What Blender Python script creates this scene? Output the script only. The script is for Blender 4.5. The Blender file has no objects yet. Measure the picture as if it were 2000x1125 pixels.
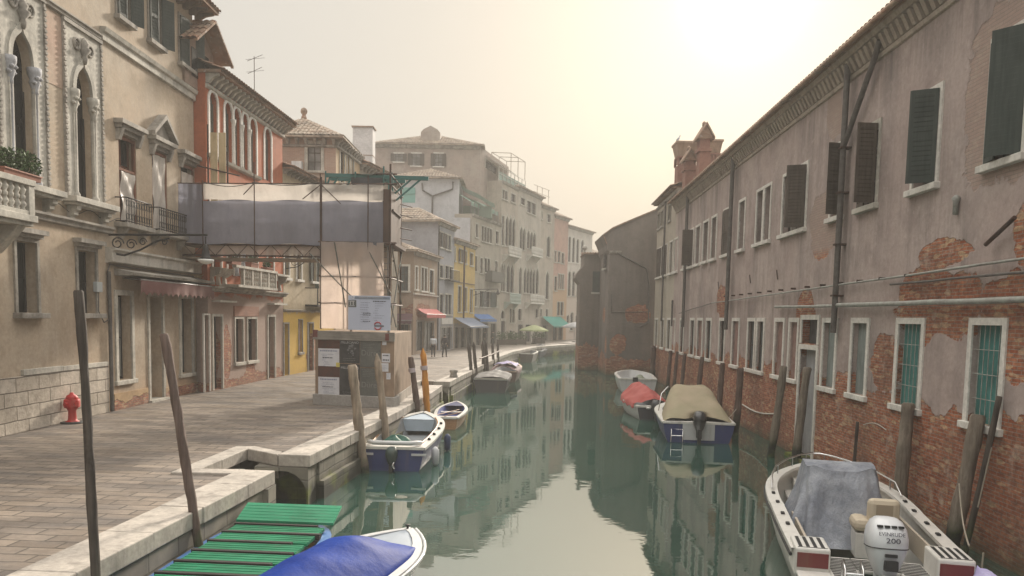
SUN_E, EXPO, HAZE = 3.3, 1.0, .0031
import bpy, math, random
from mathutils import Vector, Matrix
S = bpy.context.scene
COL = S.collection
RD = math.radians
rnd = random.Random(11)

# ------------------------------------------------------------------ camera (measured from the photograph)
F, PX, PY, PIT, ROLL, CZ = 1550.0, 1000.0, 750.0, RD(4.8), .02, 4.25
def ray(x, y):
    a, b, c = (x - PX) / F, -(y - PY) / F, -1
    cr, sr = math.cos(ROLL), math.sin(ROLL)
    a, b = a * cr - b * sr, a * sr + b * cr
    t = math.pi / 2 - PIT
    return (a, b * math.cos(t) - c * math.sin(t), b * math.sin(t) + c * math.cos(t))
def G(x, y, z):
    d = ray(x, y); k = (z - CZ) / d[2]
    return (d[0] * k, d[1] * k)
def D(x, y, Y):
    d = ray(x, y); k = Y / d[1]
    return (d[0] * k, d[2] * k + CZ)
cam = bpy.data.objects.new('camera', bpy.data.cameras.new('camera'))
COL.objects.link(cam); S.camera = cam
cam.matrix_world = Matrix.Translation((0, 0, CZ)) @ Matrix.Rotation(math.pi / 2 - PIT, 4, 'X') @ Matrix.Rotation(ROLL, 4, 'Z')
cam.data.sensor_width = 36; cam.data.lens = 36 * F / 2000
cam.data.shift_y = (PY - 562.5) / 2000
cam.data.clip_end = 2000; cam.data.clip_start = .05

# ------------------------------------------------------------------ node helper and materials
class N:
    def __init__(s, name):
        s.m = bpy.data.materials.new(name); s.m.use_nodes = True
        s.t = s.m.node_tree; s.t.nodes.clear()
        s.o = s.t.nodes.new('ShaderNodeOutputMaterial')
        s.b = s.t.nodes.new('ShaderNodeBsdfPrincipled')
        s.t.links.new(s.b.outputs[0], s.o.inputs[0])
        s._c = None
    def nd(s, k): return s.t.nodes.new('ShaderNode' + k)
    def lk(s, a, i):
        if hasattr(a, 'is_output'): s.t.links.new(a, i)
        elif isinstance(a, (tuple, list)) and len(a) == 3 and i.type == 'RGBA': i.default_value = (*a, 1)
        else: i.default_value = a
    def tc(s):
        if s._c is None: s._c = s.nd('TexCoord').outputs['Object']
        return s._c
    def sep(s, v=None):
        n = s.nd('SeparateXYZ'); s.lk(v or s.tc(), n.inputs[0]); return n.outputs
    def comb(s, x, y, z):
        n = s.nd('CombineXYZ')
        for i, a in enumerate((x, y, z)): s.lk(a, n.inputs[i])
        return n.outputs[0]
    def sc(s, k, v=None):
        n = s.nd('Mapping'); s.lk(v or s.tc(), n.inputs[0]); n.inputs['Scale'].default_value = k; return n.outputs[0]
    def noise(s, scale, det=4, v=None, rough=.55):
        n = s.nd('TexNoise'); s.lk(v or s.tc(), n.inputs['Vector'])
        n.inputs['Scale'].default_value = scale; n.inputs['Detail'].default_value = det; n.inputs['Roughness'].default_value = rough
        return n.outputs['Fac']
    def vor(s, scale, v=None, out='Color'):
        n = s.nd('TexVoronoi'); s.lk(v or s.tc(), n.inputs['Vector']); n.inputs['Scale'].default_value = scale
        return n.outputs[out]
    def rp(s, f, *st):
        n = s.nd('ValToRGB'); s.lk(f, n.inputs[0]); e = n.color_ramp.elements
        while len(e) < len(st): e.new(.5)
        for q, (p, c) in zip(e, st):
            q.position = p; q.color = (c, c, c, 1) if not isinstance(c, tuple) else (*c, 1)
        return n.outputs[0]
    def mix(s, f, a, b, mode='MIX'):
        n = s.nd('MixRGB'); n.blend_type = mode
        for i, q in enumerate((f, a, b)): s.lk(q, n.inputs[i])
        return n.outputs[0]
    def ma(s, op, a, b=0.0, cl=False):
        n = s.nd('Math'); n.operation = op; n.use_clamp = cl; s.lk(a, n.inputs[0]); s.lk(b, n.inputs[1]); return n.outputs[0]
    def bump(s, h, st=.5, d=.02, prev=None):
        n = s.nd('Bump'); s.lk(h, n.inputs['Height']); n.inputs['Strength'].default_value = st; n.inputs['Distance'].default_value = d
        if prev: s.lk(prev, n.inputs['Normal'])
        return n.outputs[0]
    def fin(s, col, rough=.8, nrm=None, metal=0, spec=.4, **k):
        s.lk(col, s.b.inputs['Base Color']); s.lk(rough, s.b.inputs['Roughness'])
        s.b.inputs['Metallic'].default_value = metal; s.b.inputs['Specular IOR Level'].default_value = spec
        if nrm: s.lk(nrm, s.b.inputs['Normal'])
        for a, v in k.items(): s.lk(v, s.b.inputs[a.replace('_', ' ')])
        return s.m
    def brick(s, c1, c2, mort, w=.26, h=.072, m=.009, off=.5):
        x, y, z = s.sep(); v = s.comb(s.ma('ADD', x, y), z, 0.0)
        wob = s.noise(1.3, 2); v2 = s.comb(s.ma('ADD', s.ma('ADD', x, y), s.ma('MULTIPLY', wob, .06)), s.ma('ADD', z, s.ma('MULTIPLY', wob, .05)), 0.0)
        n = s.nd('TexBrick'); s.lk(v2, n.inputs['Vector']); n.offset = off
        for k, q in (('Color1', c1), ('Color2', c2), ('Mortar', mort)): s.lk(q, n.inputs[k])
        n.inputs['Scale'].default_value = 1; n.inputs['Brick Width'].default_value = w; n.inputs['Row Height'].default_value = h
        n.inputs['Mortar Size'].default_value = m; n.inputs['Mortar Smooth'].default_value = .3; n.inputs['Bias'].default_value = -.1
        return n.outputs['Color'], n.outputs['Fac']

def old_brick(n, a=(.28, .085, .042), b=(.41, .165, .09), mort=(.27, .22, .18)):
    col, fac = n.brick(a, b, mort)
    pale = n.rp(n.vor(7.0, n.sc((.62, .62, 2.0))), (.0, 0.), (.72, 0.), (.8, 1.), (1., 1.))
    col = n.mix(n.ma('MULTIPLY', pale, .7), col, (.5, .36, .22))
    col = n.mix(n.rp(n.vor(9.0, n.sc((.42, .42, 1.5))), (.05, .55), (.3, 0.)), col, (.12, .05, .035))
    col = n.mix(n.rp(n.noise(.6, 6), (.4, 0.), (.7, .65)), col, (.13, .075, .055))
    col = n.mix(n.rp(n.noise(2.2, 5), (.56, 0.), (.7, .6)), col, (.36, .29, .24))
    col = n.mix(.75, col, n.rp(n.noise(7.0, 4, n.sc((1, 1, 1.6)), .7), (.3, .4), (.7, 1.6)), 'MULTIPLY')
    return col, fac

def plaster(name, c1, c2, stain, streak=.5, line=None, amp=1.0, patches=(), cover=(), bcols=None, damp=None, ns=.35, low=None, green=0, pale=None):
    """weathered plaster; 'line' = height below which the render has come off the brick; patches of bare brick (u,z,ru,rz)"""
    n = N(name); x, y, z = n.sep(); u = n.ma('ADD', x, y)
    n1 = n.noise(ns, 7, rough=.62); fine = n.noise(9, 8, rough=.7)
    col = n.mix(n.rp(n1, (.36, 0.), (.64, 1.)), c1, c2)
    st = n.noise(1.0, 7, n.sc((.7, .7, .11)), .68); st2 = n.noise(1.0, 5, n.sc((2.6, 2.6, .16)), .6); gate = n.rp(n.noise(.35, 5, rough=.6), (.38, .1), (.6, 1.))
    col = n.mix(n.ma('MULTIPLY', n.ma('MULTIPLY', n.rp(st, (.45, 0.), (.66, 1.)), gate), streak), col, stain)
    col = n.mix(n.ma('MULTIPLY', n.ma('MULTIPLY', n.rp(st2, (.5, 0.), (.7, 1.)), gate), streak * .55), col, tuple(q * .75 for q in stain))
    blot = n.noise(1.1, 8, rough=.7)
    col = n.mix(n.ma('MULTIPLY', n.rp(blot, (.48, 0.), (.62, 1.)), .5), col, tuple(q * .62 for q in c1))
    col = n.mix(n.ma('MULTIPLY', n.rp(n.noise(2.6, 8, rough=.75), (.56, 0.), (.66, 1.)), .3), col, tuple(min(.8, q * 1.35) for q in c2))
    if low:
        zz, lc = low
        lm = n.rp(n.ma('ADD', n.ma('SUBTRACT', zz, z), n.ma('MULTIPLY', n.ma('SUBTRACT', n.noise(.9, 7, rough=.65), .5), 1.4)), (.0, 0.), (.12, 1.))
        col = n.mix(lm, col, lc)
    if damp:
        zz, dc = damp
        dm = n.ma('MULTIPLY', n.ma('ADD', n.ma('SUBTRACT', zz, z), n.ma('MULTIPLY', n.ma('SUBTRACT', n.noise(.8, 6), .5), 3.0)), .8, True)
        col = n.mix(n.ma('MULTIPLY', dm, .8), col, dc)
    col = n.mix(.35, col, n.rp(fine, (.25, .45), (.75, 1.5)), 'MULTIPLY')
    h = n.ma('ADD', n.ma('MULTIPLY', fine, .25), n.ma('MULTIPLY', n.noise(2.5, 6), .6))
    mask = None
    if line is not None or patches:
        e = n.ma('ADD', n.ma('MULTIPLY', n.ma('SUBTRACT', n.noise(.45, 8, rough=.6), .5), 2.2 * amp), n.ma('MULTIPLY', n.ma('SUBTRACT', n.noise(3.0, 6), .5), .5 * amp))
        if line is not None:
            mask = n.rp(n.ma('ADD', n.ma('SUBTRACT', line, z), e), (.0, 0.), (.025, 1.))
        def ell(pu, pz, ru, rz):
            d = n.ma('SQRT', n.ma('ADD', n.ma('POWER', n.ma('DIVIDE', n.ma('ABSOLUTE', n.ma('SUBTRACT', u, pu)), ru), 2.), n.ma('POWER', n.ma('DIVIDE', n.ma('ABSOLUTE', n.ma('SUBTRACT', z, pz)), rz), 2.)))
            return n.rp(n.ma('ADD', n.ma('SUBTRACT', 1.0, d), n.ma('MULTIPLY', e, .8)), (.0, 0.), (.03, 1.))
        for p in patches:
            k = ell(*p); mask = k if mask is None else n.ma('MAXIMUM', mask, k)
        for p in cover:
            mask = n.ma('MULTIPLY', mask, n.ma('SUBTRACT', 1.0, ell(*p)))
        bc, bf = old_brick(n, *(bcols or ()))
        if green:
            gm = n.ma('MULTIPLY', n.ma('ADD', n.ma('SUBTRACT', green, z), n.ma('MULTIPLY', n.ma('SUBTRACT', n.noise(.8, 6), .5), 1.3)), 1.3, True)
            bc = n.mix(gm, bc, (.055, .06, .035))
        if pale: bc = n.mix(n.rp(n.ma('SUBTRACT', z, pale), (.0, 0.), (.3, .78)), bc, n.mix(n.ma('MULTIPLY', bf, .6), (.37, .3, .265), (.22, .18, .16)))
        col = n.mix(mask, col, bc)
        h = n.ma('ADD', n.ma('MULTIPLY', h, n.ma('SUBTRACT', 1.0, n.ma('MULTIPLY', mask, .5))), n.ma('ADD', n.ma('MULTIPLY', mask, -1.2), n.ma('MULTIPLY', n.ma('MULTIPLY', mask, bf), -.5)))
    return n.fin(col, n.rp(fine, (.3, .75), (.7, .95)), n.bump(h, .7, .025), spec=.25)

def rough_mat(name, c1, c2, scale=3.0, rough=.7, metal=0, bump=.3, spec=.4, dist=.01, **k):
    n = N(name); a = n.noise(scale, 7, rough=.65); b = n.noise(scale * 6, 5)
    col = n.mix(n.rp(a, (.35, 0.), (.65, 1.)), c1, c2)
    col = n.mix(.3, col, n.rp(b, (.3, .55), (.7, 1.4)), 'MULTIPLY')
    return n.fin(col, n.rp(b, (.3, max(.03, rough - .1)), (.7, min(1, rough + .1))), n.bump(n.ma('ADD', a, n.ma('MULTIPLY', b, .4)), bump, dist), metal, spec, **k)

def stone_mat(name, c=(.52, .49, .43), dark=(.2, .19, .17), amt=.6, green=None):
    n = N(name); a = n.noise(1.4, 8, rough=.68); b = n.noise(14, 6); st = n.noise(1.5, 6, n.sc((2.2, 2.2, .4)))
    col = n.mix(n.ma('MULTIPLY', n.rp(a, (.42, 0.), (.66, 1.)), amt), c, dark)
    col = n.mix(n.ma('MULTIPLY', n.rp(st, (.5, 0.), (.68, 1.)), amt), col, tuple(q * .45 for q in c))
    col = n.mix(.35, col, n.rp(b, (.3, .55), (.7, 1.35)), 'MULTIPLY')
    if green:
        z = n.sep()[2]
        gm = n.ma('MULTIPLY', n.ma('ADD', n.ma('SUBTRACT', green, z), n.ma('MULTIPLY', n.ma('SUBTRACT', n.noise(1.2, 6), .5), .9)), 3.0, True)
        col = n.mix(gm, col, n.mix(n.rp(n.noise(1.6, 4), (.5, 0.), (.62, 1.)), (.035, .035, .025), (.13, .15, .03)))
    return n.fin(col, .82, n.bump(n.ma('ADD', a, n.ma('MULTIPLY', b, .3)), .5, .02), spec=.3)

def wood_mat(name, c1, c2, axis=2, wet=None, rough=.8, sc=1.0):
    n = N(name); k = [14 * sc] * 3; k[axis] = 1.1 * sc
    g = n.noise(1.0, 7, n.sc(tuple(k)), .65); big = n.noise(1.5, 5)
    col = n.mix(n.rp(g, (.35, 0.), (.65, 1.)), c1, c2)
    col = n.mix(n.rp(big, (.45, 0.), (.7, .6)), col, tuple(q * .45 for q in c1))
    if wet is not None:
        z = n.sep()[2]
        wm = n.ma('MULTIPLY', n.ma('ADD', n.ma('SUBTRACT', wet, z), n.ma('MULTIPLY', n.ma('SUBTRACT', n.noise(2.5, 5), .5), .8)), 3.0, True)
        col = n.mix(wm, col, n.mix(n.rp(n.noise(5, 3), (.45, 0.), (.6, 1.)), (.018, .018, .014), (.05, .06, .025)))
    return n.fin(col, rough, n.bump(n.ma('ADD', g, n.ma('MULTIPLY', big, .4)), .7, .015), spec=.3)

def paint(name, c, rough=.35, dirt=.3, metal=0, coat=0.0):
    n = N(name); a = n.noise(2.5, 8, rough=.7); b = n.noise(22, 4); d = n.noise(1.0, 6, n.sc((4, 4, .7)))
    col = n.mix(n.ma('MULTIPLY', n.rp(a, (.5, 0.), (.72, 1.)), dirt), c, tuple(q * .45 + .04 for q in c))
    col = n.mix(n.ma('MULTIPLY', n.rp(d, (.55, 0.), (.75, 1.)), dirt), col, (.16, .13, .09))
    col = n.mix(n.ma('MULTIPLY', n.rp(b, (.6, 0.), (.7, 1.)), dirt * .6), col, tuple(q * .6 for q in c))
    return n.fin(col, n.rp(a, (.3, rough), (.75, min(1, rough + .3))), n.bump(b, .06, .005), metal, Coat_Weight=coat)

def cloth(name, c, c2=None, rough=.8, trans=0.0, wr=.5, sc=1.0, stripes=None):
    n = N(name); a = n.noise(1.2 * sc, 6); w = n.noise(2.2 * sc, 5, n.sc((1, 1, .45))); f = n.noise(40, 3)
    col = n.mix(n.rp(a, (.38, 0.), (.66, 1.)), c, c2 or tuple(q * .7 for q in c))
    col = n.mix(.25, col, n.rp(f, (.3, .6), (.7, 1.35)), 'MULTIPLY')
    m = n.fin(col, rough, n.bump(n.ma('ADD', w, n.ma('MULTIPLY', f, .08)), wr, .04), spec=.3)
    if trans:
        t = n.nd('BsdfTranslucent'); n.lk(col, t.inputs[0]); mx = n.nd('MixShader'); mx.inputs[0].default_value = trans
        n.t.links.new(n.b.outputs[0], mx.inputs[1]); n.t.links.new(t.outputs[0], mx.inputs[2]); n.t.links.new(mx.outputs[0], n.o.inputs[0])
    return m

def netting(name, c, alpha):
    n = N(name); a = n.noise(1.0, 5, n.sc((.8, .8, .25))); f = n.noise(60, 2)
    col = n.mix(n.rp(a, (.35, 0.), (.65, 1.)), c, tuple(q * .68 for q in c)); col = n.mix(n.rp(n.noise(1.4, 7, rough=.7), (.5, 0.), (.7, .5)), col, tuple(q * .6 for q in c))
    m = n.fin(col, .9, n.bump(n.noise(1.8, 5, n.sc((1.6, 1.6, .35))), .8, .12), spec=.1)
    t = n.nd('BsdfTranslucent'); n.lk(col, t.inputs[0]); mx = n.nd('MixShader'); mx.inputs[0].default_value = .6
    n.t.links.new(n.b.outputs[0], mx.inputs[1]); n.t.links.new(t.outputs[0], mx.inputs[2])
    tr = n.nd('BsdfTransparent'); m2 = n.nd('MixShader'); m2.inputs[0].default_value = alpha
    n.t.links.new(tr.outputs[0], m2.inputs[1]); n.t.links.new(mx.outputs[0], m2.inputs[2]); n.t.links.new(m2.outputs[0], n.o.inputs[0])
    return m

def tile_mat(name, c1=(.27, .15, .1), c2=(.36, .26, .19)):
    n = N(name); v = n.vor(4.0); a = n.noise(1.2, 7, rough=.65); l = n.noise(5, 6)
    col = n.mix(n.rp(v, (.1, 0.), (.9, 1.)), c1, c2)
    col = n.mix(n.rp(a, (.45, 0.), (.68, .8)), col, (.11, .095, .08))
    col = n.mix(n.rp(l, (.62, 0.), (.7, .8)), col, (.5, .47, .42))
    return n.fin(col, .9, n.bump(n.noise(9, 5), .4, .015), spec=.2)

def pane_mat(name, c, rough=.12):
    n = N(name); a = n.noise(.9, 4); col = n.mix(n.rp(a, (.4, 0.), (.6, 1.)), c, tuple(q * .35 for q in c))
    return n.fin(col, n.rp(n.noise(2.2, 3), (.4, rough), (.7, rough + .15)), n.bump(n.noise(1.3, 2), .05, .02), spec=.25)

def flat(name, c, rough=.6, metal=0, spec=.4):
    n = N(name); a = n.noise(6, 5); col = n.mix(n.rp(a, (.4, 0.), (.7, .35)), c, tuple(q * .6 for q in c))
    return n.fin(col, rough, None, metal, spec)

STONE = stone_mat('istrian_stone'); STONED = stone_mat('weathered_stone', (.36, .33, .29), (.12, .11, .1), .75)
WHITE = stone_mat('white_trim', (.66, .63, .58), (.4, .38, .34), .35)
MARBLE = stone_mat('grey_marble', (.4, .4, .42), (.2, .2, .22), .5)
GLASS = pane_mat('dark_pane', (.014, .015, .017), .16); GLASSB = pane_mat('blue_grey_pane', (.11, .13, .14), .3); DARK = flat('dark_inside', (.012, .011, .01), .9)
GLASSW = pane_mat('curtained_pane', (.23, .22, .21), .3); GLASSG = wood_mat('teal_shutter_boards', (.04, .16, .15), (.08, .25, .23), 2, None, .6); BRICKIN = rough_mat('bricked_up', (.2, .1, .08), (.26, .17, .15), 5)
IRON = rough_mat('black_iron', (.018, .018, .02), (.04, .036, .034), 9, .55, .6, .2)
RUST = rough_mat('rusty_steel', (.09, .045, .03), (.05, .04, .038), 7, .65, .5, .3)
STEEL = rough_mat('galvanised_tube', (.3, .3, .3), (.2, .19, .19), 6, .45, .7, .2)
SHUTG = wood_mat('dark_green_shutter', (.028, .04, .036), (.05, .062, .055), 2, None, .6)
SHUTB = wood_mat('brown_shutter', (.06, .045, .036), (.095, .075, .06), 2, None, .65)
DOORG = wood_mat('grey_green_door', (.1, .1, .085), (.15, .14, .12)); DOORD = wood_mat('dark_door', (.022, .02, .02), (.04, .036, .034))
TILE = tile_mat('terracotta_tiles'); TILEH = tile_mat('old_pale_tiles', (.3, .22, .17), (.42, .35, .28))
POLE = wood_mat('mooring_pole_wood', (.12, .095, .075), (.25, .21, .165), 2, .75); POLED = wood_mat('dark_pole_wood', (.035, .028, .024), (.1, .08, .065), 2, .8)
POLEP = wood_mat('pale_pole_wood', (.2, .155, .115), (.36, .29, .22), 2, .5); POLER = wood_mat('brown_pole_wood', (.085, .055, .045), (.17, .12, .1), 2, .9)
ORANGE = wood_mat('orange_painted_wood', (.5, .2, .03), (.6, .27, .05), 2, .5)
PIPE = rough_mat('old_metal_pipe', (.13, .12, .11), (.075, .065, .06), 5, .6, .3); PIPEP = rough_mat('pale_pipe', (.33, .34, .31), (.22, .21, .19), 4, .6)
LEAF = rough_mat('green_leaves', (.03, .065, .018), (.07, .12, .03), 12, .6, 0, .1); POT = rough_mat('terracotta', (.32, .13, .08), (.24, .1, .07), 8)
PLY = wood_mat('plywood', (.25, .17, .115), (.33, .24, .17), 2, None, .75, .5)
BLACK = flat('black_rubber', (.015, .015, .016), .6); CHROME = flat('polished_steel', (.6, .6, .6), .18, 1)

# ------------------------------------------------------------------ mesh builder
class M:
    def __init__(s): s.v = []; s.f = []; s.mi = []; s.sm = []; s.T = None; s.cur = 0
    def add(s, vs, fs, smooth=False):
        b = len(s.v)
        for p in vs:
            p = Vector(p); s.v.append(s.T @ p if s.T else p)
        for f in fs: s.f.append([b + i for i in f]); s.mi.append(s.cur); s.sm.append(smooth)
        return s
    def face(s, *p): return s.add(p, [list(range(len(p)))])
    def box(s, x0, x1, y0, y1, z0, z1):
        return s.add([(x0, y0, z0), (x1, y0, z0), (x1, y1, z0), (x0, y1, z0), (x0, y0, z1), (x1, y0, z1), (x1, y1, z1), (x0, y1, z1)],
                     [(3, 2, 1, 0), (4, 5, 6, 7), (0, 1, 5, 4), (1, 2, 6, 5), (2, 3, 7, 6), (3, 0, 4, 7)])
    def beam(s, a, b, w, h=None, up=(0, 0, 1)):
        a, b = Vector(a), Vector(b); d = (b - a).normalized(); h = h or w
        x = d.cross(Vector(up))
        if x.length < 1e-4: x = d.cross(Vector((1, 0, 0)))
        x.normalize(); y = x.cross(d); x *= w / 2; y *= h / 2
        vs = [a - x - y, a + x - y, a + x + y, a - x + y, b - x - y, b + x - y, b + x + y, b - x + y]
        return s.add(vs, [(3, 2, 1, 0), (4, 5, 6, 7), (0, 1, 5, 4), (1, 2, 6, 5), (2, 3, 7, 6), (3, 0, 4, 7)])
    def tube(s, pts, r, n=8, cap=True):
        pts = [Vector(p) for p in pts]; rs = r if isinstance(r, (list, tuple)) else [r] * len(pts)
        vs = []; fs = []; nx = None
        for i, p in enumerate(pts):
            d = (pts[min(i + 1, len(pts) - 1)] - pts[max(i - 1, 0)])
            d = d.normalized() if d.length > 1e-6 else Vector((0, 0, 1))
            if nx is None:
                nx = d.cross(Vector((0, 0, 1)))
                if nx.length < 1e-3: nx = d.cross(Vector((0, 1, 0)))
            nx = (nx - d * nx.dot(d)).normalized(); ny = d.cross(nx)
            for k in range(n):
                t = 2 * math.pi * k / n; vs.append(p + (nx * math.cos(t) + ny * math.sin(t)) * rs[i])
        for i in range(len(pts) - 1):
            for k in range(n): fs.append((i * n + k, i * n + (k + 1) % n, (i + 1) * n + (k + 1) % n, (i + 1) * n + k))
        s.add(vs, fs, True)
        if cap:
            s.add(vs[:n], [list(range(n))[::-1]]); s.add(vs[-n:], [list(range(n))])
        return s
    def lathe(s, prof, c=(0, 0, 0), n=14, smooth=True):
        vs = []; fs = []
        for r, z in prof:
            for k in range(n):
                t = 2 * math.pi * k / n; vs.append((c[0] + r * math.cos(t), c[1] + r * math.sin(t), c[2] + z))
        for i in range(len(prof) - 1):
            for k in range(n): fs.append((i * n + k, i * n + (k + 1) % n, (i + 1) * n + (k + 1) % n, (i + 1) * n + k))
        fs.append(list(range(n))[::-1]); fs.append([(len(prof) - 1) * n + k for k in range(n)])
        return s.add(vs, fs, smooth)
    def prism(s, pts, a, b):
        """polygon of (x,z) extruded along y from a to b"""
        n = len(pts); vs = [(x, a, z) for x, z in pts] + [(x, b, z) for x, z in pts]
        fs = [list(range(n)), list(range(n, 2 * n))[::-1]] + [(i, n + i, n + (i + 1) % n, (i + 1) % n) for i in range(n)]
        return s.add(vs, fs)
    def xprism(s, pts, a, b):
        """polygon of (y,z) extruded along x from a to b"""
        n = len(pts); vs = [(a, y, z) for y, z in pts] + [(b, y, z) for y, z in pts]
        fs = [list(range(n))[::-1], list(range(n, 2 * n))] + [(i, (i + 1) % n, n + (i + 1) % n, n + i) for i in range(n)]
        return s.add(vs, fs)
    def slab(s, pts, z0, z1):
        n = len(pts); vs = [(x, y, z0) for x, y in pts] + [(x, y, z1) for x, y in pts]
        return s.add(vs, [list(range(n))[::-1], list(range(n, 2 * n))] + [(i, (i + 1) % n, n + (i + 1) % n, n + i) for i in range(n)])
    def grid(s, fn, nu, nv, smooth=True, wrap=False):
        vs = [fn(i / nu, j / nv) for j in range(nv + 1) for i in range(nu + 1)]
        fs = [(j * (nu + 1) + i, j * (nu + 1) + i + 1, (j + 1) * (nu + 1) + i + 1, (j + 1) * (nu + 1) + i) for j in range(nv) for i in range(nu)]
        return s.add(vs, fs, smooth)
    def mesh(s, name, mat):
        me = bpy.data.meshes.new(name); me.from_pydata([tuple(p) for p in s.v], [], s.f)
        for q in (mat if isinstance(mat, (list, tuple)) else [mat]): me.materials.append(q)
        me.polygons.foreach_set('material_index', s.mi); me.polygons.foreach_set('use_smooth', s.sm)
        me.update(); return me
    def obj(s, name, mat, parent=None, loc=(0, 0, 0), rz=0, bevel=0, solid=0, fix=True):
        me = s.mesh(name, mat)
        if fix:
            import bmesh
            bm = bmesh.new(); bm.from_mesh(me); bmesh.ops.remove_doubles(bm, verts=bm.verts, dist=1e-5) if fix == 2 else None
            bmesh.ops.recalc_face_normals(bm, faces=bm.faces); bm.to_mesh(me); bm.free()
        o = bpy.data.objects.new(name, me); COL.objects.link(o); o.parent = parent; o.location = loc; o.rotation_euler = (0, 0, rz)
        if solid:
            q = o.modifiers.new('solid', 'SOLIDIFY'); q.thickness = solid; q.offset = 0
        if bevel:
            q = o.modifiers.new('bevel', 'BEVEL'); q.width = bevel; q.segments = 2; q.limit_method = 'ANGLE'; q.angle_limit = .6
        return o

def tag(o, label=None, cat=None, group=None, kind=None):
    if label: o['label'] = label
    if cat: o['category'] = cat
    if group: o['group'] = group
    if kind: o['kind'] = kind
    return o
def thing(name, label, cat, loc=(0, 0, 0), rz=0, group=None):
    o = bpy.data.objects.new(name, None); COL.objects.link(o); o.location = loc; o.rotation_euler = (0, 0, rz); o.empty_display_size = .2
    return tag(o, label, cat, group)
def structure(o): o['kind'] = 'structure'; return o
def copy_tree(o, parent=None):
    c = o.copy(); COL.objects.link(c); c.parent = parent
    for ch in list(o.children): copy_tree(ch, c)
    return c
def text(name, body, size, mat, parent, mtx, ext=.003, align='CENTER', sx=1.0):
    cu = bpy.data.curves.new('lettering', 'FONT'); cu.body = body; cu.size = size; cu.extrude = ext; cu.align_x = align; cu.align_y = 'CENTER'
    tmp = bpy.data.objects.new('tmp', cu); COL.objects.link(tmp); dg = bpy.context.evaluated_depsgraph_get()
    me = bpy.data.meshes.new_from_object(tmp.evaluated_get(dg)); bpy.data.objects.remove(tmp)
    me.transform(mtx @ Matrix.Diagonal((sx, 1, 1, 1))); me.materials.clear(); me.materials.append(mat)
    o = bpy.data.objects.new(name, me); COL.objects.link(o); o.parent = parent
    return o

def tiles(m, p0, p1, up, a=0.0, b=1.0, pitch=.24, course=.42, amp=.06):
    """courses of round tiles: eave from p0 to p1, slope vector 'up'; ridge runs from fraction a to b of the eave"""
    p0, p1, up = Vector(p0), Vector(p1), Vector(up); W = (p1 - p0).length; L = up.length
    ex = (p1 - p0) / W; eu = up / L; nn = ex.cross(eu).normalized()
    if nn.z < 0: nn = -nn
    k = max(2, int(W / pitch)); pw = W / k
    for i in range(k):
        s = (i + .5) / k; t = min(1, s / a if a > 0 else 1, (1 - s) / (1 - b) if b < 1 else 1)
        if t * L < .05: continue
        rows = max(1, int(t * L / course)); rl = t * L / rows; off = rnd.uniform(-.012, .012)
        vs = []; fs = []
        for r in range(rows + 1):
            for e in ((0, 1) if 0 < r < rows else (0,)):
                lift = .035 if (e == 1 or r == 0) else .0
                for q in range(5):
                    ang = math.pi * q / 4
                    vs.append(p0 + ex * (pw * (i + .5 - .46 * math.cos(ang)) + off) + eu * (rl * r) + nn * (amp * math.sin(ang) + lift - .03))
        n = len(vs) // 5
        for r in range(n - 1):
            for q in range(4): fs.append((r * 5 + q, r * 5 + q + 1, r * 5 + 6 + q, r * 5 + 5 + q))
        m.add(vs, fs, False)
    # bed below the tiles
    q0, q1 = p0 + ex * (W * a) + up, p0 + ex * (W * b) + up
    dn = nn * -.05
    m.add([p0 + dn, p1 + dn, q1 + dn, q0 + dn], [(0, 1, 2, 3)] if b > a else [(0, 1, 2)])
    return m

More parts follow.
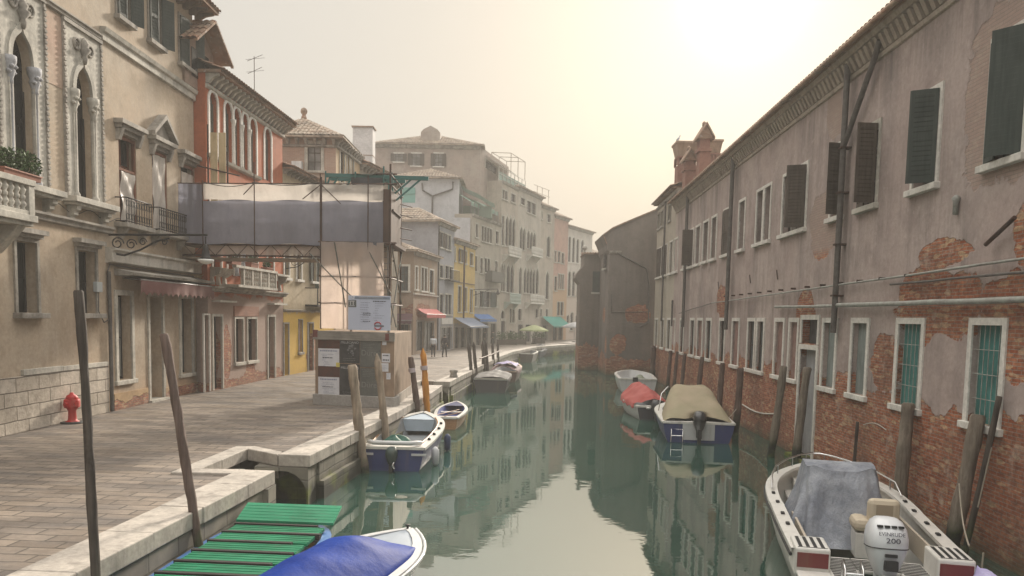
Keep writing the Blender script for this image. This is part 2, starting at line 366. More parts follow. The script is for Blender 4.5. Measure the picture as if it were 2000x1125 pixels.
# ------------------------------------------------------------------ facades
class Fac:
    """a facade in plan from A to B; local x runs A->B, local -y is the street side, z is height above the water"""
    def __init__(s, root, A, B):
        s.A, s.B, s.root = Vector((*A, 0)), Vector((*B, 0)), root
        d = s.B - s.A; s.L = d.length; s.rz = math.atan2(d.y, d.x); s.holes = []; s.sp = []; s.rev = []
        mw = Matrix.Translation(root.location) @ Matrix.Rotation(root.rotation_euler.z, 4, 'Z')
        rel = mw.inverted() @ Matrix.Translation(s.A) @ Matrix.Rotation(s.rz, 4, 'Z')
        s.loc = rel.translation.copy(); s.rr = s.rz - root.rotation_euler.z
    def px(s, x, y, off=0.0):
        d = ray(x, y); t = (s.B - s.A).normalized(); nrm = Vector((t.y, -t.x)); A = s.A.xy + nrm * off
        k = (nrm.x * A.x + nrm.y * A.y) / (nrm.x * d[0] + nrm.y * d[1])
        return ((Vector((d[0] * k, d[1] * k)) - A).dot(t.xy), d[2] * k + CZ)
    def part(s, name, m, mat, bevel=0, label=None, parent=None, **k):
        if parent: o = m.obj(name, mat, parent, bevel=bevel, **k)
        else: o = m.obj(name, mat, s.root, s.loc, s.rr, bevel, **k)
        if label: o['label'] = label
        return o
    def outline(s, u0, u1, z0, z1, arch=None):
        if not arch: return [(u0, z0), (u0, z1), (u1, z1), (u1, z0)]
        c, w = (u0 + u1) / 2, (u1 - u0) / 2
        if arch == 'r':
            zs = z1 - w; p = [(c - w * math.cos(math.pi * i / 12), zs + w * math.sin(math.pi * i / 12)) for i in range(13)]
        else:
            h = min(2.1 * w, (z1 - z0) * .4); zs = z1 - h
            lf = [(c - w * math.cos(t * 1.18) ** .9, zs + h * .78 * math.sin(t * 1.18)) for t in [i / 7 for i in range(8)]]
            lf = [(x, z) for x, z in lf] + [(c - w * .13, zs + h * .84), (c - w * .05, zs + h * .93)]
            p = lf + [(c, z1)] + [(2 * c - x, z) for x, z in lf[::-1]]
        return [(u0, z0)] + p + [(u1, z0)]
    def win(s, u0, u1, z0, z1, arch=None, frame=.13, fmat=None, sill=.12, pane=None, depth=.22, shut=None, smat=None, slats=9, mull=(1, 2), lint=0, grille=False,
            name='window', proud=.05, label=None, mmat=None, curtain=None):
        fmat = fmat or STONE; pane = pane or GLASS
        if u1 < u0: u0, u1 = u1, u0
        if z1 < z0: z0, z1 = z1, z0
        P = s.outline(u0, u1, z0, z1, arch); s.holes.append((u0, u1, z0, z1)); s.rev.append((P, depth))
        if arch:
            k = len(P) // 2; lf = P[1:k + 1]; rt = P[k:-1]
            s.sp.append([(u0, z1)] + [q for q in lf][::-1] if False else [(u0, z1)] + lf[::-1]); s.sp.append([(u1, z1)] + rt)
        m = M()
        if frame:
            Q = []
            for i, (u, z) in enumerate(P):
                a = P[max(i - 1, 0)]; b = P[min(i + 1, len(P) - 1)]
                if not arch: Q.append((u - frame if u == u0 else u + frame, z + (frame if z == z1 else 0))); continue
                if i in (0, len(P) - 1): Q.append((u + (-frame if i == 0 else frame), z)); continue
                t = Vector((b[0] - a[0], b[1] - a[1])).normalized(); Q.append((u - t.y * frame, z + t.x * frame))
            for i in range(len(P) - 1):
                p, q, p2, q2 = P[i], Q[i], P[i + 1], Q[i + 1]
                m.face((p[0], -proud, p[1]), (q[0], -proud, q[1]), (q2[0], -proud, q2[1]), (p2[0], -proud, p2[1]))
                m.face((q[0], -proud, q[1]), (q[0], .012, q[1]), (q2[0], .012, q2[1]), (q2[0], -proud, q2[1]))
                m.face((p[0], .03, p[1]), (p[0], -proud, p[1]), (p2[0], -proud, p2[1]), (p2[0], .03, p2[1]))
            for q, p in ((Q[0], P[0]), (Q[-1], P[-1])): m.face((p[0], -proud, p[1]), (p[0], .012, p[1]), (q[0], .012, q[1]), (q[0], -proud, q[1]))
        if lint:
            w = frame + .1; m.box(u0 - w, u1 + w, -lint, .012, z1 + frame + .1, z1 + frame + .22); m.box(u0 - w + .07, u1 + w - .07, -lint * .6, .012, z1 + frame + .003, z1 + frame + .1)
        if not m.v: m.box(u0, u1, depth - .03, depth - .005, z0, z0 + .05)
        w = s.part(name, m, fmat, label=label)
        pm = M(); pm.add([(u, depth - .02, z) for u, z in P], [list(range(len(P)))]); s.part('pane' if name == 'window' else 'door_leaf', pm, pane, parent=w, fix=False)
        nx, nz = mull
        if (nx or nz) and name == 'window':
            sm = M(); y0, y1 = depth - .07, depth - .022; zt = z1 if not arch else z1 - (u1 - u0) * .5
            for i in range(1, nx + 1): c = u0 + (u1 - u0) * i / (nx + 1); sm.box(c - .025, c + .025, y0, y1, z0, zt if arch != 'g' else z0 + (z1 - z0) * .62)
            for i in range(1, nz + 1): c = z0 + (zt - z0) * i / (nz + 1); sm.box(u0, u1, y0 + .01, y1, c - .02, c + .02)
            for c in (u0 + .025, u1 - .025): sm.box(c - .025, c + .025, y0 + .003, y1, z0, zt if arch != 'g' else z0 + (z1 - z0) * .62)
            s.part('sash', sm, mmat or SHUTB, parent=w)
        if grille:
            gm = M(); k = max(3, int((u1 - u0) / .16))
            for i in range(1, k): c = u0 + (u1 - u0) * i / k; gm.tube([(c, .04, z0), (c, .04, z1)], .009, 6)
            for i in range(1, 4): c = z0 + (z1 - z0) * i / 4; gm.tube([(u0, .04, c), (u1, .04, c)], .009, 6)
            s.part('grille', gm, PIPEP if grille == 2 else IRON, parent=w)
        if curtain:
            cm = M(); cw = (u1 - u0) * .38
            for sd in (0, 1):
                def cf(a, b, sd=sd):
                    ww = cw * (1 - .65 * math.sin(min(1, (1 - b) * 1.5) * math.pi / 2)) if b < .99 else cw
                    x = u0 + .03 + ww * a if sd == 0 else u1 - .03 - ww * a
                    return (x, depth - .04 - .015 * math.sin(a * 20), z0 + .1 + (z1 - z0 - .15) * b)
                cm.grid(cf, 14, 10)
            s.part('curtain', cm, curtain, parent=w, fix=False)
        if sill:
            sm = M(); sm.box(u0 - frame - .07, u1 + frame + .07, -proud - sill, .013, z0 - .14, z0 - .002); s.part('sill', sm, fmat, .012, parent=w)
        for sd, an in (shut or ()):
            s.shutter(w, u0, u1, z0, z1, sd, an, smat or SHUTG, slats)
        return w
    def shutter(s, w, u0, u1, z0, z1, sd, an, mat, slats=9):
        wd = (u1 - u0) / 2 if sd in 'LR' else (u1 - u0); left = sd in 'Ll'; m = M(); a = RD(an)
        ca, sa = math.cos(a), -math.sin(a)
        hx = u0 if left else u1; dx = 1 if left else -1
        m.T = Matrix(((dx * ca, -sa * 1, 0, hx), (sa, dx * ca if left else -ca * dx, 0, -.07), (0, 0, 1, 0), (0, 0, 0, 1)))
        t = .022; z0 += .01; z1 -= .01
        m.box(0, .07, -t, t, z0, z1); m.box(wd - .07, wd - .005, -t, t, z0, z1)
        for zz in (z0, (z0 + z1) / 2 - .05, z1 - .1): m.box(.07, wd - .07, -t + .002, t - .002, zz, zz + .1)
        m.box(.07, wd - .07, -.004, .004, z0, z1)
        k = int(slats * (z1 - z0)) if slats else 0
        for i in range(k):
            zz = z0 + .1 + (z1 - z0 - .22) * (i + .5) / k; m.add([(.07, -.018, zz - .03), (wd - .07, -.018, zz - .03), (wd - .07, .018, zz + .02), (.07, .018, zz + .02)], [(0, 1, 2, 3)])
        return s.part('shutter', m, mat, parent=w, fix=False)
    def wall(s, z0, z1, mat, depth=8, u0=0, u1=None, sides='LRBT', name='wall', label=None, slope=None):
        u1 = s.L if u1 is None else u1; m = M()
        us = sorted({u0, u1, *[min(max(q, u0), u1) for h in s.holes for q in h[:2]]}); zs = sorted({z0, z1, *[min(max(q, z0), z1) for h in s.holes for q in h[2:]]})
        for i in range(len(us) - 1):
            for j in range(len(zs) - 1):
                if us[i + 1] - us[i] < 1e-5 or zs[j + 1] - zs[j] < 1e-5: continue
                cu, cz = (us[i] + us[i + 1]) / 2, (zs[j] + zs[j + 1]) / 2
                if any(h[0] < cu < h[1] and h[2] < cz < h[3] for h in s.holes): continue
                m.face((us[i], 0, zs[j]), (us[i + 1], 0, zs[j]), (us[i + 1], 0, zs[j + 1]), (us[i], 0, zs[j + 1]))
        for p in s.sp: m.add([(u, 0, z) for u, z in p], [list(range(len(p)))])
        for P, d in s.rev:
            for i in range(len(P)):
                a, b = P[i], P[(i + 1) % len(P)]; m.face((a[0], 0, a[1]), (b[0], 0, b[1]), (b[0], d, b[1]), (a[0], d, a[1]))
        if 'L' in sides: m.face((u0, depth, z0), (u0, 0, z0), (u0, 0, z1), (u0, depth, z1))
        if 'R' in sides: m.face((u1, 0, z0), (u1, depth, z0), (u1, depth, z1), (u1, 0, z1))
        if 'B' in sides: m.face((u1, depth, z0), (u0, depth, z0), (u0, depth, z1), (u1, depth, z1))
        if 'T' in sides: m.face((u0, 0, z1), (u1, 0, z1), (u1, depth, z1), (u0, depth, z1))
        s.holes, s.sp, s.rev = [], [], []
        return s.part(name, m, mat, label=label, fix=False)
    def band(s, u0, u1, prof, mat, name='string_course', parent=None):
        """moulding: prof is a list of (outward, z)"""
        m = M(); m.xprism([(-o, z) for o, z in prof] + [(.012, prof[-1][1]), (.012, prof[0][1])], u0, u1); return s.part(name, m, mat, parent=parent)
    def brackets(s, u0, u1, z0, z1, out, step, w, mat, name='cornice_bracket', parent=None):
        m = M(); k = max(1, int((u1 - u0) / step))
        m.xprism([(.012, z0), (-out * .25, z0), (-out * .55, (z0 + z1) / 2), (-out, z1 - (z1 - z0) * .25), (-out, z1), (.012, z1)], -w / 2, w / 2)
        o = s.part(name, m, mat, parent=parent); base = o.location.copy(); rz = o.rotation_euler.z
        for i in range(k + 1):
            c = u0 + .1 + (u1 - u0 - .2) * i / k; p = base + Vector((math.cos(rz) * c, math.sin(rz) * c, 0))
            if i == 0: o.location = p
            else: q = o.copy(); COL.objects.link(q); q.parent = o.parent; q.location = p
        return o
# ------------------------------------------------------------------ sky, sun, air
SUN = Vector(ray(1455, -14)).normalized()
EL, AZ = math.asin(SUN.z), math.atan2(SUN.x, SUN.y)
W = bpy.data.worlds.new('World'); S.world = W; W.use_nodes = True
nt = W.node_tree; nt.nodes.clear()
def wn(k): return nt.nodes.new('ShaderNode' + k)
sky = wn('TexSky'); sky.sky_type = 'NISHITA'; sky.sun_disc = False; sky.sun_elevation = EL; sky.sun_rotation = AZ
sky.dust_density = 6; sky.air_density = 1.2; sky.ozone_density = 1
geo = wn('TexCoord'); nrm = wn('VectorMath'); nrm.operation = 'NORMALIZE'; nt.links.new(geo.outputs['Generated'], nrm.inputs[0])
dot = wn('VectorMath'); dot.operation = 'DOT_PRODUCT'; nt.links.new(nrm.outputs[0], dot.inputs[0]); dot.inputs[1].default_value = SUN
def wm(op, a, b):
    n = wn('Math'); n.operation = op
    for i, q in enumerate((a, b)):
        if hasattr(q, 'is_output'): nt.links.new(q, n.inputs[i])
        else: n.inputs[i].default_value = q
    return n.outputs[0]
pos = wm('MAXIMUM', dot.outputs['Value'], 0.0)
def wmix(f, a, b, mode='MIX'):
    n = wn('MixRGB'); n.blend_type = mode
    for i, q in enumerate((f, a, b)):
        if hasattr(q, 'is_output'): nt.links.new(q, n.inputs[i])
        else: n.inputs[i].default_value = (*q, 1) if isinstance(q, tuple) else q
    return n.outputs[0]
# thin high overcast: the veil is a little warmer round the sun and cooler away from it
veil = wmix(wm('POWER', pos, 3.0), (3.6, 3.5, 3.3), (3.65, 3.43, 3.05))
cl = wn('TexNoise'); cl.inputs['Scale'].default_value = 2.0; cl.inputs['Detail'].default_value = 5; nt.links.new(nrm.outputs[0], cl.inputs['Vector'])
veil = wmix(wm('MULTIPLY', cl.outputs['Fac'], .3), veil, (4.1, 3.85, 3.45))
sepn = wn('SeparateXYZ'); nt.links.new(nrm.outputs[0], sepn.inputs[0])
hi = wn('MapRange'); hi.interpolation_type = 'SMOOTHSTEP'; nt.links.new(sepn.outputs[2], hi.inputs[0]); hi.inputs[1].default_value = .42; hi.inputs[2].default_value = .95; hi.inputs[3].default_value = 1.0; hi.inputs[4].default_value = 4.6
vs = wn('VectorMath'); vs.operation = 'SCALE'; nt.links.new(veil, vs.inputs[0]); nt.links.new(hi.outputs[0], vs.inputs['Scale'])   # veil boosted towards the unseen zenith to add light to the scene
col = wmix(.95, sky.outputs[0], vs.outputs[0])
g1 = wm('MULTIPLY', wm('POWER', pos, 380.0), .5); g2 = wm('MULTIPLY', wm('POWER', pos, 1500.0), 14.0)
gl = wmix(1.0, (0, 0, 0), (1, .93, .74), 'ADD')
def vscale(c, f):
    n = wn('VectorMath'); n.operation = 'SCALE'; n.inputs[0].default_value = c; nt.links.new(f, n.inputs['Scale']); return n.outputs[0]
col = wmix(1.0, col, vscale((1, .93, .72), g1), 'ADD'); col = wmix(1.0, col, vscale((1, .97, .85), g2), 'ADD')
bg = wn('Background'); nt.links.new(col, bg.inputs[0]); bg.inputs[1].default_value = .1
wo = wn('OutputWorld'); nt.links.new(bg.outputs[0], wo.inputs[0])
sl = bpy.data.lights.new('sun', 'SUN'); sl.energy = SUN_E; sl.angle = RD(6.0); sl.color = (1, .9, .76)
so = bpy.data.objects.new('sun', sl); COL.objects.link(so); so.rotation_euler = (-SUN).to_track_quat('-Z', 'Y').to_euler()
S.view_settings.view_transform = 'Standard'; S.view_settings.look = 'None'; S.view_settings.gamma = 1; S.view_settings.exposure = EXPO
S.render.engine = 'CYCLES'; c = S.cycles
c.use_denoising = True; c.denoiser = 'OPENIMAGEDENOISE'; c.max_bounces = 7; c.diffuse_bounces = 4; c.glossy_bounces = 4; c.transmission_bounces = 4; c.transparent_max_bounces = 12
c.volume_bounces = 0; c.sample_clamp_indirect = 8; c.caustics_reflective = False; c.caustics_refractive = False
hz = M(); hz.box(-75, 75, -8, 190, -3.2, 30); ho = hz.obj('haze', bpy.data.materials.new('haze_air')); ho['kind'] = 'stuff'; ho.display_type = 'WIRE'
hm = ho.data.materials[0]; hm.use_nodes = True; hm.node_tree.nodes.clear()
pv = hm.node_tree.nodes.new('ShaderNodeVolumePrincipled'); pv.inputs['Color'].default_value = (.64, .61, .565, 1); pv.inputs['Density'].default_value = HAZE; pv.inputs['Anisotropy'].default_value = 0.0
om = hm.node_tree.nodes.new('ShaderNodeOutputMaterial'); hm.node_tree.links.new(pv.outputs[0], om.inputs['Volume'])

# ------------------------------------------------------------------ water
n = N('canal_water')
r1 = n.noise(1.0, 3, n.sc((.75, 1.1, 1))); r2 = n.noise(1.0, 2, n.sc((5, 7, 1))); big = n.noise(.06, 3)
wcol = n.mix(n.rp(n.noise(.12, 4), (.35, 0.), (.65, 1.)), (.018, .058, .044), (.03, .074, .054))
b1 = n.bump(r1, .35, .010); b2 = n.bump(n.ma('MULTIPLY', r2, n.rp(big, (.45, .1), (.62, 1.))), .35, .0035, b1)
WATER = n.fin(wcol, .02, b2, spec=.5, IOR=5.0)
m = M(); m.face((-70, -6.5, 0), (70, -6.5, 0), (70, 185, 0), (-70, 185, 0)); structure(m.obj('canal_water', WATER, fix=False))
m = M(); m.face((-70, -6.5, -2.2), (70, -6.5, -2.2), (70, 185, -2.2), (-70, 185, -2.2)); structure(m.obj('canal_bed', flat('mud', (.05, .05, .035), .9), fix=False))

# ------------------------------------------------------------------ quay: paving, kerb stones, wall
def lerp(a, b, t): return tuple(p + (q - p) * t for p, q in zip(a, b))
SEG1 = [(-5.95, -6), (-5.2, 7.9), (-4.64, 15.45)]
SEG2 = [(-4.4, 17.2), (-3.69, 25.25), (-3.28, 31.7), (-3.12, 35.6)]
SEG3 = [(-2.97, 37.6), (-1.04, 62), (-.06, 71.8), (2.69, 85.9), (7.5, 97), (30, 131)]
KW = .72
def inset(p, d):
    out = []
    for i, a in enumerate(p):
        t = Vector(p[min(i + 1, len(p) - 1)]) - Vector(p[max(i - 1, 0)]); t.normalize(); out.append((a[0] - t.y * d, a[1] + t.x * d))
    return out
IN = [inset(q, KW) for q in (SEG1, SEG2, SEG3)]
N1 = [(-6.15, 15.5), (-6.0, 17.9)]; N2 = [(-4.55, 35.7), (-4.35, 38.1)]
n = N('pavement_slabs'); x, y, z = n.sep()
wob = n.noise(.5, 2); v = n.comb(n.ma('ADD', x, n.ma('MULTIPLY', y, -.06)), n.ma('ADD', n.ma('ADD', y, n.ma('MULTIPLY', x, .06)), n.ma('MULTIPLY', n.noise(2.2, 4), .09)), 0.0)
br = n.nd('TexBrick'); n.lk(v, br.inputs['Vector'])
for k, q in (('Color1', (.125, .1, .082)), ('Color2', (.26, .212, .172)), ('Mortar', (.06, .05, .042))): n.lk(q, br.inputs[k])
br.inputs['Scale'].default_value = 1; br.inputs['Brick Width'].default_value = .66; br.inputs['Row Height'].default_value = .3; br.inputs['Mortar Size'].default_value = .016; br.inputs['Mortar Smooth'].default_value = .2; br.inputs['Bias'].default_value = 0
a = n.noise(.45, 7, rough=.65); f = n.noise(7, 8, rough=.7); dirt = n.noise(1.0, 5, n.sc((.35, 1.6, 1)))
pc = n.mix(n.ma('MULTIPLY', n.rp(a, (.4, 0.), (.62, 1.)), .5), br.outputs['Color'], (.29, .235, .185)); pc = n.mix(n.ma('MULTIPLY', n.rp(dirt, (.44, 0.), (.62, 1.)), .7), pc, (.09, .082, .08))
pc = n.mix(n.ma('MULTIPLY', br.outputs['Fac'], .8), pc, (.075, .065, .055)); pc = n.mix(.4, pc, n.rp(f, (.25, .45), (.75, 1.5)), 'MULTIPLY')
PAVE = n.fin(pc, n.rp(n.noise(1.1, 6), (.35, .42), (.65, .8)), n.bump(n.ma('ADD', n.ma('MULTIPLY', f, .35), n.ma('MULTIPLY', br.outputs['Fac'], -1.4)), .9, .02), spec=.4)
pts = [(-70, -6)] + [IN[0][0], IN[0][1], (IN[0][2][0], 15.5)] + [(N1[0][0], 15.5 - .4), (N1[0][0] - .4, 15.5 - .4), (N1[1][0] - .4, N1[1][1] + .42), (N1[1][0], N1[1][1] + .42)] + IN[1] + [(N2[0][0] - .35, N2[0][1]), (N2[1][0] - .35, N2[1][1])] + IN[2] + [(30, 160), (-70, 160)]
pts[3] = (IN[0][2][0], 15.1)
m = M(); m.slab(pts, .6, 1.1); structure(m.obj('pavement', PAVE))
KERB = stone_mat('kerb_stone', (.45, .405, .355), (.22, .2, .18), .7)
m = M()
def kerb_run(p, q, st=1.55, w=KW, z0=.88, z1=1.145, drop=0):
    """kerb stones between outer line p and inner line q"""
    for i in range(len(p) - 1):
        L = math.dist(p[i], p[i + 1]); k = max(1, round(L / st)); cuts = [0] + sorted((j + rnd.uniform(-.18, .18)) / k for j in range(1, k)) + [1]
        for a, b in zip(cuts, cuts[1:]):
            e = .004 / L; a2, b2 = a + e, b - e; j = rnd.uniform(-.006, .006); o = rnd.uniform(-.012, .012)
            c = [lerp(p[i], p[i + 1], a2), lerp(p[i], p[i + 1], b2), lerp(q[i], q[i + 1], b2), lerp(q[i], q[i + 1], a2)]
            c = [(c[0][0] + o, c[0][1]), (c[1][0] + o, c[1][1]), c[2], c[3]]
            m.slab(c, z0, z1 + j)
for p, q in ((SEG1, IN[0]), (SEG2, IN[1]), (SEG3, IN[2])): kerb_run(p, q)
# kerb stones round the two landing notches
kerb_run([(N1[0][0], 15.5), IN[0][2]], [(N1[0][0], 15.1), (IN[0][2][0], 15.1)], 1)
kerb_run([(N1[0][0] - .4, 15.1), (N1[1][0] - .4, N1[1][1] + .42)], [(N1[0][0], 15.1), (N1[1][0], N1[1][1] + .42)], 1.4)
kerb_run([(N1[1][0], N1[1][1]), (IN[1][0][0], 17.24)], [(N1[1][0], N1[1][1] + .42), (IN[1][0][0], 17.6)], 1)
kerb_run([(N2[0][0] - .35, N2[0][1]), (N2[1][0] - .35, N2[1][1])], [N2[0], N2[1]], 1.2)
kerb_run([(N2[1][0], 38.1), (IN[2][0][0], 37.64)], [(N2[1][0], 38.4), (IN[2][0][0], 37.95)], 1)
structure(m.obj('kerb', KERB, bevel=.018))
n = N('quay_wall_stone'); bc, bf = n.brick((.2, .18, .145), (.29, .265, .215), (.12, .11, .09), .9, .3, .02)
z = n.sep()[2]; a = n.noise(1.2, 7)
bc = n.mix(n.rp(a, (.42, 0.), (.66, .7)), bc, (.13, .12, .1))
gm = n.ma('MULTIPLY', n.ma('ADD', n.ma('SUBTRACT', .62, z), n.ma('MULTIPLY', n.ma('SUBTRACT', n.noise(.9, 6), .5), .9)), 3.5, True)
bc = n.mix(gm, bc, n.mix(n.rp(n.noise(.7, 5), (.5, 0.), (.62, 1.)), (.028, .028, .02), (.15, .17, .03)))
QUAY = n.fin(bc, .85, n.bump(n.ma('ADD', a, n.ma('MULTIPLY', bf, -.8)), .7, .03), spec=.35)
m = M()
for si, seg in enumerate((SEG1, SEG2, SEG3)):
    if si: seg = [lerp(seg[0], seg[1], .78 / math.dist(seg[0], seg[1]))] + seg[1:]
    o = inset(seg, .05); o2 = inset(seg, -.06)
    for i in range(len(o) - 1):
        m.slab([o[i], o[i + 1], lerp(o[i + 1], (-70, o[i + 1][1]), .02), lerp(o[i], (-70, o[i][1]), .02)], -2.2, .878)
        m.slab([o2[i], o2[i + 1], o[i + 1], o[i]], -2.2, .42)          # lower projecting course
for (c0, c1), ya, yb, xo in ((N1, 15.44, 17.22, -4.5), (N2, 35.62, 37.62, -3.0)):
    m.slab([(c0[0] - .1, ya), (c0[0] - .1, yb + .9), (c0[0] - .6, yb + .9), (c0[0] - .6, ya)], -2.2, .878)
    m.slab([(c0[0] - .5, ya - .5), (xo - .12, ya - .5), (xo - .12, ya), (c0[0] - .5, ya)], -2.2, .878)
structure(m.obj('quay_wall', QUAY))
# landing steps and the arched drain opening in the end wall of each notch
STEP = stone_mat('wet_step_stone', (.4, .38, .33), (.18, .17, .15), .5, green=.55)
m = M()
for (c0, c1), ya, yb, xo in ((N1, 15.45, 17.2, -4.52), (N2, 35.62, 37.6, -3.05)):
    for i in range(3): m.box(c0[0] - .1 if i == 0 else c0[0] + .28 * i - .001, c0[0] + .28 * (i + 1) + .02, ya, yb + .1, -2.2, .8 - .3 * i)
structure(m.obj('landing_steps', STEP, bevel=.012))
m = M()
for x0, x1, ya in ((-5.62, -4.44, 17.2), (-4.1, -3.02, 37.6)):
    c = (x0 + x1) / 2 + .02; r = .53; zt = .26
    arc = [(c + r * math.cos(math.pi * i / 12), zt + r * math.sin(math.pi * i / 12)) for i in range(13)]
    pts = [(x1, -2.2), (x1, .876), (x0, .876), (x0, -2.2), (c - r, -2.2)] + arc[::-1] + [(c + r, -2.2)]
    m.prism(pts, ya, ya + .7)
    m.box(x0, x1, ya + .7, ya + .8, -2.2, .876)
structure(m.obj('landing_end_wall', QUAY))
m = M(); m.face((10.2, -6.5, 1.0), (70, -6.5, 1.0), (70, 90, 1.0), (10.9, 62, 1.0)); structure(m.obj('ground', flat('earth', (.2, .18, .15), .9), fix=False))
# ------------------------------------------------------------------ near left: the beige palazzo
PAL = plaster('beige_plaster', (.43, .33, .235), (.42, .355, .28), (.26, .2, .155), .45, damp=(1.9, (.42, .24, .13)), ns=.28)
PALP = plaster('pink_plaster', (.46, .32, .25), (.42, .34, .26), (.3, .22, .17), .3, ns=.4)
pal = thing('palazzo', 'beige plastered palazzo with tall pointed gothic windows, nearest on the left bank', 'building', (-12.575, 4, 1.1), math.atan2(27, .225))
fp = Fac(pal, (-12.575, 4), (-12.35, 31)); P_ = fp.px
for k, (a, b) in enumerate(((24, 65), (147, 179))):
    u0, u1 = P_(a, 250 if k == 0 else 270)[0], P_(b, 250 if k == 0 else 270)[0]; z0, z1 = 7.35, 11.22; zt = 12.05 if k else 12.15
    w = fp.win(u0, u1, z0, z1, 'g', frame=.16, fmat=STONE, sill=0, depth=.27, mull=(1, 0), proud=.07, mmat=DOORD)
    ol = fp.outline(u0, u1, z0, z1, 'g'); kk = len(ol) // 2; m = M(); e = .5
    for pl in ([(u0 - e, z0), (u0 - e, zt), (u0 - .14, zt), (u0 - .14, z0)], [(u1 + e, z0), (u1 + e, zt), (u1 + .14, zt), (u1 + .14, z0)]): m.prism(pl, -.035, .01)
    m.prism([(u0 - .14, z1 - .02), (u0 - .14, zt), (u1 + .14, zt), (u1 + .14, z1 - .02)], -.034, .01)
    m.prism([(u0 - .14, z1 - .02)] + [(q[0] - .02, q[1] + .02) for q in ol[1:kk + 1]][::-1] + [(u0 - .14, ol[1][1])], -.034, .01)
    m.prism([(u1 + .14, z1 - .02)] + [(q[0] + .02, q[1] + .02) for q in ol[kk:-1]] + [(u1 + .14, ol[1][1])], -.034, .01)
    fp.part('stone_panel', m, STONE, parent=w, fix=False)
    m = M()
    for x in (u0 - e - .03, u1 + e + .03):
        m.box(x - .04, x + .04, -.07, .011, z0, zt)
        for i in range(int((zt - z0) / .14)): m.box(x - .05, x + .05, -.095, -.06, z0 + .14 * i, z0 + .14 * i + .07)
    m.box(u0 - e - .07, u1 + e + .07, -.1, .012, zt, zt + .1)
    fp.part('rope_moulding', m, STONED, parent=w)
    m = M(); zc = ol[1][1]
    for x in (u0 - .08, u1 + .08):
        m.lathe([(.12, z0 + .002), (.12, z0 + .12), (.07, z0 + .2), (.065, zc - .62), (.09, zc - .6), (.08, zc - .5), (.14, zc - .32), (.12, zc - .25), (.17, zc - .1), (.17, zc + .04)], (x, -.02, 0), 12)
        for i in range(6): m.lathe([(.02, -.05), (.07, 0), (.02, .06)], (x + .12 * math.cos(i), -.06 - .08 * abs(math.sin(i * 2)), zc - .34 + .12 * (i % 3)), 6)
    fp.part('colonnette', m, MARBLE if k == 0 else STONE, parent=w)
    m = M(); c = (u0 + u1) / 2
    for sx in (-1, 1):
        cc = (c + sx * .34, zt - .42)
        m.tube([(cc[0] + .15 * math.cos(t * .524), -.06, cc[1] + .15 * math.sin(t * .524)) for t in range(13)], .035, 6)
        m.tube([(cc[0] + .06 * math.cos(t * .524), -.05, cc[1] + .06 * math.sin(t * .524)) for t in range(10)], .025, 6)
    m.lathe([(.05, z1 - .05), (.1, z1 + .1), (.06, z1 + .18), (.19, z1 + .34), (.1, z1 + .42), (.14, z1 + .5), (.03, z1 + .68)], (c, -.08, 0), 10)
    fp.part('finial', m, STONED, parent=w)
    m = M(); m.box(u0 - .75, u1 + .75, -.42, .012, z0 - .16, z0 - .003); m.box(u0 - .66, u1 + .66, -.34, .012, z0 - .24, z0 - .16)
    for x in (u0 - .4, u1 + .4): m.xprism([(.011, z0 - .24), (-.3, z0 - .24), (-.28, z0 - .36), (-.2, z0 - .4), (-.2, z0 - .5), (-.11, z0 - .54), (-.1, z0 - .64), (.011, z0 - .68)], x - .11, x + .11)
    fp.part('window_ledge', m, STONE, parent=w, bevel=.012)
# pink field between the gothic windows
u0, u1 = P_(77, 150)[0] + .02, P_(136, 200)[0] - .02
m = M(); m.box(u0, u1, -.012, .01, 10.2, 12.1); fp.part('pink_panel', m, PALP)
fp.band(0, P_(192, 100)[0], [(0.02, 12.16), (.09, 12.18), (.09, 12.24), (.14, 12.27), (.14, 12.31), (.03, 12.33)], STONED)
fp.band(P_(195, 75)[0], 27, [(.03, 12.2), (.09, 12.22), (.09, 12.42), (.16, 12.46), (.2, 12.58), (.03, 12.6)], STONE)
fp.band(0, P_(213, 440)[0], [(.03, 6.52), (.12, 6.55), (.12, 6.62), (.2, 6.68), (.2, 6.74), (.02, 6.76)], STONED)
# ground floor windows
for a, b, t, bt in ((30, 72, 470, 612), (150, 187, 487, 613)):
    u0, u1 = P_(a + 1, 540)[0], P_(b - 1, 540)[0]; fp.win(u0, u1, 4.12, 5.92, frame=.1, fmat=STONED, sill=.2, lint=.26, depth=.34, mull=(1, 1), mmat=DOORD, pane=pane_mat('black_pane', (.012, .012, .012), .3), grille=False)
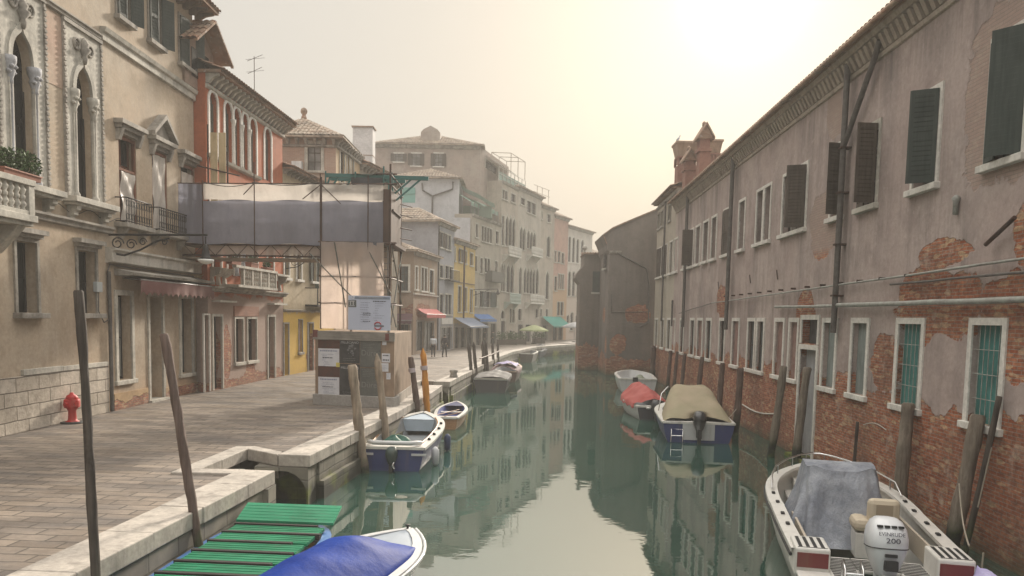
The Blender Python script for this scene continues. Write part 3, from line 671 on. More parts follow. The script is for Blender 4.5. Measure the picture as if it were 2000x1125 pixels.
# first floor windows with cornices, covered openings
r1 = (P_(232, 330)[0], P_(266, 330)[0]); r2 = (P_(297, 350)[0], P_(326, 350)[0]); r3 = (P_(353, 350)[0], P_(381, 350)[0])
PLAS = cloth('pale_plastic_sheet', (.62, .56, .5), (.5, .45, .41), .35, .2, 1.0, 2.0)
FRB = wood_mat('red_brown_frame', (.16, .065, .04), (.22, .1, .06))
zR0, zR1 = 7.0, 9.72
w1 = fp.win(*r1, zR0, zR1, frame=.0, sill=0, depth=.3, mull=(1, 2), mmat=FRB); w2 = fp.win(*r2, zR0, zR1 + .03, frame=.0, sill=0, depth=.3, mull=(0, 0)); w3 = fp.win(*r3, zR0, zR1, frame=0, sill=0, depth=.3, mull=(0, 0))
for w, (u0, u1), top in ((w1, r1, 'c'), (w2, r2, 'p'), (w3, r3, 'c')):
    m = M(); c = (u0 + u1) / 2; hw = (u1 - u0) / 2 + .28
    m.box(c - hw, c + hw, -.3, .012, 9.98, 10.12); m.box(c - hw + .08, c + hw - .08, -.2, .012, 9.86, 9.98); m.box(c - hw + .18, c + hw - .18, -.08, .012, 9.735, 9.86)
    for x in (c - hw + .2, c + hw - .2): m.xprism([(.011, 9.5), (-.1, 9.5), (-.22, 9.85), (.011, 9.85)], x - .08, x + .08)
    if top == 'p':
        for sx in (-1, 1): m.prism([(c + sx * (hw + .06), 10.12), (c + sx * (hw + .06), 10.26), (c, 10.98), (c, 10.8)], -.3, .011)
        m.prism([(c - hw + .1, 10.123), (c, 10.8), (c + hw - .1, 10.123)], -.1, .011)
    fp.part('pediment' if top == 'p' else 'window_cornice', m, STONED, parent=w, bevel=.01)
    m = M()
    for x in (u0 + .035, u1 - .035): m.box(x - .035, x + .035, .02, .12, zR0, 9.7)
    m.box(u0 + .07, u1 - .07, .03, .11, 9.6, 9.7)
    if top == 'c': m.box(u0 + .07, u1 - .07, .03, .1, 8.62, 8.7)
    fp.part('window_frame', m, FRB, parent=w)
def sheet(w, u0, u1, z0, z1, y, nm='plastic_sheet'):
    ph = rnd.uniform(0, 6)
    m = M(); m.grid(lambda a, b: (u0 + (u1 - u0) * a, y - .03 * math.sin(a * 7 + b * 9 + ph) * (1 - abs(2 * b - 1) ** 4) - .02 * math.sin(14 * a - 11 * b + ph), z0 + (z1 - z0) * b), 14, 22); fp.part(nm, m, PLAS, parent=w, fix=False)
sheet(w1, r1[0] + .18, r1[1] - .06, zR0 + .05, 8.6, .03); sheet(w2, r2[0] + .08, r2[1] - .08, zR0 + .05, 9.58, .03); sheet(w3, r3[0] + .08, r3[1] - .08, zR0, 9.4, .02)
# wrought iron balconette under the two covered windows
u0, u1 = P_(226, 440)[0], P_(351, 470)[0]; m = M(); zt, zb = 7.72, 6.95; y = -.34
for a, b in ((u0, r1[1] + .3), (r2[0] - .25, u1)):
    m.tube([(a, .0, zt), (a, y, zt), (b, y, zt), (b, 0, zt)], .022, 6); m.tube([(a, .0, zb + .05), (a, y, zb + .05), (b, y, zb + .05), (b, 0, zb + .05)], .018, 6)
    k = int((b - a) / .16)
    for i in range(k + 1):
        x = a + (b - a) * i / k; m.tube([(x, y, zb), (x, y, zt)], .011, 5)
        if i < k:
            c = x + (b - a) / k / 2
            m.tube([(c + .06 * math.cos(t * .63), y, zt - .16 + .1 * math.sin(t * .63)) for t in range(11)], .009, 5); m.tube([(c + .06 * math.cos(t * .63), y, zb + .2 + .1 * math.sin(t * .63)) for t in range(11)], .009, 5)
bal = fp.part('iron_railing', m, IRON, fix=False)
m = M()
for a, b in ((u0 - .1, r1[1] + .4), (r2[0] - .35, u1 + .1)):
    m.box(a, b, -.42, .012, zb - .14, zb - .003)
    for x in (a + .3, b - .3): m.xprism([(.011, zb - .5), (-.1, zb - .48), (-.34, zb - .14), (.011, zb - .14)], x - .08, x + .08)
fp.part('balconette_slab', m, STONED, bevel=.01)
# top floor windows with shutters
for a, b, bt in ((226, 252, 22), (289, 313, 58), (349, 372, 96)):
    u0, u1 = P_(a, bt - 30)[0], P_(b, bt - 30)[0]
    fp.win(u0, u1, 13.28, 14.95, frame=.08, fmat=STONED, sill=.14, depth=.25, shut=(('R', 150), ('L', 12)), smat=SHUTG, mull=(1, 1))
# shop front
SHOPL, SHOPR = P_(206, 520)[0], 27.35
fp.band(SHOPL, SHOPR, [(.06, 5.66), (.22, 5.7), (.22, 6.0), (.3, 6.06), (.3, 6.12), (.02, 6.14)], stone_mat('shop_frieze_stone', (.5, .47, .42), (.3, .26, .22), .5), 'shop_frieze')
fp.band(SHOPL + .5, SHOPR, [(.05, 5.3), (.62, 5.32), (.64, 5.4), (.4, 5.45), (.2, 5.5), (.02, 5.52)], STONED, 'shop_cornice')
fp.band(SHOPR - .75, SHOPR + .06, [(.06, 5.52), (.22, 5.54), (.22, 5.6), (.3, 5.655), (.02, 5.657)], plaster('ochre_plaster', (.5, .36, .2), (.5, .4, .27), (.3, .22, .14)), 'shop_corbel')
CURT = cloth('lace_curtain', (.3, .3, .28), (.2, .2, .19), .9, .3)
for a, b, yb in ((229, 256, 742), (353, 374, 729)):
    u0, u1 = P_(a, 660)[0], P_(b, 660)[0]; fp.win(u0, u1, P_((a + b) / 2, yb)[1], 4.7, frame=.16, fmat=STONE, sill=.05, depth=.36, mull=(0, 1), mmat=DOORD, curtain=CURT)
u0, u1 = P_(292, 680)[0], P_(317, 680)[0]; dw = fp.win(u0, u1, 1.12, 4.7, frame=.14, fmat=STONE, sill=0, depth=.45, pane=DOORD, name='shop_door', mull=(0, 0))
m = M(); m.box(u0 - .2, u1 + .2, -.16, .3, 1.1, 1.18); fp.part('doorstep', m, STONE, parent=dw)
m = M(); m.box(u0 + .05, u1 - .05, .36, .42, 3.75, 3.82); m.tube([(u1 - .15, .34, 2.0), (u1 - .15, .34, 2.4)], .02, 6); fp.part('door_rail', m, IRON, parent=dw)
fp.wall(1.1, 15.55, PAL, depth=9)
# rusticated plinth
n = N('rusticated_stone'); bc, bf = n.brick((.43, .375, .31), (.53, .47, .4), (.13, .11, .09), .95, .36, .014); a = n.noise(1.6, 8, rough=.7); f = n.noise(9, 6)
bc = n.mix(n.rp(a, (.45, 0.), (.66, .6)), bc, (.2, .17, .14)); bc = n.mix(.35, bc, n.rp(f, (.3, .55), (.7, 1.4)), 'MULTIPLY')
RUST_ST = n.fin(bc, .88, n.bump(n.ma('ADD', n.ma('ADD', a, n.ma('MULTIPLY', f, .4)), n.ma('MULTIPLY', bf, -1.3)), .9, .05), spec=.2)
up = P_(213, 780)[0]
m = M(); m.box(0, up - .1, -.07, .012, 1.1, 2.52); fp.part('stone_plinth', m, RUST_ST, bevel=.02)
m = M(); m.box(P_(40, 720)[0], P_(118, 705)[0], -.085, .012, 2.53, 2.68); m.box(P_(119, 720)[0], up - .12, -.08, .012, 2.53, 2.66); fp.part('plinth_coping', m, STONE, bevel=.01)
m = M(); m.box(up + .25, up + 2.5, -.05, .013, 1.1, 1.62); m.box(P_(320, 740)[0], SHOPR - .4, -.05, .013, 1.1, 1.5); fp.part('shop_base', m, plaster('peeling_base', (.4, .27, .15), (.46, .33, .2), (.2, .13, .09), .5, line=1.42, amp=.5))
m = M(); m.tube([(up + .02, -.08, 1.12), (up + .02, -.08, 4.3), (up - .0, -.08, 5.4)], .06, 8); m.tube([(up - .05, -.07, 5.4), (up + .1, -.07, 5.62), (up + .7, -.07, 5.6), (SHOPR - .2, -.09, 5.55)], .025, 6)
m.tube([(up - .55, -.05, 4.75), (up - .6, -.05, 4.2), (up - .3, -.06, 3.85), (up + .0, -.06, 3.95)], .018, 6); fp.part('drainpipe', m, PIPE)
m = M(); m.box(up - .75, up - .45, -.12, .012, 4.75, 5.05); fp.part('meter_box', m, paint('grey_box', (.4, .42, .42), .5), bevel=.015)
m = M(); c0 = P_(103, 385); c1 = P_(150, 395); m.tube([(c0[0] + (P_(232, 408)[0] - c0[0]) * t, -.06, 7.1 - .22 * math.sin(t * math.pi * 2) ** 2 + .0 * t) for t in [i / 16 for i in range(17)]], .012, 5); fp.part('slack_cable', m, PIPE)
# eaves
m = M(); m.box(-.2, 27.5, -.82, .4, 15.55, 15.68); tiles(m, (-.2, -.88, 15.7), (27.6, -.88, 15.7), (0, 5, 1.9)); pr = fp.part('roof', m, TILE, fix=False)
fp.brackets(.1, 27.4, 15.3, 15.545, .7, .55, .14, wood_mat('eaves_timber', (.13, .09, .065), (.19, .14, .1)), 'eaves_bracket', parent=pr)
# stone balcony
off = .95; uR = P_(64, 380, off)[0]; zf = P_(60, 421, off)[1]; zr = P_(60, 352, off)[1]
m = M(); m.box(-1, uR + .06, -off - .08, .0, zf - .16, zf); m.box(-1, uR, -off, .0, zf - .26, zf - .16)
for x in (uR - .35, uR - 2.4): m.xprism([(0, zf - 1.0), (-.3, zf - .9), (-.7, zf - .5), (-off + .05, zf - .26), (0, zf - .26)], x - .16, x + .16)
bc_ = fp.part('balcony', m, STONE, bevel=.012)
m = M(); m.box(-1, uR + .05, -off - .06, -off + .16, zr - .14, zr); m.box(uR - .17, uR + .05, -off + .16, 0, zr - .14, zr); m.box(-1, uR, -off - .02, -off + .12, zf, zf + .1)
for x in (uR - .2, uR - 1.75): m.box(x, x + .22, -off - .035, -off + .135, zf + .002, zr - .13)
fp.part('balcony_rail', m, STONE, parent=bc_, bevel=.01)
hb = zr - .14 - zf - .1; bal_prof = [(.05, 0), (.06, .03), (.035, .08), (.075, .2), (.07, .26), (.035, .4), (.055, .43), (.06, .47), (.06, .53), (.055, .57), (.035, .6), (.07, .74), (.075, .8), (.035, .92), (.06, .97), (.05, 1)]
for i in range(14):
    x = uR - .33 - .215 * i - (.22 if i > 5 else 0)
    if x < .2: break
    m = M(); m.lathe([(r * 1.15, zf + .1 + t * hb) for r, t in bal_prof], (x, -off + .05, 0), 10); fp.part('baluster', m, STONE, parent=bc_)

# street lamp on a scrolled bracket
m0 = fp.px(213, 466); lp = thing('street_lamp', 'black iron lamp on a scrolled wall bracket above the maroon shop awning', 'street lamp', (-12.45, 4 + m0[0], m0[1]), 0)
ZL = .12; LL = 3.05
m = M(); m.tube([(0, 0, ZL), (LL, 0, ZL + .05)], .035, 8); m.tube([(0, 0, -.55), (0, 0, .2)], .04, 8); m.tube([(0, 0, -.42), (.5, 0, -.5), (1.0, 0, -.32), (1.5, 0, -.05), (1.9, 0, .05)], .03, 8)
for cx, cz, r in ((.3, -.14, .2), (.72, -.16, .17), (1.08, -.08, .12), (1.75, -.08, .1)):
    m.tube([(cx + r * (1 - t / 22) * math.cos(t * .6), 0, cz + r * (1 - t / 22) * math.sin(t * .6)) for t in range(16)], .02, 6)
m.obj('bracket', IRON, lp)
m = M(); m.tube([(LL - .05, 0, ZL), (LL - .05, 0, -.18)], .02, 6); m.lathe([(.03, -.1), (.07, -.18), (.11, -.35), (.13, -.5), (.22, -.56)], (LL - .05, 0, 0), 14); m.obj('lamp_hood', IRON, lp)
m = M(); m.lathe([(.24, -.57), (.23, -.63), (.12, -.7), (.02, -.72)], (LL - .05, 0, 0), 14); m.obj('lamp_glass', paint('white_glass', (.75, .75, .72), .2, .1), lp)

# awning and balcony plants
def awning(name, label, f, u0, u1, zt, zb, out, val, mat, stripes=None, group='shop awnings', scallop=True, valmat=None):
    """cloth awning on a facade: top edge at zt on the wall, front bar at zb"""
    base = f.A + (f.B - f.A).normalized() * u0; t = thing(name, label, 'awning', (base.x, base.y, zb), f.rz, group)
    L = u1 - u0; k = max(6, int(L / .18))
    m = M(); m.grid(lambda a, b: (L * a, -out * b - .02, (zt - zb) * (1 - b) - .05 * math.sin(b * math.pi) - .012 * math.sin(a * L * 5)), k, 8)
    m.obj('canopy', mat, t, fix=False)
    m = M(); m.grid(lambda a, b: (L * a, -out - .02 + .02 * math.sin(a * L * 9) * b, -val * b * (1 - (.25 * abs(math.sin(a * L * 8)) if scallop and b > .9 else 0))), k * 3, 4); m.obj('valance', valmat or mat, t, fix=False)
    m = M(); m.tube([(0, -out - .01, .01), (L, -out - .01, .01)], .025, 6)
    for x in (.05, L - .05): m.tube([(x, -out, 0), (x, -.02, max(.05, (zt - zb) * .1))], .02, 6)
    m.obj('awning_frame', STEEL, t); return t
awning('shop_awning', 'faded maroon cloth awning over the near shop front under a stone cornice', fp, P_(237, 560)[0], SHOPR - .1, 5.3, 5.2, .6, .5, cloth('maroon_awning', (.15, .06, .055), (.2, .11, .1), .85, .05), group='shop awnings')

def foliage(m, c, rx, ry, rz_, nleaf, size, r=rnd):
    for i in range(nleaf):
        while True:
            p = Vector((r.uniform(-1, 1), r.uniform(-1, 1), r.uniform(-1, 1)))
            if .15 < p.length < 1 and r.random() < .25 + .75 * p.length: break
        q = Vector((c[0] + p.x * rx, c[1] + p.y * ry, c[2] + p.z * rz_)); s_ = size * r.uniform(.6, 1.4)
        d = Vector((r.gauss(0, 1), r.gauss(0, 1), r.gauss(.6, .8))).normalized(); e = d.orthogonal().normalized(); e = Matrix.Rotation(r.uniform(0, 6.3), 3, d) @ e; g = d.cross(e)
        m.add([q - e * s_, q + g * s_ * .45 - d * s_ * .1, q + e * s_, q - g * s_ * .45 - d * s_ * .1], [(0, 1, 2, 3)])
def planter(label, loc, rz, L, h, nleaf, rx, rz_, mat=None, group=None, name='potted_plant', size=.05, flower=None):
    t = thing(name, label, 'plant', loc, rz, group)
    m = M(); m.xprism([(-.11, 0), (.11, 0), (.14, h), (-.14, h)], -L / 2, L / 2); m.box(-L / 2 - .02, L / 2 + .02, -.155, .155, h - .03, h); m.obj('pot', mat or POT, t)
    m = M(); k = max(1, int(L / .4))
    for i in range(k): foliage(m, (-L / 2 + L * (i + .5) / k, 0, h + rz_ * .75), rx, .2, rz_ * rnd.uniform(.75, 1.15), nleaf // k, size)
    m.obj('leaves', LEAF, t, fix=False)
    m = M()
    for i in range(k * 3): x = rnd.uniform(-L / 2, L / 2); m.tube([(x, 0, h * .9), (x + rnd.uniform(-.1, .1), rnd.uniform(-.1, .1), h + rz_)], .008, 4)
    m.obj('stem', flat('twig_' + name, (.08, .06, .03)), t)
    return t
q = P_(48, 330, off)
planter('bushy green plant on the white stone balcony', (-12.57 + off + .02, 4 + q[0] - .1, zr), RD(90), 1.4, .14, 1100, .34, .3, size=.05)

# red fire hydrant
hx, hy = G(131, 826, 1.1); h = thing('fire_hydrant', 'red pillar fire hydrant standing by the rusticated stone plinth', 'fire hydrant', (hx + .15, hy, 1.1), .3)
RED = paint('red_enamel', (.42, .02, .02), .4, .35)
m = M(); m.lathe([(.19, .0), (.19, .05), (.13, .07), (.11, .12), (.1, .34), (.14, .4), (.15, .44), (.15, .66), (.16, .7), (.13, .76), (.06, .8), (.05, .84), (.02, .85)], n=18); m.obj('body', RED, h)
m = M(); m.box(-.19, .19, -.15, .15, .42, .68); m.obj('valve_housing', RED, h, bevel=.05)
for a in (-.75, .75): m = M(); m.tube([(.14 * math.sin(a), -.14 * math.cos(a), .54), (.22 * math.sin(a), -.22 * math.cos(a), .54)], .06, 10); m.obj('outlet_cap', RED, h)
m = M(); m.lathe([(.3, 0), (.3, .035), (.2, .05)], n=18); m.obj('base_flange', BLACK, h)
# ------------------------------------------------------------------ orange-red house with arcades
WHITEB = stone_mat('bright_white_stone', (.74, .72, .68), (.5, .48, .45), .3)
ORP = plaster('orange_red_plaster', (.42, .125, .055), (.35, .115, .06), (.24, .1, .07), .35, low=(5.05, (.34, .25, .21)), line=1.5, amp=.7, patches=((1.75, 2.6, .45, 1.2), (4.3, 1.7, .5, .4)))
og = thing('arcaded_house', 'orange-red house with a row of white round-arched windows and bracketed eaves', 'building', (-11.9, 31.03, 1.1), math.atan2(8.57, .45))
fo = Fac(og, (-11.9, 31.03), (-11.45, 39.6)); Q_ = fo.px
def uu(f, a, b, y): return f.px(a, y)[0], f.px(b, y)[0]
ztop = Q_(470, 190)[1]
for a, b, t, bt in ((408, 424, 196, 317), (438, 453, 212, 322), (456, 469, 224, 332), (473, 484, 234, 336), (487, 500, 245, 343), (516, 529, 262, 356)):
    u0, u1 = uu(fo, a, b, (t + bt) / 2); fo.win(u0 + .02, u1 - .02, 10.35, 12.72, 'r', frame=.13, fmat=WHITEB, sill=0, pane=GLASSW, depth=.2, mull=(0, 2), mmat=DOORG)
ua, ub = Q_(404, 315)[0], Q_(505, 345)[0]
fo.band(ua, ub, [(.02, 10.16), (.14, 10.2), (.18, 10.3), (.02, 10.33)], STONE, 'arcade_sill')
m = M()
for a in (454.5, 471, 485.5): x = Q_(a, 290)[0]; m.lathe([(.1, 10.34), (.075, 10.44), (.07, 11.85), (.11, 12.05), (.12, 12.15)], (x, -.03, 0), 10)
fo.part('arcade_column', m, WHITE)
# first floor: tall lights behind the balcony
for a, b in ((415, 431), (444, 456), (461, 471), (475, 485), (489, 502), (522, 534)):
    u0, u1 = uu(fo, a, b, 540); fo.win(u0, u1, 5.75, 8.0, 'r' if False else None, frame=.09, fmat=WHITE, sill=0, pane=GLASSB if a > 430 else GLASSW, depth=.3, mull=(0, 1))
m = M()
for a in (458.5, 473, 487): x = Q_(a, 540)[0]; m.lathe([(.12, 5.76), (.09, 5.9), (.085, 7.6), (.14, 7.85), (.15, 7.98)], (x, -.09, 0), 10)
fo.part('white_column', m, MARBLE)
fo.band(.0, fo.L, [(.03, 5.02), (.2, 5.06), (.2, 5.12), (.3, 5.18), (.3, 5.24), (.02, 5.26)], STONED)
# ground floor openings
for a, b, yt, nm in ((416, 433, 637, 'front_door'), (523, 536, 634, 'front_door')):
    u0, u1 = uu(fo, a, b, 700); fo.win(u0, u1, 1.12, 4.05, frame=.1, fmat=STONE, sill=0, pane=DOORG if a > 500 else DOORD, depth=.25, name=nm, mull=(0, 0))
u0, u1 = uu(fo, 398, 408, 700); fo.win(u0, u1, 1.12, 4.1, frame=.06, fmat=WHITE, sill=0, pane=DOORG, depth=.12, name='front_door', mull=(0, 0), label='narrow pale door')
for a, b in ((459, 474), (483, 500)): u0, u1 = uu(fo, a, b, 680); fo.win(u0, u1, 2.1, 3.95, frame=.09, fmat=STONE, sill=.06, pane=GLASS, depth=.22, mull=(0, 0))
u0, u1 = uu(fo, 456, 503, 640); m = M(); m.box(u0, u1, -.07, .012, 4.06, 4.5); fo.part('shop_fascia', m, wood_mat('red_brown_boards', (.27, .12, .08), (.32, .17, .12), 0))
for a, b in ((414, 447), (522, 548)): u0, u1 = uu(fo, a, b, 615); m = M(); m.box(u0, u1, -.35, .012, 4.62, 4.7); fo.part('door_canopy', m, STONE)
fo.wall(1.1, ztop, ORP, depth=9)
# stone balcony
u0, u1 = uu(fo, 440, 508, 590); off = .75; zf, zr = 5.27, 6.12
m = M(); m.box(u0 - .6, u1 + .05, -off - .06, 0, zf - .02, zf + .08); bo = fo.part('balcony', m, STONE)
m = M(); m.box(u0 - .8, u1 + .05, -off - .06, -off + .12, zr - .1, zr)
for i in range(5): x = u0 + (u1 - u0 - .1) * i / 4; m.box(x, x + .12, -off - .03, -off + .1, zf + .08, zr - .1)
m.box(u1 - .07, u1 + .04, -off + .12, 0, zr - .1, zr); fo.part('balcony_rail', m, STONE, parent=bo)
for i in range(20):
    if i % 5 == 0: continue
    x = u0 + .06 + (u1 - u0 - .1) * i / 20; m = M(); m.lathe([(r * .75, zf + .08 + t * (zr - zf - .18)) for r, t in bal_prof], (x, -off + .035, 0), 8); fo.part('baluster', m, STONE, parent=bo)
for a in (412, 424, 436, 526, 544):
    x = Q_(a, 580)[0]; m = M(); m.xprism([(.01, 5.3), (-.15, 5.3), (-.1, 5.6), (-.38, 5.75), (-.42, 5.98), (.01, 5.98)], x - .07, x + .07); fo.part('balcony_console', m, STONE)
u2, u3 = uu(fo, 523, 547, 575); m = M(); m.box(u2, u3, -.5, .012, 5.99, 6.08); fo.part('plant_shelf', m, STONE)
for a, sz, lb in ((422, .5, 'small potted plant on the left end of the orange house balcony'), (456, .9, 'long trough of yellow-green plants on the orange house balcony'), (492, .8, 'dark green plants in a terracotta trough on the orange house balcony'), (535, .7, 'plants on the small console right of the orange house balcony')):
    q = Q_(a, 560, .68); p = fo.A + (fo.B - fo.A).normalized() * q[0]; planter(lb, (p.x + (.68 if a != 535 else .35), p.y, 6.12 if a != 535 else 6.08), fo.rz, sz, .2, 260, .24, .2, group='plants on the orange house balcony', size=.045)
# cornice, roof
fo.band(0, fo.L + .1, [(.03, ztop - .55), (.1, ztop - .5), (.1, ztop - .4), (.02, ztop - .38)], STONE, 'cornice')
m = M(); m.box(-.05, fo.L + .25, -.62, .3, ztop, ztop + .12); tiles(m, (-.05, -.72, ztop + .14), (fo.L + .3, -.72, ztop + .14), (0, 4.6, 1.75)); ro = fo.part('roof', m, TILE, fix=False)
fo.brackets(0, fo.L + .2, ztop - .36, ztop - .003, .5, .42, .15, STONE, 'cornice_bracket', parent=ro)
# dormer on that roof
dz = ztop - .05; u0, u1 = Q_(392, 100, -.6)[0] - 1.6, Q_(392, 100, -.6)[0] + 1.25
u0, u1 = -1.0, 1.45; m = M(); m.prism([(u0, dz - .6), (u1, dz - .6), (u1, dz + 1.1), ((u0 + u1) / 2, dz + 1.95), (u0, dz + 1.1)], .3, 4.5); dm = fo.part('dormer', m, plaster('dormer_render', (.25, .18, .14), (.3, .22, .18), (.15, .1, .08)))
m = M(); c = (u0 + u1) / 2
for sx in (-1, 1):
    e = c + sx * ((u1 - u0) / 2 + .4); tiles(m, (e, -.35, dz + .86), (e, 4.5, dz + .86), (-sx * ((u1 - u0) / 2 + .4), 0, 1.18))
    m.prism([(c, dz + 1.93), (e, dz + .75), (e, dz + .84), (c, dz + 2.03)], -.36, -.25)
fo.part('dormer_roof', m, TILE, parent=dm, fix=False)
m = M(); m.box(u0 + .5, u1 - .5, .27, .29, dz - .2, dz + .85); fo.part('dormer_window', m, GLASS, parent=dm)
# aerial
ax, az_ = D(497, 190, 37); an = thing('television_aerial', 'thin rooftop television aerial on the orange-red house', 'aerial', (ax, 37, az_ - .7))
m = M(); m.tube([(0, 0, 0), (0, 0, 2.5)], .018, 6); m.obj('mast', PIPE, an)
for zz, ln in ((2.4, .55), (1.85, .5)):
    m = M(); m.tube([(-ln * .7, .2, zz - .05), (ln * .8, -.2, zz + .12)], .012, 5)
    for i in range(6): t = -.6 + .26 * i; m.tube([(ln * t - .04, -.05, zz + .06 * t - .02), (ln * t + .04, .15, zz + .06 * t + .05)], .008, 4)
    m.obj('antenna', PIPE, an)
# boarded timber chute and steel posts beside the bridge
tb = thing('timber_hoarding', 'pale timber boards on steel posts between the beige palazzo and the scaffold bridge', 'hoarding', (-11.6, 30.75, 7.9), 0)
m = M()
for i in range(2): m.box(-.02 + .32 * i, .24 + .32 * i, -.03, .0, .2, 3.1)
m.obj('board', wood_mat('pale_boards', (.5, .38, .22), (.58, .46, .29)), tb)
m = M(); m.tube([(-.12, .0, -.5), (-.12, .0, 3.4)], .035, 6); m.tube([(.62, .0, -.5), (.62, .0, 2.4)], .035, 6)
for zz in (.1, .8, 1.5): m.tube([(-.5, -.06, zz + .35), (1.1, -.06, zz)], .03, 6)
m.obj('steel_post', RUST, tb)

# ------------------------------------------------------------------ yellow house behind the bridge
YLP = plaster('yellow_and_beige_plaster', (.46, .37, .25), (.43, .36, .26), (.3, .22, .15), .35, low=(4.35, (.55, .36, .08)), patches=((4.1, 2.0, .9, 1.3),), damp=(1.5, (.35, .22, .1)))
yl = thing('yellow_house', 'low house with yellow ground floor and green shutters, seen under the scaffold bridge', 'building', (-11.44, 39.63, 1.1), math.atan2(7.9, .75))
fy = Fac(yl, (-11.44, 39.63), (-10.69, 47.53)); Y_ = fy.px
zt = Y_(560, 330)[1]
for a, b, sh in ((555, 564, None), (579, 588, None), (608, 618, (('L', 170), ('R', 170)))):
    u0, u1 = uu(fy, a, b, 550); fy.win(u0, u1, 6.0, 8.6, frame=.1, fmat=WHITE, sill=.1, pane=GLASSB, depth=.2, shut=sh, smat=SHUTG)
for a, b in ((554, 563), (601, 611)): u0, u1 = uu(fy, a, b, 690); fy.win(u0, u1, 1.12, 3.7, frame=.08, fmat=STONED, sill=0, pane=DOORG, depth=.2, name='front_door', mull=(0, 0))
u0, u1 = uu(fy, 583, 590, 680); fy.win(u0, u1, 2.2, 3.9, frame=.05, fmat=STONED, sill=.05, pane=BRICKIN, depth=.1, mull=(0, 0))
fy.wall(1.1, zt, YLP, depth=8)
fy.band(0, fy.L, [(.02, 4.3), (.08, 4.33), (.12, 4.4), (.02, 4.43)], STONED)
m = M(); tiles(m, (0, -.55, zt + .05), (fy.L, -.55, zt + .05), (0, 5, 1.6)); m.box(0, fy.L, -.5, .2, zt - .06, zt); ry = fy.part('roof', m, TILE, fix=False); fy.brackets(0, fy.L, zt - .3, zt - .062, .42, .5, .14, STONED, 'cornice_bracket', parent=ry)
u0, u1 = uu(fy, 596, 632, 580); m = M(); m.box(u0, u1, -.7, 0, 4.62, 4.72); m.tube([(u0, -.68, 4.72), (u0, -.68, 5.6), (u1, -.68, 5.6), (u1, -.68, 4.72)], .03, 6); m.tube([(u0, 0, 5.6), (u0, -.68, 5.6)], .03, 6)
for i in range(14): x = u0 + (u1 - u0) * i / 13; m.tube([(x, -.68, 4.72), (x, -.68, 5.6)], .012, 5)
fy.part('iron_balcony', m, IRON)
m = M(); m.box(u0, u1, -.86, -.55, 5.6, 5.82); fy.part('window_box', m, flat('dark_green_trough', (.05, .07, .06)))
# wall lamp on that house
q = Y_(550, 530); b0 = fy.A + (fy.B - fy.A).normalized() * .3
l2 = thing('street_lamp', 'black iron bracket lamp beside the green shutters of the yellow house', 'street lamp', (b0.x, b0.y, 6.75), 0)
m = M(); m.tube([(0, 0, .25), (1.9, 0, .32)], .03, 6); m.tube([(0, 0, -.3), (.6, 0, -.2), (1.2, 0, .2)], .025, 6); m.tube([(.45 + .15 * math.cos(t * .6), 0, .02 + .15 * math.sin(t * .6)) for t in range(11)], .018, 5); m.tube([(0, 0, -.4), (0, 0, .4)], .03, 6); m.obj('bracket', IRON, l2)
m = M(); m.lathe([(.03, .3), (.12, .05), (.17, 0), (.12, -.06), (.02, -.08)], (1.85, 0, 0), 10); m.obj('lamp_hood', IRON, l2)

# ------------------------------------------------------------------ brick tower house with hipped roof
TOWB = N('pale_brick'); bc, bf = TOWB.brick((.33, .2, .15), (.4, .26, .19), (.36, .3, .25)); a = TOWB.noise(.7, 7)
TOWB = TOWB.fin(TOWB.mix(TOWB.rp(a, (.4, 0.), (.68, .7)), bc, (.4, .33, .27)), .9, TOWB.bump(bf, -.4, .01))
tw = thing('hip_roofed_house', 'tan brick house with a tiled pyramid roof topped by a ball finial', 'building', (-13.1, 50, 1.1), 0)
ft = Fac(tw, (-15.7, 47.6), (-10.62, 47.6)); ft2 = Fac(tw, (-10.62, 47.6), (-10.2, 52.7))
zt = ft.px(653, 272)[1]
u0, u1 = uu(ft, 601, 627, 305); ft.win(u0, u1, ft.px(610, 333)[1], ft.px(610, 281)[1], frame=.18, fmat=STONE, pane=GLASSW, depth=.12, sill=.06)
u0, u1 = uu(ft, 573, 592, 325); m = M(); m.box(u0, u1, -.4, .0, ft.px(580, 332)[1], ft.px(580, 317)[1]); ft.part('condenser_box', m, paint('white_box', (.6, .6, .6)))
for a, b in ((664, 672), (677, 682), (686, 690)): v0, v1 = uu(ft2, a, b, 310); ft2.win(v0, v1, 12.1, 14.1, frame=.1, fmat=STONE, pane=GLASS, depth=.15, shut=None)
ft.wall(1.1, zt, TOWB, depth=5.1, sides='LBT'); ft2.wall(1.1, zt, plaster('ochre_front_plaster', (.48, .34, .2), (.45, .35, .24), (.3, .22, .16)), sides='', name='canal_front')  # plain ochre plaster on the canal front, brick on the side
for f_ in (ft, ft2): f_.band(-.1, f_.L + .1, [(.02, zt - .5), (.14, zt - .45), (.14, zt - .36), (.02, zt - .34)], STONED, 'cornice'); f_.brackets(0, f_.L, zt - .33, zt - .003, .38, .55, .18, STONED, 'cornice_bracket')
m = M(); cx, cy = 2.54, 2.55; e = .55; H = ft.px(595, 214)[1] - zt; c = [(-e, -e), (5.08 + e, -e), (5.08 + e, 5.1 + e), (-e, 5.1 + e)]
m.box(-e, 5.08 + e, -e, 5.1 + e, zt + .001, zt + .1)
for i in range(4):
    a, b = c[i], c[(i + 1) % 4]; mid = ((a[0] + b[0]) / 2, (a[1] + b[1]) / 2); tiles(m, (*a, zt + .12), (*b, zt + .12), (cx - mid[0], cy - mid[1], H), .5, .5, course=.5)
rf = ft.part('roof', m, TILEH, fix=False)
m = M(); m.lathe([(.2, -.1), (.16, .1), (.1, .2), (.2, .34), (.22, .45), (.16, .58), (.03, .66)], (cx, cy, zt + H + .1), 10); ft.part('finial', m, TILE, parent=rf)
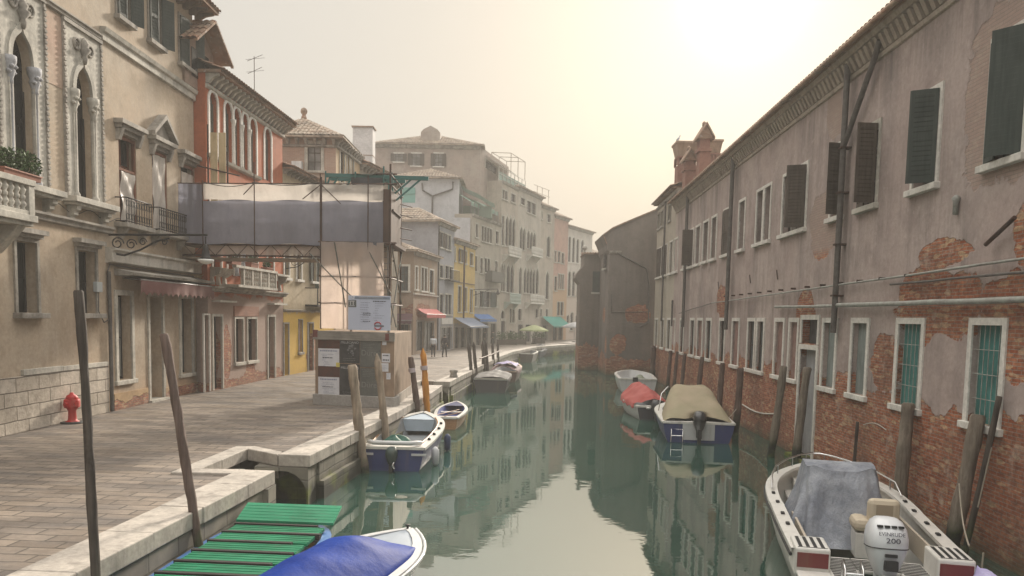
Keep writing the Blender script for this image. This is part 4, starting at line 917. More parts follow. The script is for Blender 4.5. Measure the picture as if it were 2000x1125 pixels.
m = M(); m.tube([(3.9 + ft.px(550, 270)[0] * 0 - 4.3, -.3, zt - .55), (-.1, -.8, zt - .5)], .05, 6)
# next roof along, mostly hidden by the scaffold tower
hb_ = thing('bracketed_house', 'plain house with bracketed eaves, just visible behind the scaffold tower', 'building', (-10.2, 52.75, 1.1), math.atan2(7, 1.4))
fh = Fac(hb_, (-10.2, 52.75), (-8.75, 60.0)); zt = fh.px(715, 327)[1]; fh.wall(1.1, zt, plaster('dull_plaster', (.36, .3, .24), (.32, .28, .23), (.2, .17, .14)), depth=8)
for a, b in ((700, 706), (716, 722)): v0, v1 = uu(fh, a, b, 345); 
fh.brackets(0, fh.L, zt - .35, zt - .003, .42, .6, .18, STONED, 'cornice')
m = M(); m.box(0, fh.L, -.6, .2, zt, zt + .1); tiles(m, (0, -.65, zt + .12), (fh.L, -.65, zt + .12), (0, 4, 1.5)); fh.part('roof', m, TILE, fix=False)
cw = D(711, 300, 64); ch = thing('chimney_stack', 'broad white rendered chimney stack behind the brick tower house', 'chimney', (cw[0], 64, 14))
m = M(); m.box(-.78, .78, -.6, .6, 0, D(711, 252, 64)[1] - 14); m.obj('shaft', plaster('white_render', (.6, .58, .58), (.52, .5, .5), (.4, .38, .36), .4), ch)
m = M(); zz = D(711, 252, 64)[1] - 14; m.box(-.86, .86, -.68, .68, zz, zz + .1); m.obj('cap', TILE, ch); m = M(); m.box(-.8, .8, -.62, .62, zz * .55, zz * .55 + .06); m.obj('band', TILE, ch)
# ------------------------------------------------------------------ scaffold bridge, tower and poster hoarding on the quay
NETG = netting('grey_scaffold_net', (.265, .272, .335), .95); NETSUN = netting('sunlit_tone_net', (.58, .54, .5), .9); NETP = netting('pinkish_scaffold_net', (.85, .71, .63), .78)
sb = thing('scaffold_bridge', 'grey netted scaffold footbridge crossing from the beige palazzo to the quay tower', 'scaffold', (-8.5, 30, 6.3), 0, None)
fb = Fac(sb, (-12.32, 29.5), (-4.72, 28.8)); B_ = fb.px
L = fb.L; zt, zm, zb, zs = 8.88, 8.28, 6.72, 6.3; DPT = 1.7
def billow(m, x0, x1, z0, z1, y, amp=.05, seed=0, nu=40, nv=10):
    def fn(a, b):
        x = x0 + (x1 - x0) * a; z = z0 + (z1 - z0) * b
        return (x, y - amp * (abs(math.sin(x * 1.9 + seed)) * .6 + .4 * math.sin(x * 4.3 + b * 2 + seed * 2)) * (.35 + math.sin(b * math.pi) * .65), z + (.03 * math.sin(x * 3.1 + seed) if b in (0, 1) else 0))
    m.grid(fn, nu, nv)
m = M(); billow(m, 0, L, zb, zm, -.06, .07, 1, 60, 12); billow(m, 0, .95, zm, zt, -.05, .03, 2, 8, 5); fb.part('side_net', m, NETG, fix=False)
m = M(); billow(m, .95, L, zm + .005, zt, -.03, .05, 4, 60, 6); fb.part('top_net', m, NETSUN, fix=False)  # paler net colour stands in for sun shining through the top strip
m = M(); m.box(0, L, DPT - .04, DPT, zb, zt - .65); billow(m, 0, L, zt - .65, zt, DPT - .02, .04, 3, 40, 5); fb.part('far_net', m, NETSUN, fix=False)
m = M(); m.box(.02, L, .03, DPT - .06, zs + .36, zs + .44); fb.part('deck', m, wood_mat('bridge_boards', (.2, .15, .11), (.3, .23, .17), 0))
m = M(); m.box(.0, L - 2.0, .2, DPT - .2, zs - .12, zs - .06); fb.part('soffit', m, wood_mat('soffit_boards', (.28, .22, .17), (.36, .29, .23), 0))
m = M()
for y in (.0, DPT - .02):
    m.tube([(.1, y, zs), (L, y, zs)], .035, 6); m.tube([(.1, y, zb - .02), (L, y, zb - .02)], .035, 6); k = int(L / .42)
    for i in range(k):
        a = .1 + (L - .1) * i / k; b = .1 + (L - .1) * (i + 1) / k; m.tube([(a, y, zs if i % 2 else zb), (b, y, zb if i % 2 else zs)], .012, 5)
fb.part('lattice_girder', m, RUST)
m = M(); billow(m, 1.1, L, zs + .03, zb, .04, .02, 7, 40, 3); fb.part('skirt_net', m, NETP, fix=False)
m = M()
for x, top in ((.95, zt + .1), (2.9, zt + .75), (5.35, zt + .35), (7.1, zt + .3)): m.tube([(x, -.12, zs - .1), (x, -.12, top)], .02, 6)
m.tube([(0, -.1, zt), (L, -.1, zt)], .02, 6); m.tube([(0, DPT, zt - .02), (L, DPT, zt)], .028, 6)
for a, b, c, d in ((5.35, zt - .05, 4.7, zm + .05), (5.4, zt - .05, 6.1, zm - .1), (2.9, zt, 2.5, zt - .4)): m.tube([(a, -.13, b), (c, -.13, d)], .018, 6)
fb.part('tube', m, RUST)
m = M(); m.tube([(1.0 + 1.95 * t, -.15, zt + .04 - .16 * math.sin(t * math.pi)) for t in [i / 12 for i in range(13)]], .014, 5); m.tube([(2.95 + 2.4 * t, -.15, zt + .03 - .1 * math.sin(t * math.pi)) for t in [i / 12 for i in range(13)]], .014, 5); fb.part('cable', m, BLACK)

st = thing('scaffold_tower', 'scaffold tower with pinkish netting, brown plywood lift and green hoist beams', 'scaffold', (-5.7, 30, 3.7), 0)
def sub(name, m, mat, **k): return m.obj(name, mat, st, (5.7, -30, -3.7), **k)
X0, X1, Y0, Y1 = -6.95, -4.48, 28.8, 31.5
m = M(); m.grid(lambda a, b: (X0 + .02 + (X1 - .22 - X0) * a, Y0 - .08 - .03 * math.sin(a * 17 + b * 3), 3.72 + 3.1 * b), 24, 14); m.grid(lambda a, b: (X0 - .06 + .02 * math.sin(b * 9), Y0 + (Y1 - Y0) * a, 3.72 + 3.1 * b), 12, 10); sub('front_net', m, NETP, fix=False)
m = M(); m.box(X1 - .72, X1 - .1, Y0 + 1.2, Y0 + 1.26, 4.9, 6.75); sub('inner_panel', m, plaster('pale_panel', (.6, .5, .42), (.52, .44, .37), (.4, .3, .24)))
for x in (X0, X1):
    for y in (Y0, Y1):
        m = M(); m.tube([(x, y, 3.7), (x, y, 9.6 if x == X1 else 9.1)], .036, 8); sub('standard', m, RUST)
m = M()
for x in (X0 + .9, X0 + 1.05, X1 - .45): m.tube([(x, Y0 + .2, 3.7), (x, Y0 + .2, 6.85)], .026, 6)
for z in (4.65, 5.6, 6.82, 8.9, 9.25):
    m.tube([(X0 - .1 if z < 7 else X1 - .5, Y0 - .03, z), (X1 + .25, Y0 - .03, z)], .026, 6); m.tube([(X1 + .03, Y0 - .2, z - .03), (X1 + .03, Y1 + .35, z - .03)], .026, 6)
for z in (7.2, 7.6, 8.1, 8.5): m.tube([(X1 + .06, Y1 - .5, z), (X1 + .4, Y1 + .3, z)], .022, 6)
sub('ledger', m, RUST)
m = M()
for i in range(14): z = 3.9 + .22 * i; m.tube([(X1 - .45, Y0 + .2, z), (X1 - .1, Y0 + .2, z)], .014, 5)
m.tube([(X1 - .1, Y0 + .2, 3.7), (X1 - .1, Y0 + .2, 6.85)], .02, 6); sub('ladder', m, STEEL)
m = M()
for a, b in (((X1 - .9, Y0 - .06, 6.8), (X1 + .06, Y0 - .06, 5.0)), ((X0 - .4, Y0 - .1, 6.4), (X0 + 1.4, Y0 - .1, 4.6)), ((X1 + .05, Y0, 6.8), (X1 + .05, Y1, 4.7)), ((X1 + .05, Y1, 6.7), (X1 + .05, Y0, 3.9)), ((X1 - .3, Y0 - .05, 6.1), (X1 + .25, Y0 - .02, 3.8)), ((X0 + .5, Y0 - .1, 6.8), (X0 + .9, Y0 - .1, 4.5))): m.tube([a, b], .024, 6)
sub('brace', m, rough_mat('dull_green_tube', (.1, .13, .12), (.16, .12, .1), 6, .5, .5))
m = M(); m.box(X1 - .28, X1 + .02, Y0 + .02, Y1 - .05, 6.86, 8.72); lift = sub('plywood_lift', m, wood_mat('dark_brown_ply', (.075, .042, .032), (.11, .07, .052), 2, None, .7), bevel=.01)
m = M(); m.box(X1 - .02, X1 + .08, Y0 + .3, Y1 - .3, 8.0, 8.06); m.box(X1 - .3, X1 + .2, Y0 - .02, Y1, 6.74, 6.85); sub('lift_ledge', m, RUST)
GRN = paint('green_hoist_paint', (.03, .12, .11), .45, .3)
m = M(); yb = 30.0; zb_ = 9.32
m.beam((-7.05, yb, zb_ + .05), (-3.25, yb, zb_), .12, .14); m.beam((-7.05, yb + .7, zb_ + .05), (-4.2, yb + .7, zb_), .12, .14)
for a, b in (((-3.5, yb, zb_), (-4.45, yb, 8.5)), ((-3.85, yb, zb_), (-4.5, yb, 8.75)), ((-6.9, yb, zb_), (-7.1, yb, 8.8)), ((-6.6, yb, zb_), (-6.9, yb, 8.85)), ((-6.1, yb, zb_), (-6.35, yb, 8.85)), ((-4.72, yb, 9.4), (-4.72, yb, 8.7)), ((-4.58, yb, 9.4), (-4.58, yb, 8.7))): m.beam(a, b, .06, .06)
for x in (-7.05, -5.95, -4.9, -4.6): m.tube([(x, yb - .1, zb_ - .3 if x > -7 else 8.7), (x, yb - .1, zb_ + (.4 if x == -4.9 else .18))], .03, 6)
sub('hoist_beam', m, GRN)
m = M(); m.grid(lambda a, b: (-6.1 + 1.15 * a, yb - .12 - .1 * math.sin(a * 3.1) * b, zb_ - .02 - (.26 + .14 * math.sin(a * 3.14)) * b), 12, 5); m.grid(lambda a, b: (-6.1 + 1.15 * a, yb - .12 + .8 * b, zb_ + .09 + .03 * math.sin(a * 9)), 12, 5); sub('tarpaulin', m, cloth('black_tarp', (.02, .02, .022), (.035, .035, .04), .5, 0, .8), fix=False)

# poster hoarding
pk = thing('poster_hoarding', 'brown plywood poster hoarding at the foot of the scaffold tower', 'hoarding', (-5.4, 29, 1.1), 0)
FL, FR, BR, BL = (-6.82, 27.4), (-3.99, 26.75), (-4.02, 31.5), (-6.82, 31.6); ZK = 3.64
m = M(); m.slab([FL, FR, BR, BL], 1.48, ZK); m.obj('plywood_box', PLY, pk, (5.4, -29, -1.1), bevel=.01)
fk = Fac(pk, FL, FR); K_ = fk.px; LK = fk.L
m = M(); m.T = Matrix.Translation((0, 0, 0)); m.box(-.06, LK + .02, -.09, .5, 1.1, 1.478); fk.part('concrete_base', m, stone_mat('grey_concrete', (.33, .31, .29), (.2, .19, .18), .4), bevel=.015)
m = M(); m.slab([(FR[0] - .3, FR[1] + .25), (FR[0] + .03, FR[1] + .1), (BR[0] + .03, BR[1]), (BR[0] - .3, BR[1])], 1.1, 1.478); m.slab([(BL[0] + .02, BL[1] - .6), (BR[0] - .35, BR[1] - .4), (BR[0] - .35, BR[1] - .02), (BL[0] + .02, BL[1] - .02)], 1.1, 1.478); m.obj('side_base', KERB, pk, (5.4, -29, -1.1))
m = M(); m.box(-.03, LK + .01, -.06, .02, ZK - .28, ZK + .02); fk.part('top_rail', m, wood_mat('grey_rail', (.2, .18, .16), (.27, .25, .22), 0))
m = M(); m.box(-.05, .12, -.07, -.01, ZK - .2, ZK + .05); m.box(LK - .3, LK - .17, -.072, -.01, ZK - .25, ZK - .02); fk.part('corner_plate', m, flat('dark_red_plate', (.14, .035, .03)))
WH = flat('white_paper', (.62, .62, .66), .7); INK = flat('dark_ink', (.06, .06, .08), .8); INKB = flat('blue_ink', (.25, .28, .38), .8); OCH = flat('yellow_sticker', (.6, .5, .12), .7)
BL_ = rough_mat('black_poster_paper', (.025, .025, .028), (.06, .06, .062), 3, .5, 0, .1); GP = rough_mat('grey_poster_paper', (.085, .09, .085), (.13, .13, .12), 2, .6, 0, .1); DR = rough_mat('dark_red_poster', (.1, .035, .025), (.06, .03, .025), 4, .6, 0, .1); LT = flat('pale_lettering', (.42, .42, .43), .7); LTD = flat('dim_lettering', (.2, .2, .19), .7)
def kp(x, y): return K_(x, y)
def sheet_(name, px0, px1, t, b, mat, y=-.016, label=None, th=.004):
    (u0, z1), (u1, z0) = kp(px0, t), kp(px1, b); m = M(); m.box(u0, u1, y - th, y, z0, z1); return fk.part(name, m, mat, label=label), u0, u1, z0, z1
def FT(u, z, y): return Matrix.Translation((u, y, z)) @ Matrix.Rotation(math.pi / 2, 4, 'X')
def ftext(par, body, u, z, size, mat, y, sx=1.0):
    return text('lettering', body, size, mat, par, FT(u, z, y), .0015, 'CENTER', sx)
def rules(par, u0, u1, zs, mat, y, h=.012, jit=.3):
    m = M()
    for z in zs:
        a = u0 + (u1 - u0) * rnd.uniform(0, jit * .3); b = u1 - (u1 - u0) * rnd.uniform(0, jit); x = a
        while x < b:
            w = rnd.uniform(.03, .09); m.box(x, min(x + w, b), y - .002, y, z - h / 2, z + h / 2); x += w + .015
    return fk.part('print', m, mat, parent=par)
o1, u0, u1, z0, z1 = sheet_('dark_poster', 621.5, 663.5, 661, 776, DR, -.008)
for (t, b) in ((680, 716), (735.5, 774)):
    p, u0, u1, z0, z1 = sheet_('white_notice', 622, 663, t, b, WH); h = z1 - z0
    rules(p, u0 + .06, u1 - .06, [z1 - .08], INKB, -.021, .045, .1); rules(p, u0 + .1, u1 - .1, [z1 - .2 - .05 * i for i in range(int(h / .065))], INKB, -.021, .012, .7); rules(p, u0 + .15, u1 - .2, [z0 + h * .48], INK, -.0215, .03, .2)
    if b < 720: p2, *_ = sheet_('yellow_sticker', 657, 664, 708, 717, OCH, -.022)
for t, b, wd in ((661, 710, 'MILLECIANO'), (710.5, 776, 'MILLECIANO')):
    p, u0, u1, z0, z1 = sheet_('black_poster', 664, 703, t, b, BL_, -.014 if t < 700 else -.012); c = (u0 + u1) / 2
    ftext(p, wd, c, z1 - .13, .115, LT, -.022, 1.0); rules(p, u0 + .1, u1 - .1, [z0 + .1, z0 + .16], LTD, -.0215)
    m = M()
    for k in range(16): a = rnd.uniform(0, 6.3); r_ = rnd.uniform(0, .16); x, zz = c + .08 + r_ * math.cos(a), (z0 + z1) / 2 + r_ * 1.4 * math.sin(a); w = rnd.uniform(.01, .05); m.box(x - w, x + w, -.0205 - .0001 * k, -.012, zz - w * .7, zz + w * .7)
    fk.part('figure_print', m, flat('grey_print', (.16, .16, .17), .7), parent=p)
for t, b in ((662, 718), (718.5, 777)):
    p, u0, u1, z0, z1 = sheet_('grey_poster', 704, 744, t, b, GP, -.014 if t < 700 else -.012); c = (u0 + u1) / 2
    ftext(p, 'Dürer', c, z0 + (z1 - z0) * (.5 if t < 700 else .42), .27, LTD, -.022); rules(p, u0 + .05, u1 - .1, [z1 - .06 - .055 * i for i in range(5)], LTD, -.0215, .012, .5)
for (a, b, t, bt) in ((747, 755, 663, 674), (746, 762, 690, 708), (745, 759, 709, 726), (755, 763, 728, 741)):
    p, u0, u1, z0, z1 = sheet_('torn_paper', a, b, t, bt, WH, -.012)
    if t == 690: rules(p, u0 + .03, u1 - .02, [z0 + .08, z1 - .07], INK, -.017, .04, .2)
    elif t != 663: rules(p, u0 + .02, u1 - .02, [z0 + .05 + .05 * i for i in range(4)], INKB, -.017, .01, .4)
# works notice board on top
wb = thing('notice_board', 'pale blue works notice board with a red ring logo above the poster hoarding', 'sign', (-5.4, 27, ZK), 0)
fw = Fac(wb, FL, FR)
def wsheet(name, a, b, t, bt, mat, y0, y1, par=None):
    (u0, z1), (u1, z0) = fw.px(a, t), fw.px(b, bt); m = M(); m.box(u0, u1, y0, y1, z0, z1); return fw.part(name, m, mat, parent=par), u0, u1, z0, z1
bo_, u0, u1, z0, z1 = wsheet('board', 680, 762, 577, 646, paint('pale_blue_board', (.46, .5, .62), .5, .12), .0, .03)
fk_part = fk.part; fk.part = lambda *a, **k: fw.part(*a, **k)
wsheet('header_band', 693, 761.5, 579, 585, flat('blue_grey_band', (.2, .24, .31)), -.006, -.001, bo_); wsheet('emblem', 680.5, 696, 586, 600, flat('dark_emblem', (.09, .1, .1)), -.006, -.001, bo_)
W_, H_ = u1 - u0, z1 - z0
rules(bo_, u0 + W_ * .28, u0 + W_ * .55, [z1 - H_ * (.2 + .07 * i) for i in range(9)], INKB, -.004, .018, .3); rules(bo_, u0 + W_ * .59, u0 + W_ * .92, [z1 - H_ * .16], INK, -.004, .03, .1); rules(bo_, u0 + W_ * .59, u0 + W_ * .9, [z1 - H_ * (.22 + .07 * i) for i in range(8)], INKB, -.004, .014, .7); rules(bo_, u0 + W_ * .35, u0 + W_ * .55, [z1 - H_ * .51, z1 - H_ * .56, z1 - H_ * .74], INK, -.0045, .022, .1)
rules(bo_, u0 + W_ * .25, u0 + W_ * .9, [z1 - .045, z1 - .075], LT, -.0085, .012, .1)
fk.part = fk_part
m = M(); c = (u0 + W_ * .71, z0 + H_ * .13)
for a0, a1 in ((.4, 2.8), (3.6, 6.0)): m.tube([(c[0] + .125 * math.cos(t), -.006, c[1] + .125 * math.sin(t)) for t in [a0 + (a1 - a0) * i / 12 for i in range(13)]], .022, 6)
fw.part('ring_logo', m, flat('dull_red_ink', (.42, .06, .08)), parent=bo_)
m = M(); m.box(c[0] - .13, c[0] + .22, -.008, -.002, c[1] - .02, c[1] + .02); fw.part('logo_word', m, INK, parent=bo_)
m = M(); c2 = (u0 + .14, z1 - H_ * .22)
for sx in (-.05, .05): m.box(c2[0] + sx - .02, c2[0] + sx + .02, -.009, -.003, c2[1] - .07, c2[1] + .05)
m.box(c2[0] - .1, c2[0] + .1, -.0095, -.003, c2[1] + .05, c2[1] + .08); m.box(c2[0] - .1, c2[0] + .1, -.0095, -.003, c2[1] - .1, c2[1] - .08); fw.part('emblem_print', m, LT, parent=bo_)
m = M(); m.lathe([(.07, -.012), (.07, .0)], (0, 0, 0), 12); m = M(); m.tube([(u0 + .17 + .045 * math.cos(t * .52), -.006, z1 - .06 + .05 * math.sin(t * .52)) for t in range(13)], .012, 5); fw.part('crest', m, WH, parent=bo_)
m = M(); m.box(u0 + .05, u0 + .11, .031, .08, z0 - .06, z1 - .1); m.box(u1 - .11, u1 - .05, .031, .08, z0 - .06, z1 - .1); fw.part('batten', m, PLY)
# ------------------------------------------------------------------ right bank: long plastered brick range
RA, RB = (10.25, 58), (8.43, 2)
rw = thing('canal_warehouse', 'long grey plastered range with bare brick below, lining the right of the canal', 'building', (9.3, 30, 0), math.atan2(-56, -1.82))
fr = Fac(rw, RA, RB); R_ = fr.px
def ru(x, y): return R_(x, y)[0]
patch = []
for x0, x1, y0, y1 in ((1790, 1905, 470, 520), (1880, 2100, 60, 330), (1585, 1640, 380, 500), (1618, 1645, 180, 280), (1745, 1900, 520, 700), (1930, 2120, 530, 760), (1560, 1592, 560, 700), (1980, 2100, 380, 520), (1400, 1420, 560, 620), (1700, 1760, 640, 780)):
    (a, za), (b, zb) = R_(x0, y0), R_(x1, y1); patch.append(((a + b) / 2, (za + zb) / 2, abs(b - a) / 2, abs(za - zb) / 2))
cov = []
for x0, x1, y0, y1 in ((1800, 1885, 650, 812), (1690, 1735, 560, 660)):
    (a, za), (b, zb) = R_(x0, y0), R_(x1, y1); cov.append(((a + b) / 2, (za + zb) / 2, abs(b - a) / 2, abs(za - zb) / 2))
RPL = plaster('mauve_grey_plaster', (.37, .29, .265), (.43, .355, .325), (.14, .12, .115), .95, line=2.75, amp=1.0, patches=patch, cover=cov, ns=.3, green=.5, pale=6.2)
TGW = wood_mat('grey_teal_boards', (.17, .2, .19), (.25, .28, .27), 2, None, .6)
# lower windows (frame left, right px at mid height)
low = [(1889, 1964, 0, GLASSG, 1), (1747, 1803, 0, GLASSG, 1), (1659, 1695, 0, TGW, 0), (1603, 1633, 0, TGW, 0), (1540, 1560, 1, BRICKIN, 0), (1512, 1532, 1, BRICKIN, 0), (1477, 1493, 1, GLASSB, 0), (1459, 1475, 1, GLASSB, 0),
       (1429, 1444, 1, BRICKIN, 0), (1404, 1416, 1, GLASS, 0), (1378, 1389, 1, GLASSB, 0), (1361, 1372, 1, BRICKIN, 0), (1347, 1356, 1, GLASSB, 0), (1327, 1335, 1, GLASS, 0), (1311, 1318, 1, BRICKIN, 0), (1302, 1309, 1, GLASSB, 0), (1290, 1296, 1, GLASSW, 0), (1279, 1284, 1, GLASSW, 0)]
for i, (a, b, far, pane, gr) in enumerate(low):
    y = 720 if a > 1550 else 670; u0, u1 = ru(a, y), ru(b, y)
    fr.win(u0 + .14, u1 - .14, 2.42, 4.28, frame=.14, fmat=WHITE, sill=.06, pane=pane, depth=.15 if pane is not BRICKIN else .1, mull=(0, 0) if pane in (BRICKIN, TGW, GLASSG) else (0, 1), grille=2 if gr else False, proud=.035)
# the water door and its transom light
u0, u1 = ru(1562, 690), ru(1599, 690)
fr.win(u0 + .16, u1 - .14, 3.62, 4.36, frame=.15, fmat=WHITE, sill=0, pane=GLASSB, depth=.25, mull=(0, 0), proud=.04)
wd = fr.win(u0 + .12, u1 - .14, .02, 3.44, frame=.15, fmat=WHITE, sill=0, pane=wood_mat('old_grey_door', (.25, .25, .26), (.36, .36, .37)), depth=.2, name='water_door', mull=(0, 0), proud=.042)
m = M(); m.box(u0, u1, -.35, .3, -.5, .12); fr.part('water_step', m, STEP, parent=wd)
# upper windows: (left, right at sill row, sill row y, kind)
ups = [(1925, 1999, 330, 'A'), (1781, 1830, 375, 'B'), (1677, 1712, 408, 'C'), (1621, 1645, 428, 'D'), (1549, 1573, 455, 'E'), (1526, 1547, 463, 'D0'), (1490, 1503, 478, 'W'), (1475, 1488, 484, 'W'), (1441, 1453, 493, 'W'), (1411, 1424, 503, 'S'), (1388, 1398, 510, 'W'), (1372, 1382, 515, 'W'),
       (1357, 1366, 520, 'W'), (1345, 1353, 523, 'E'), (1334, 1342, 527, 'D0'), (1316, 1323, 533, 'W'), (1307, 1313, 535, 'D0'), (1293, 1302, 538, 'S'), (1283, 1291, 540, 'S')]
for a, b, y, k in ups:
    u0, u1 = ru(a, y), ru(b, y); sh = None; z1 = 9.25
    if k == 'A': sh = (('L', 12), ('R', 40)); z1 = 9.5
    if k == 'B': sh = (('R', 62),)
    if k == 'C': sh = (('L', 4), ('R', 95))
    if k == 'D': sh = (('R', 100),)
    if k == 'E': sh = (('R', 70), ('L', 3))
    if k == 'S': sh = (('L', 6), ('R', 6))
    fr.win(u0 + .06, u1 - .06, 7.28, z1, frame=.11, fmat=WHITE if k != 'C' else STONE, sill=.1, pane=GLASSW if k == 'W' else GLASS, depth=.26, shut=sh, smat=SHUTB if k in 'CDES' else SHUTG, mull=(1, 2), proud=.04)
# far end of the range: lighter, a little taller, three small attic windows
ue = ru(1322, 400)
for a, b, y in ((1286, 1289, 415), (1292, 1296, 412), (1307, 1311, 405)): u0, u1 = ru(a, y), ru(b, y); fr.win(u0, u1 + .1, 10.75, 11.75, frame=.08, fmat=STONED, sill=.05, depth=.15, pane=GLASS, mull=(0, 0))
ZE = 11.45
hs = [list(fr.holes), list(fr.sp), list(fr.rev)]
near = [i for i, h in enumerate(hs[0]) if h[0] >= ue - .01]
fr.holes = [hs[0][i] for i in near]; fr.rev = [hs[2][i] for i in near]
fr.wall(-1.5, ZE, RPL, depth=9, u0=ue, u1=fr.L, sides='RB')
fr.holes = [h for i, h in enumerate(hs[0]) if i not in near]; fr.rev = [h for i, h in enumerate(hs[2]) if i not in near]
RPL2 = plaster('pale_end_plaster', (.42, .37, .3), (.38, .34, .28), (.24, .2, .17), .6, line=2.5, amp=.8, ns=.4, green=.5)
fr.wall(-1.5, 12.45, RPL2, depth=9, u0=0, u1=ue - .002, sides='LRB', label='paler, slightly taller plastered end wall')
# dentilled eaves of brick, gutter, roof
ECR = stone_mat('eaves_render', (.4, .34, .28), (.25, .21, .18), .6)
m = M(); m.xprism([(.012, ZE - .62), (-.06, ZE - .6), (-.08, ZE - .5), (.012, ZE - .48)], ue, fr.L); m.xprism([(.012, ZE - .14), (-.3, ZE - .12), (-.36, ZE), (.012, ZE)], ue, fr.L); fr.part('eaves_moulding', m, ECR)
m = M(); k = int((fr.L - ue) / .3)
for i in range(k):
    c = ue + .15 + (fr.L - ue - .3) * i / (k - 1); m.xprism([(.012, ZE - .478), (-.1, ZE - .478), (-.27, ZE - .145), (.012, ZE - .145)], c - .075, c + .075)
fr.part('dentil_course', m, ECR)
m = M(); m.box(ue - .1, fr.L, -.42, .3, ZE + .002, ZE + .08); tiles(m, (ue - .1, -.52, ZE + .1), (fr.L, -.52, ZE + .1), (0, 5, 1.75)); m.tube([(ue - .1, -.53, ZE + .03), (fr.L, -.53, ZE + .03)], .07, 8); rr = fr.part('roof', m, TILE, fix=False)
m = M(); m.box(-.2, ue, -.3, .3, 12.452, 12.53); tiles(m, (-.25, -.45, 12.55), (ue + .15, -.45, 12.55), (0, 5, 1.8)); fr.part('roof', m, TILE, fix=False)
fr.band(0, ue, [(.02, 12.1), (.1, 12.13), (.14, 12.25), (.02, 12.3)], STONED, 'eaves_moulding')
# pipes on the wall
def pipe(name, pts, r, mat, n=8, parent=None): m = M(); m.tube([(a, -.1 - r, b) for a, b in pts], r, n); return fr.part(name, m, mat, parent=parent)
xa = ru(1648, 520)
pipe('downpipe', [(xa, ZE - .2), (xa, 9.2), (xa, 8.6), (xa, 5.2), (xa - .02, 4.0)], .085, PIPE)
pipe('downpipe', [(xa + 2.0, ZE - .25), (xa + 1.75, ZE - .6), (xa + .03, 9.1)], .075, PIPE)
m = M()
for zz in (5.0, 6.4, 7.8, 9.0): m.box(xa - .11, xa + .11, -.29, .01, zz, zz + .05)
fr.part('pipe_clip', m, RUST)
for px_, top in ((1433, ZE - .2), (1346, ZE - .2)):
    x = ru(px_, 480); pipe('downpipe', [(x, top), (x, 4.9), (x - .02, 4.3), (x - .02, 3.9)], .09, PIPE)
for px_ in (1302,): x = ru(px_, 480); pipe('downpipe', [(x, 12.1), (x, 4.2)], .07, PIPE)
for px_ in (1318,): x = ru(px_, 600); pipe('downpipe', [(x, 5.5), (x, 3.9)], .06, PIPE)
# horizontal conduits
for (xa_, ya_), (xb_, yb_), r, mt in (((1395, 592), (1990, 505), .028, PIPEP), ((1750, 556), (2000, 534), .028, PIPE), ((1523, 600), (1640, 598), .05, PIPEP), ((1648, 596), (2000, 588), .065, PIPEP), ((1330, 612), (1395, 592), .022, PIPE)):
    p, q = R_(xa_, ya_), R_(xb_, yb_); zz = (p[1] + q[1]) / 2
    pts = [(p[0] + (q[0] + (2.5 if xb_ > 1950 else 0) - p[0]) * t, p[1] + (q[1] - p[1]) * t + rnd.uniform(-.012, .012)) for t in [i / 8 for i in range(9)]]
    pipe('conduit', pts, r, mt, 6)
m = M()
for i in range(14): x = ru(1420, 600) + i * 1.35; z = R_(1648, 558)[1]; m.box(x - .02, x + .02, -.16, .01, 5.34, 5.4)
fr.part('conduit_clip', m, RUST)
p, q = R_(1940, 478), R_(1998, 425); pipe('bracket_arm', [p, q], .04, RUST)
for a, b in ((1467, 548), (1405, 560), (1520, 540)): q = R_(a, b); m = M(); m.tube([(q[0], -.02, q[1] - .1), (q[0] + .12, -.1, q[1] + .22)], .018, 5); fr.part('iron_hook', m, RUST)
q = R_(1873, 395); m = M(); m.lathe([(.05, -.25), (.06, 0), (.09, .08), (.03, .14)], (q[0], -.06, q[1]), 8); fr.part('cable_insulator', m, PIPEP)
# hanging mooring rope on the wall
q0, q1 = R_(1453, 790), R_(1518, 808); m = M(); m.tube([(q0[0] + (q1[0] - q0[0]) * t, -.06, q0[1] + (q1[1] - q0[1]) * t - .14 * math.sin(t * math.pi)) for t in [i / 10 for i in range(11)]], .03, 6); fr.part('hanging_rope', m, cloth('pale_rope', (.55, .52, .46)))
q0, q1 = R_(1690, 830), R_(1735, 840); m = M(); m.tube([(q0[0] + (q1[0] - q0[0]) * t, -.05, q0[1] + (q1[1] - q0[1]) * t + .1 * math.sin(t * math.pi)) for t in [i / 10 for i in range(11)]], .012, 5); fr.part('thin_line', m, cloth('pale_line', (.5, .48, .42)))

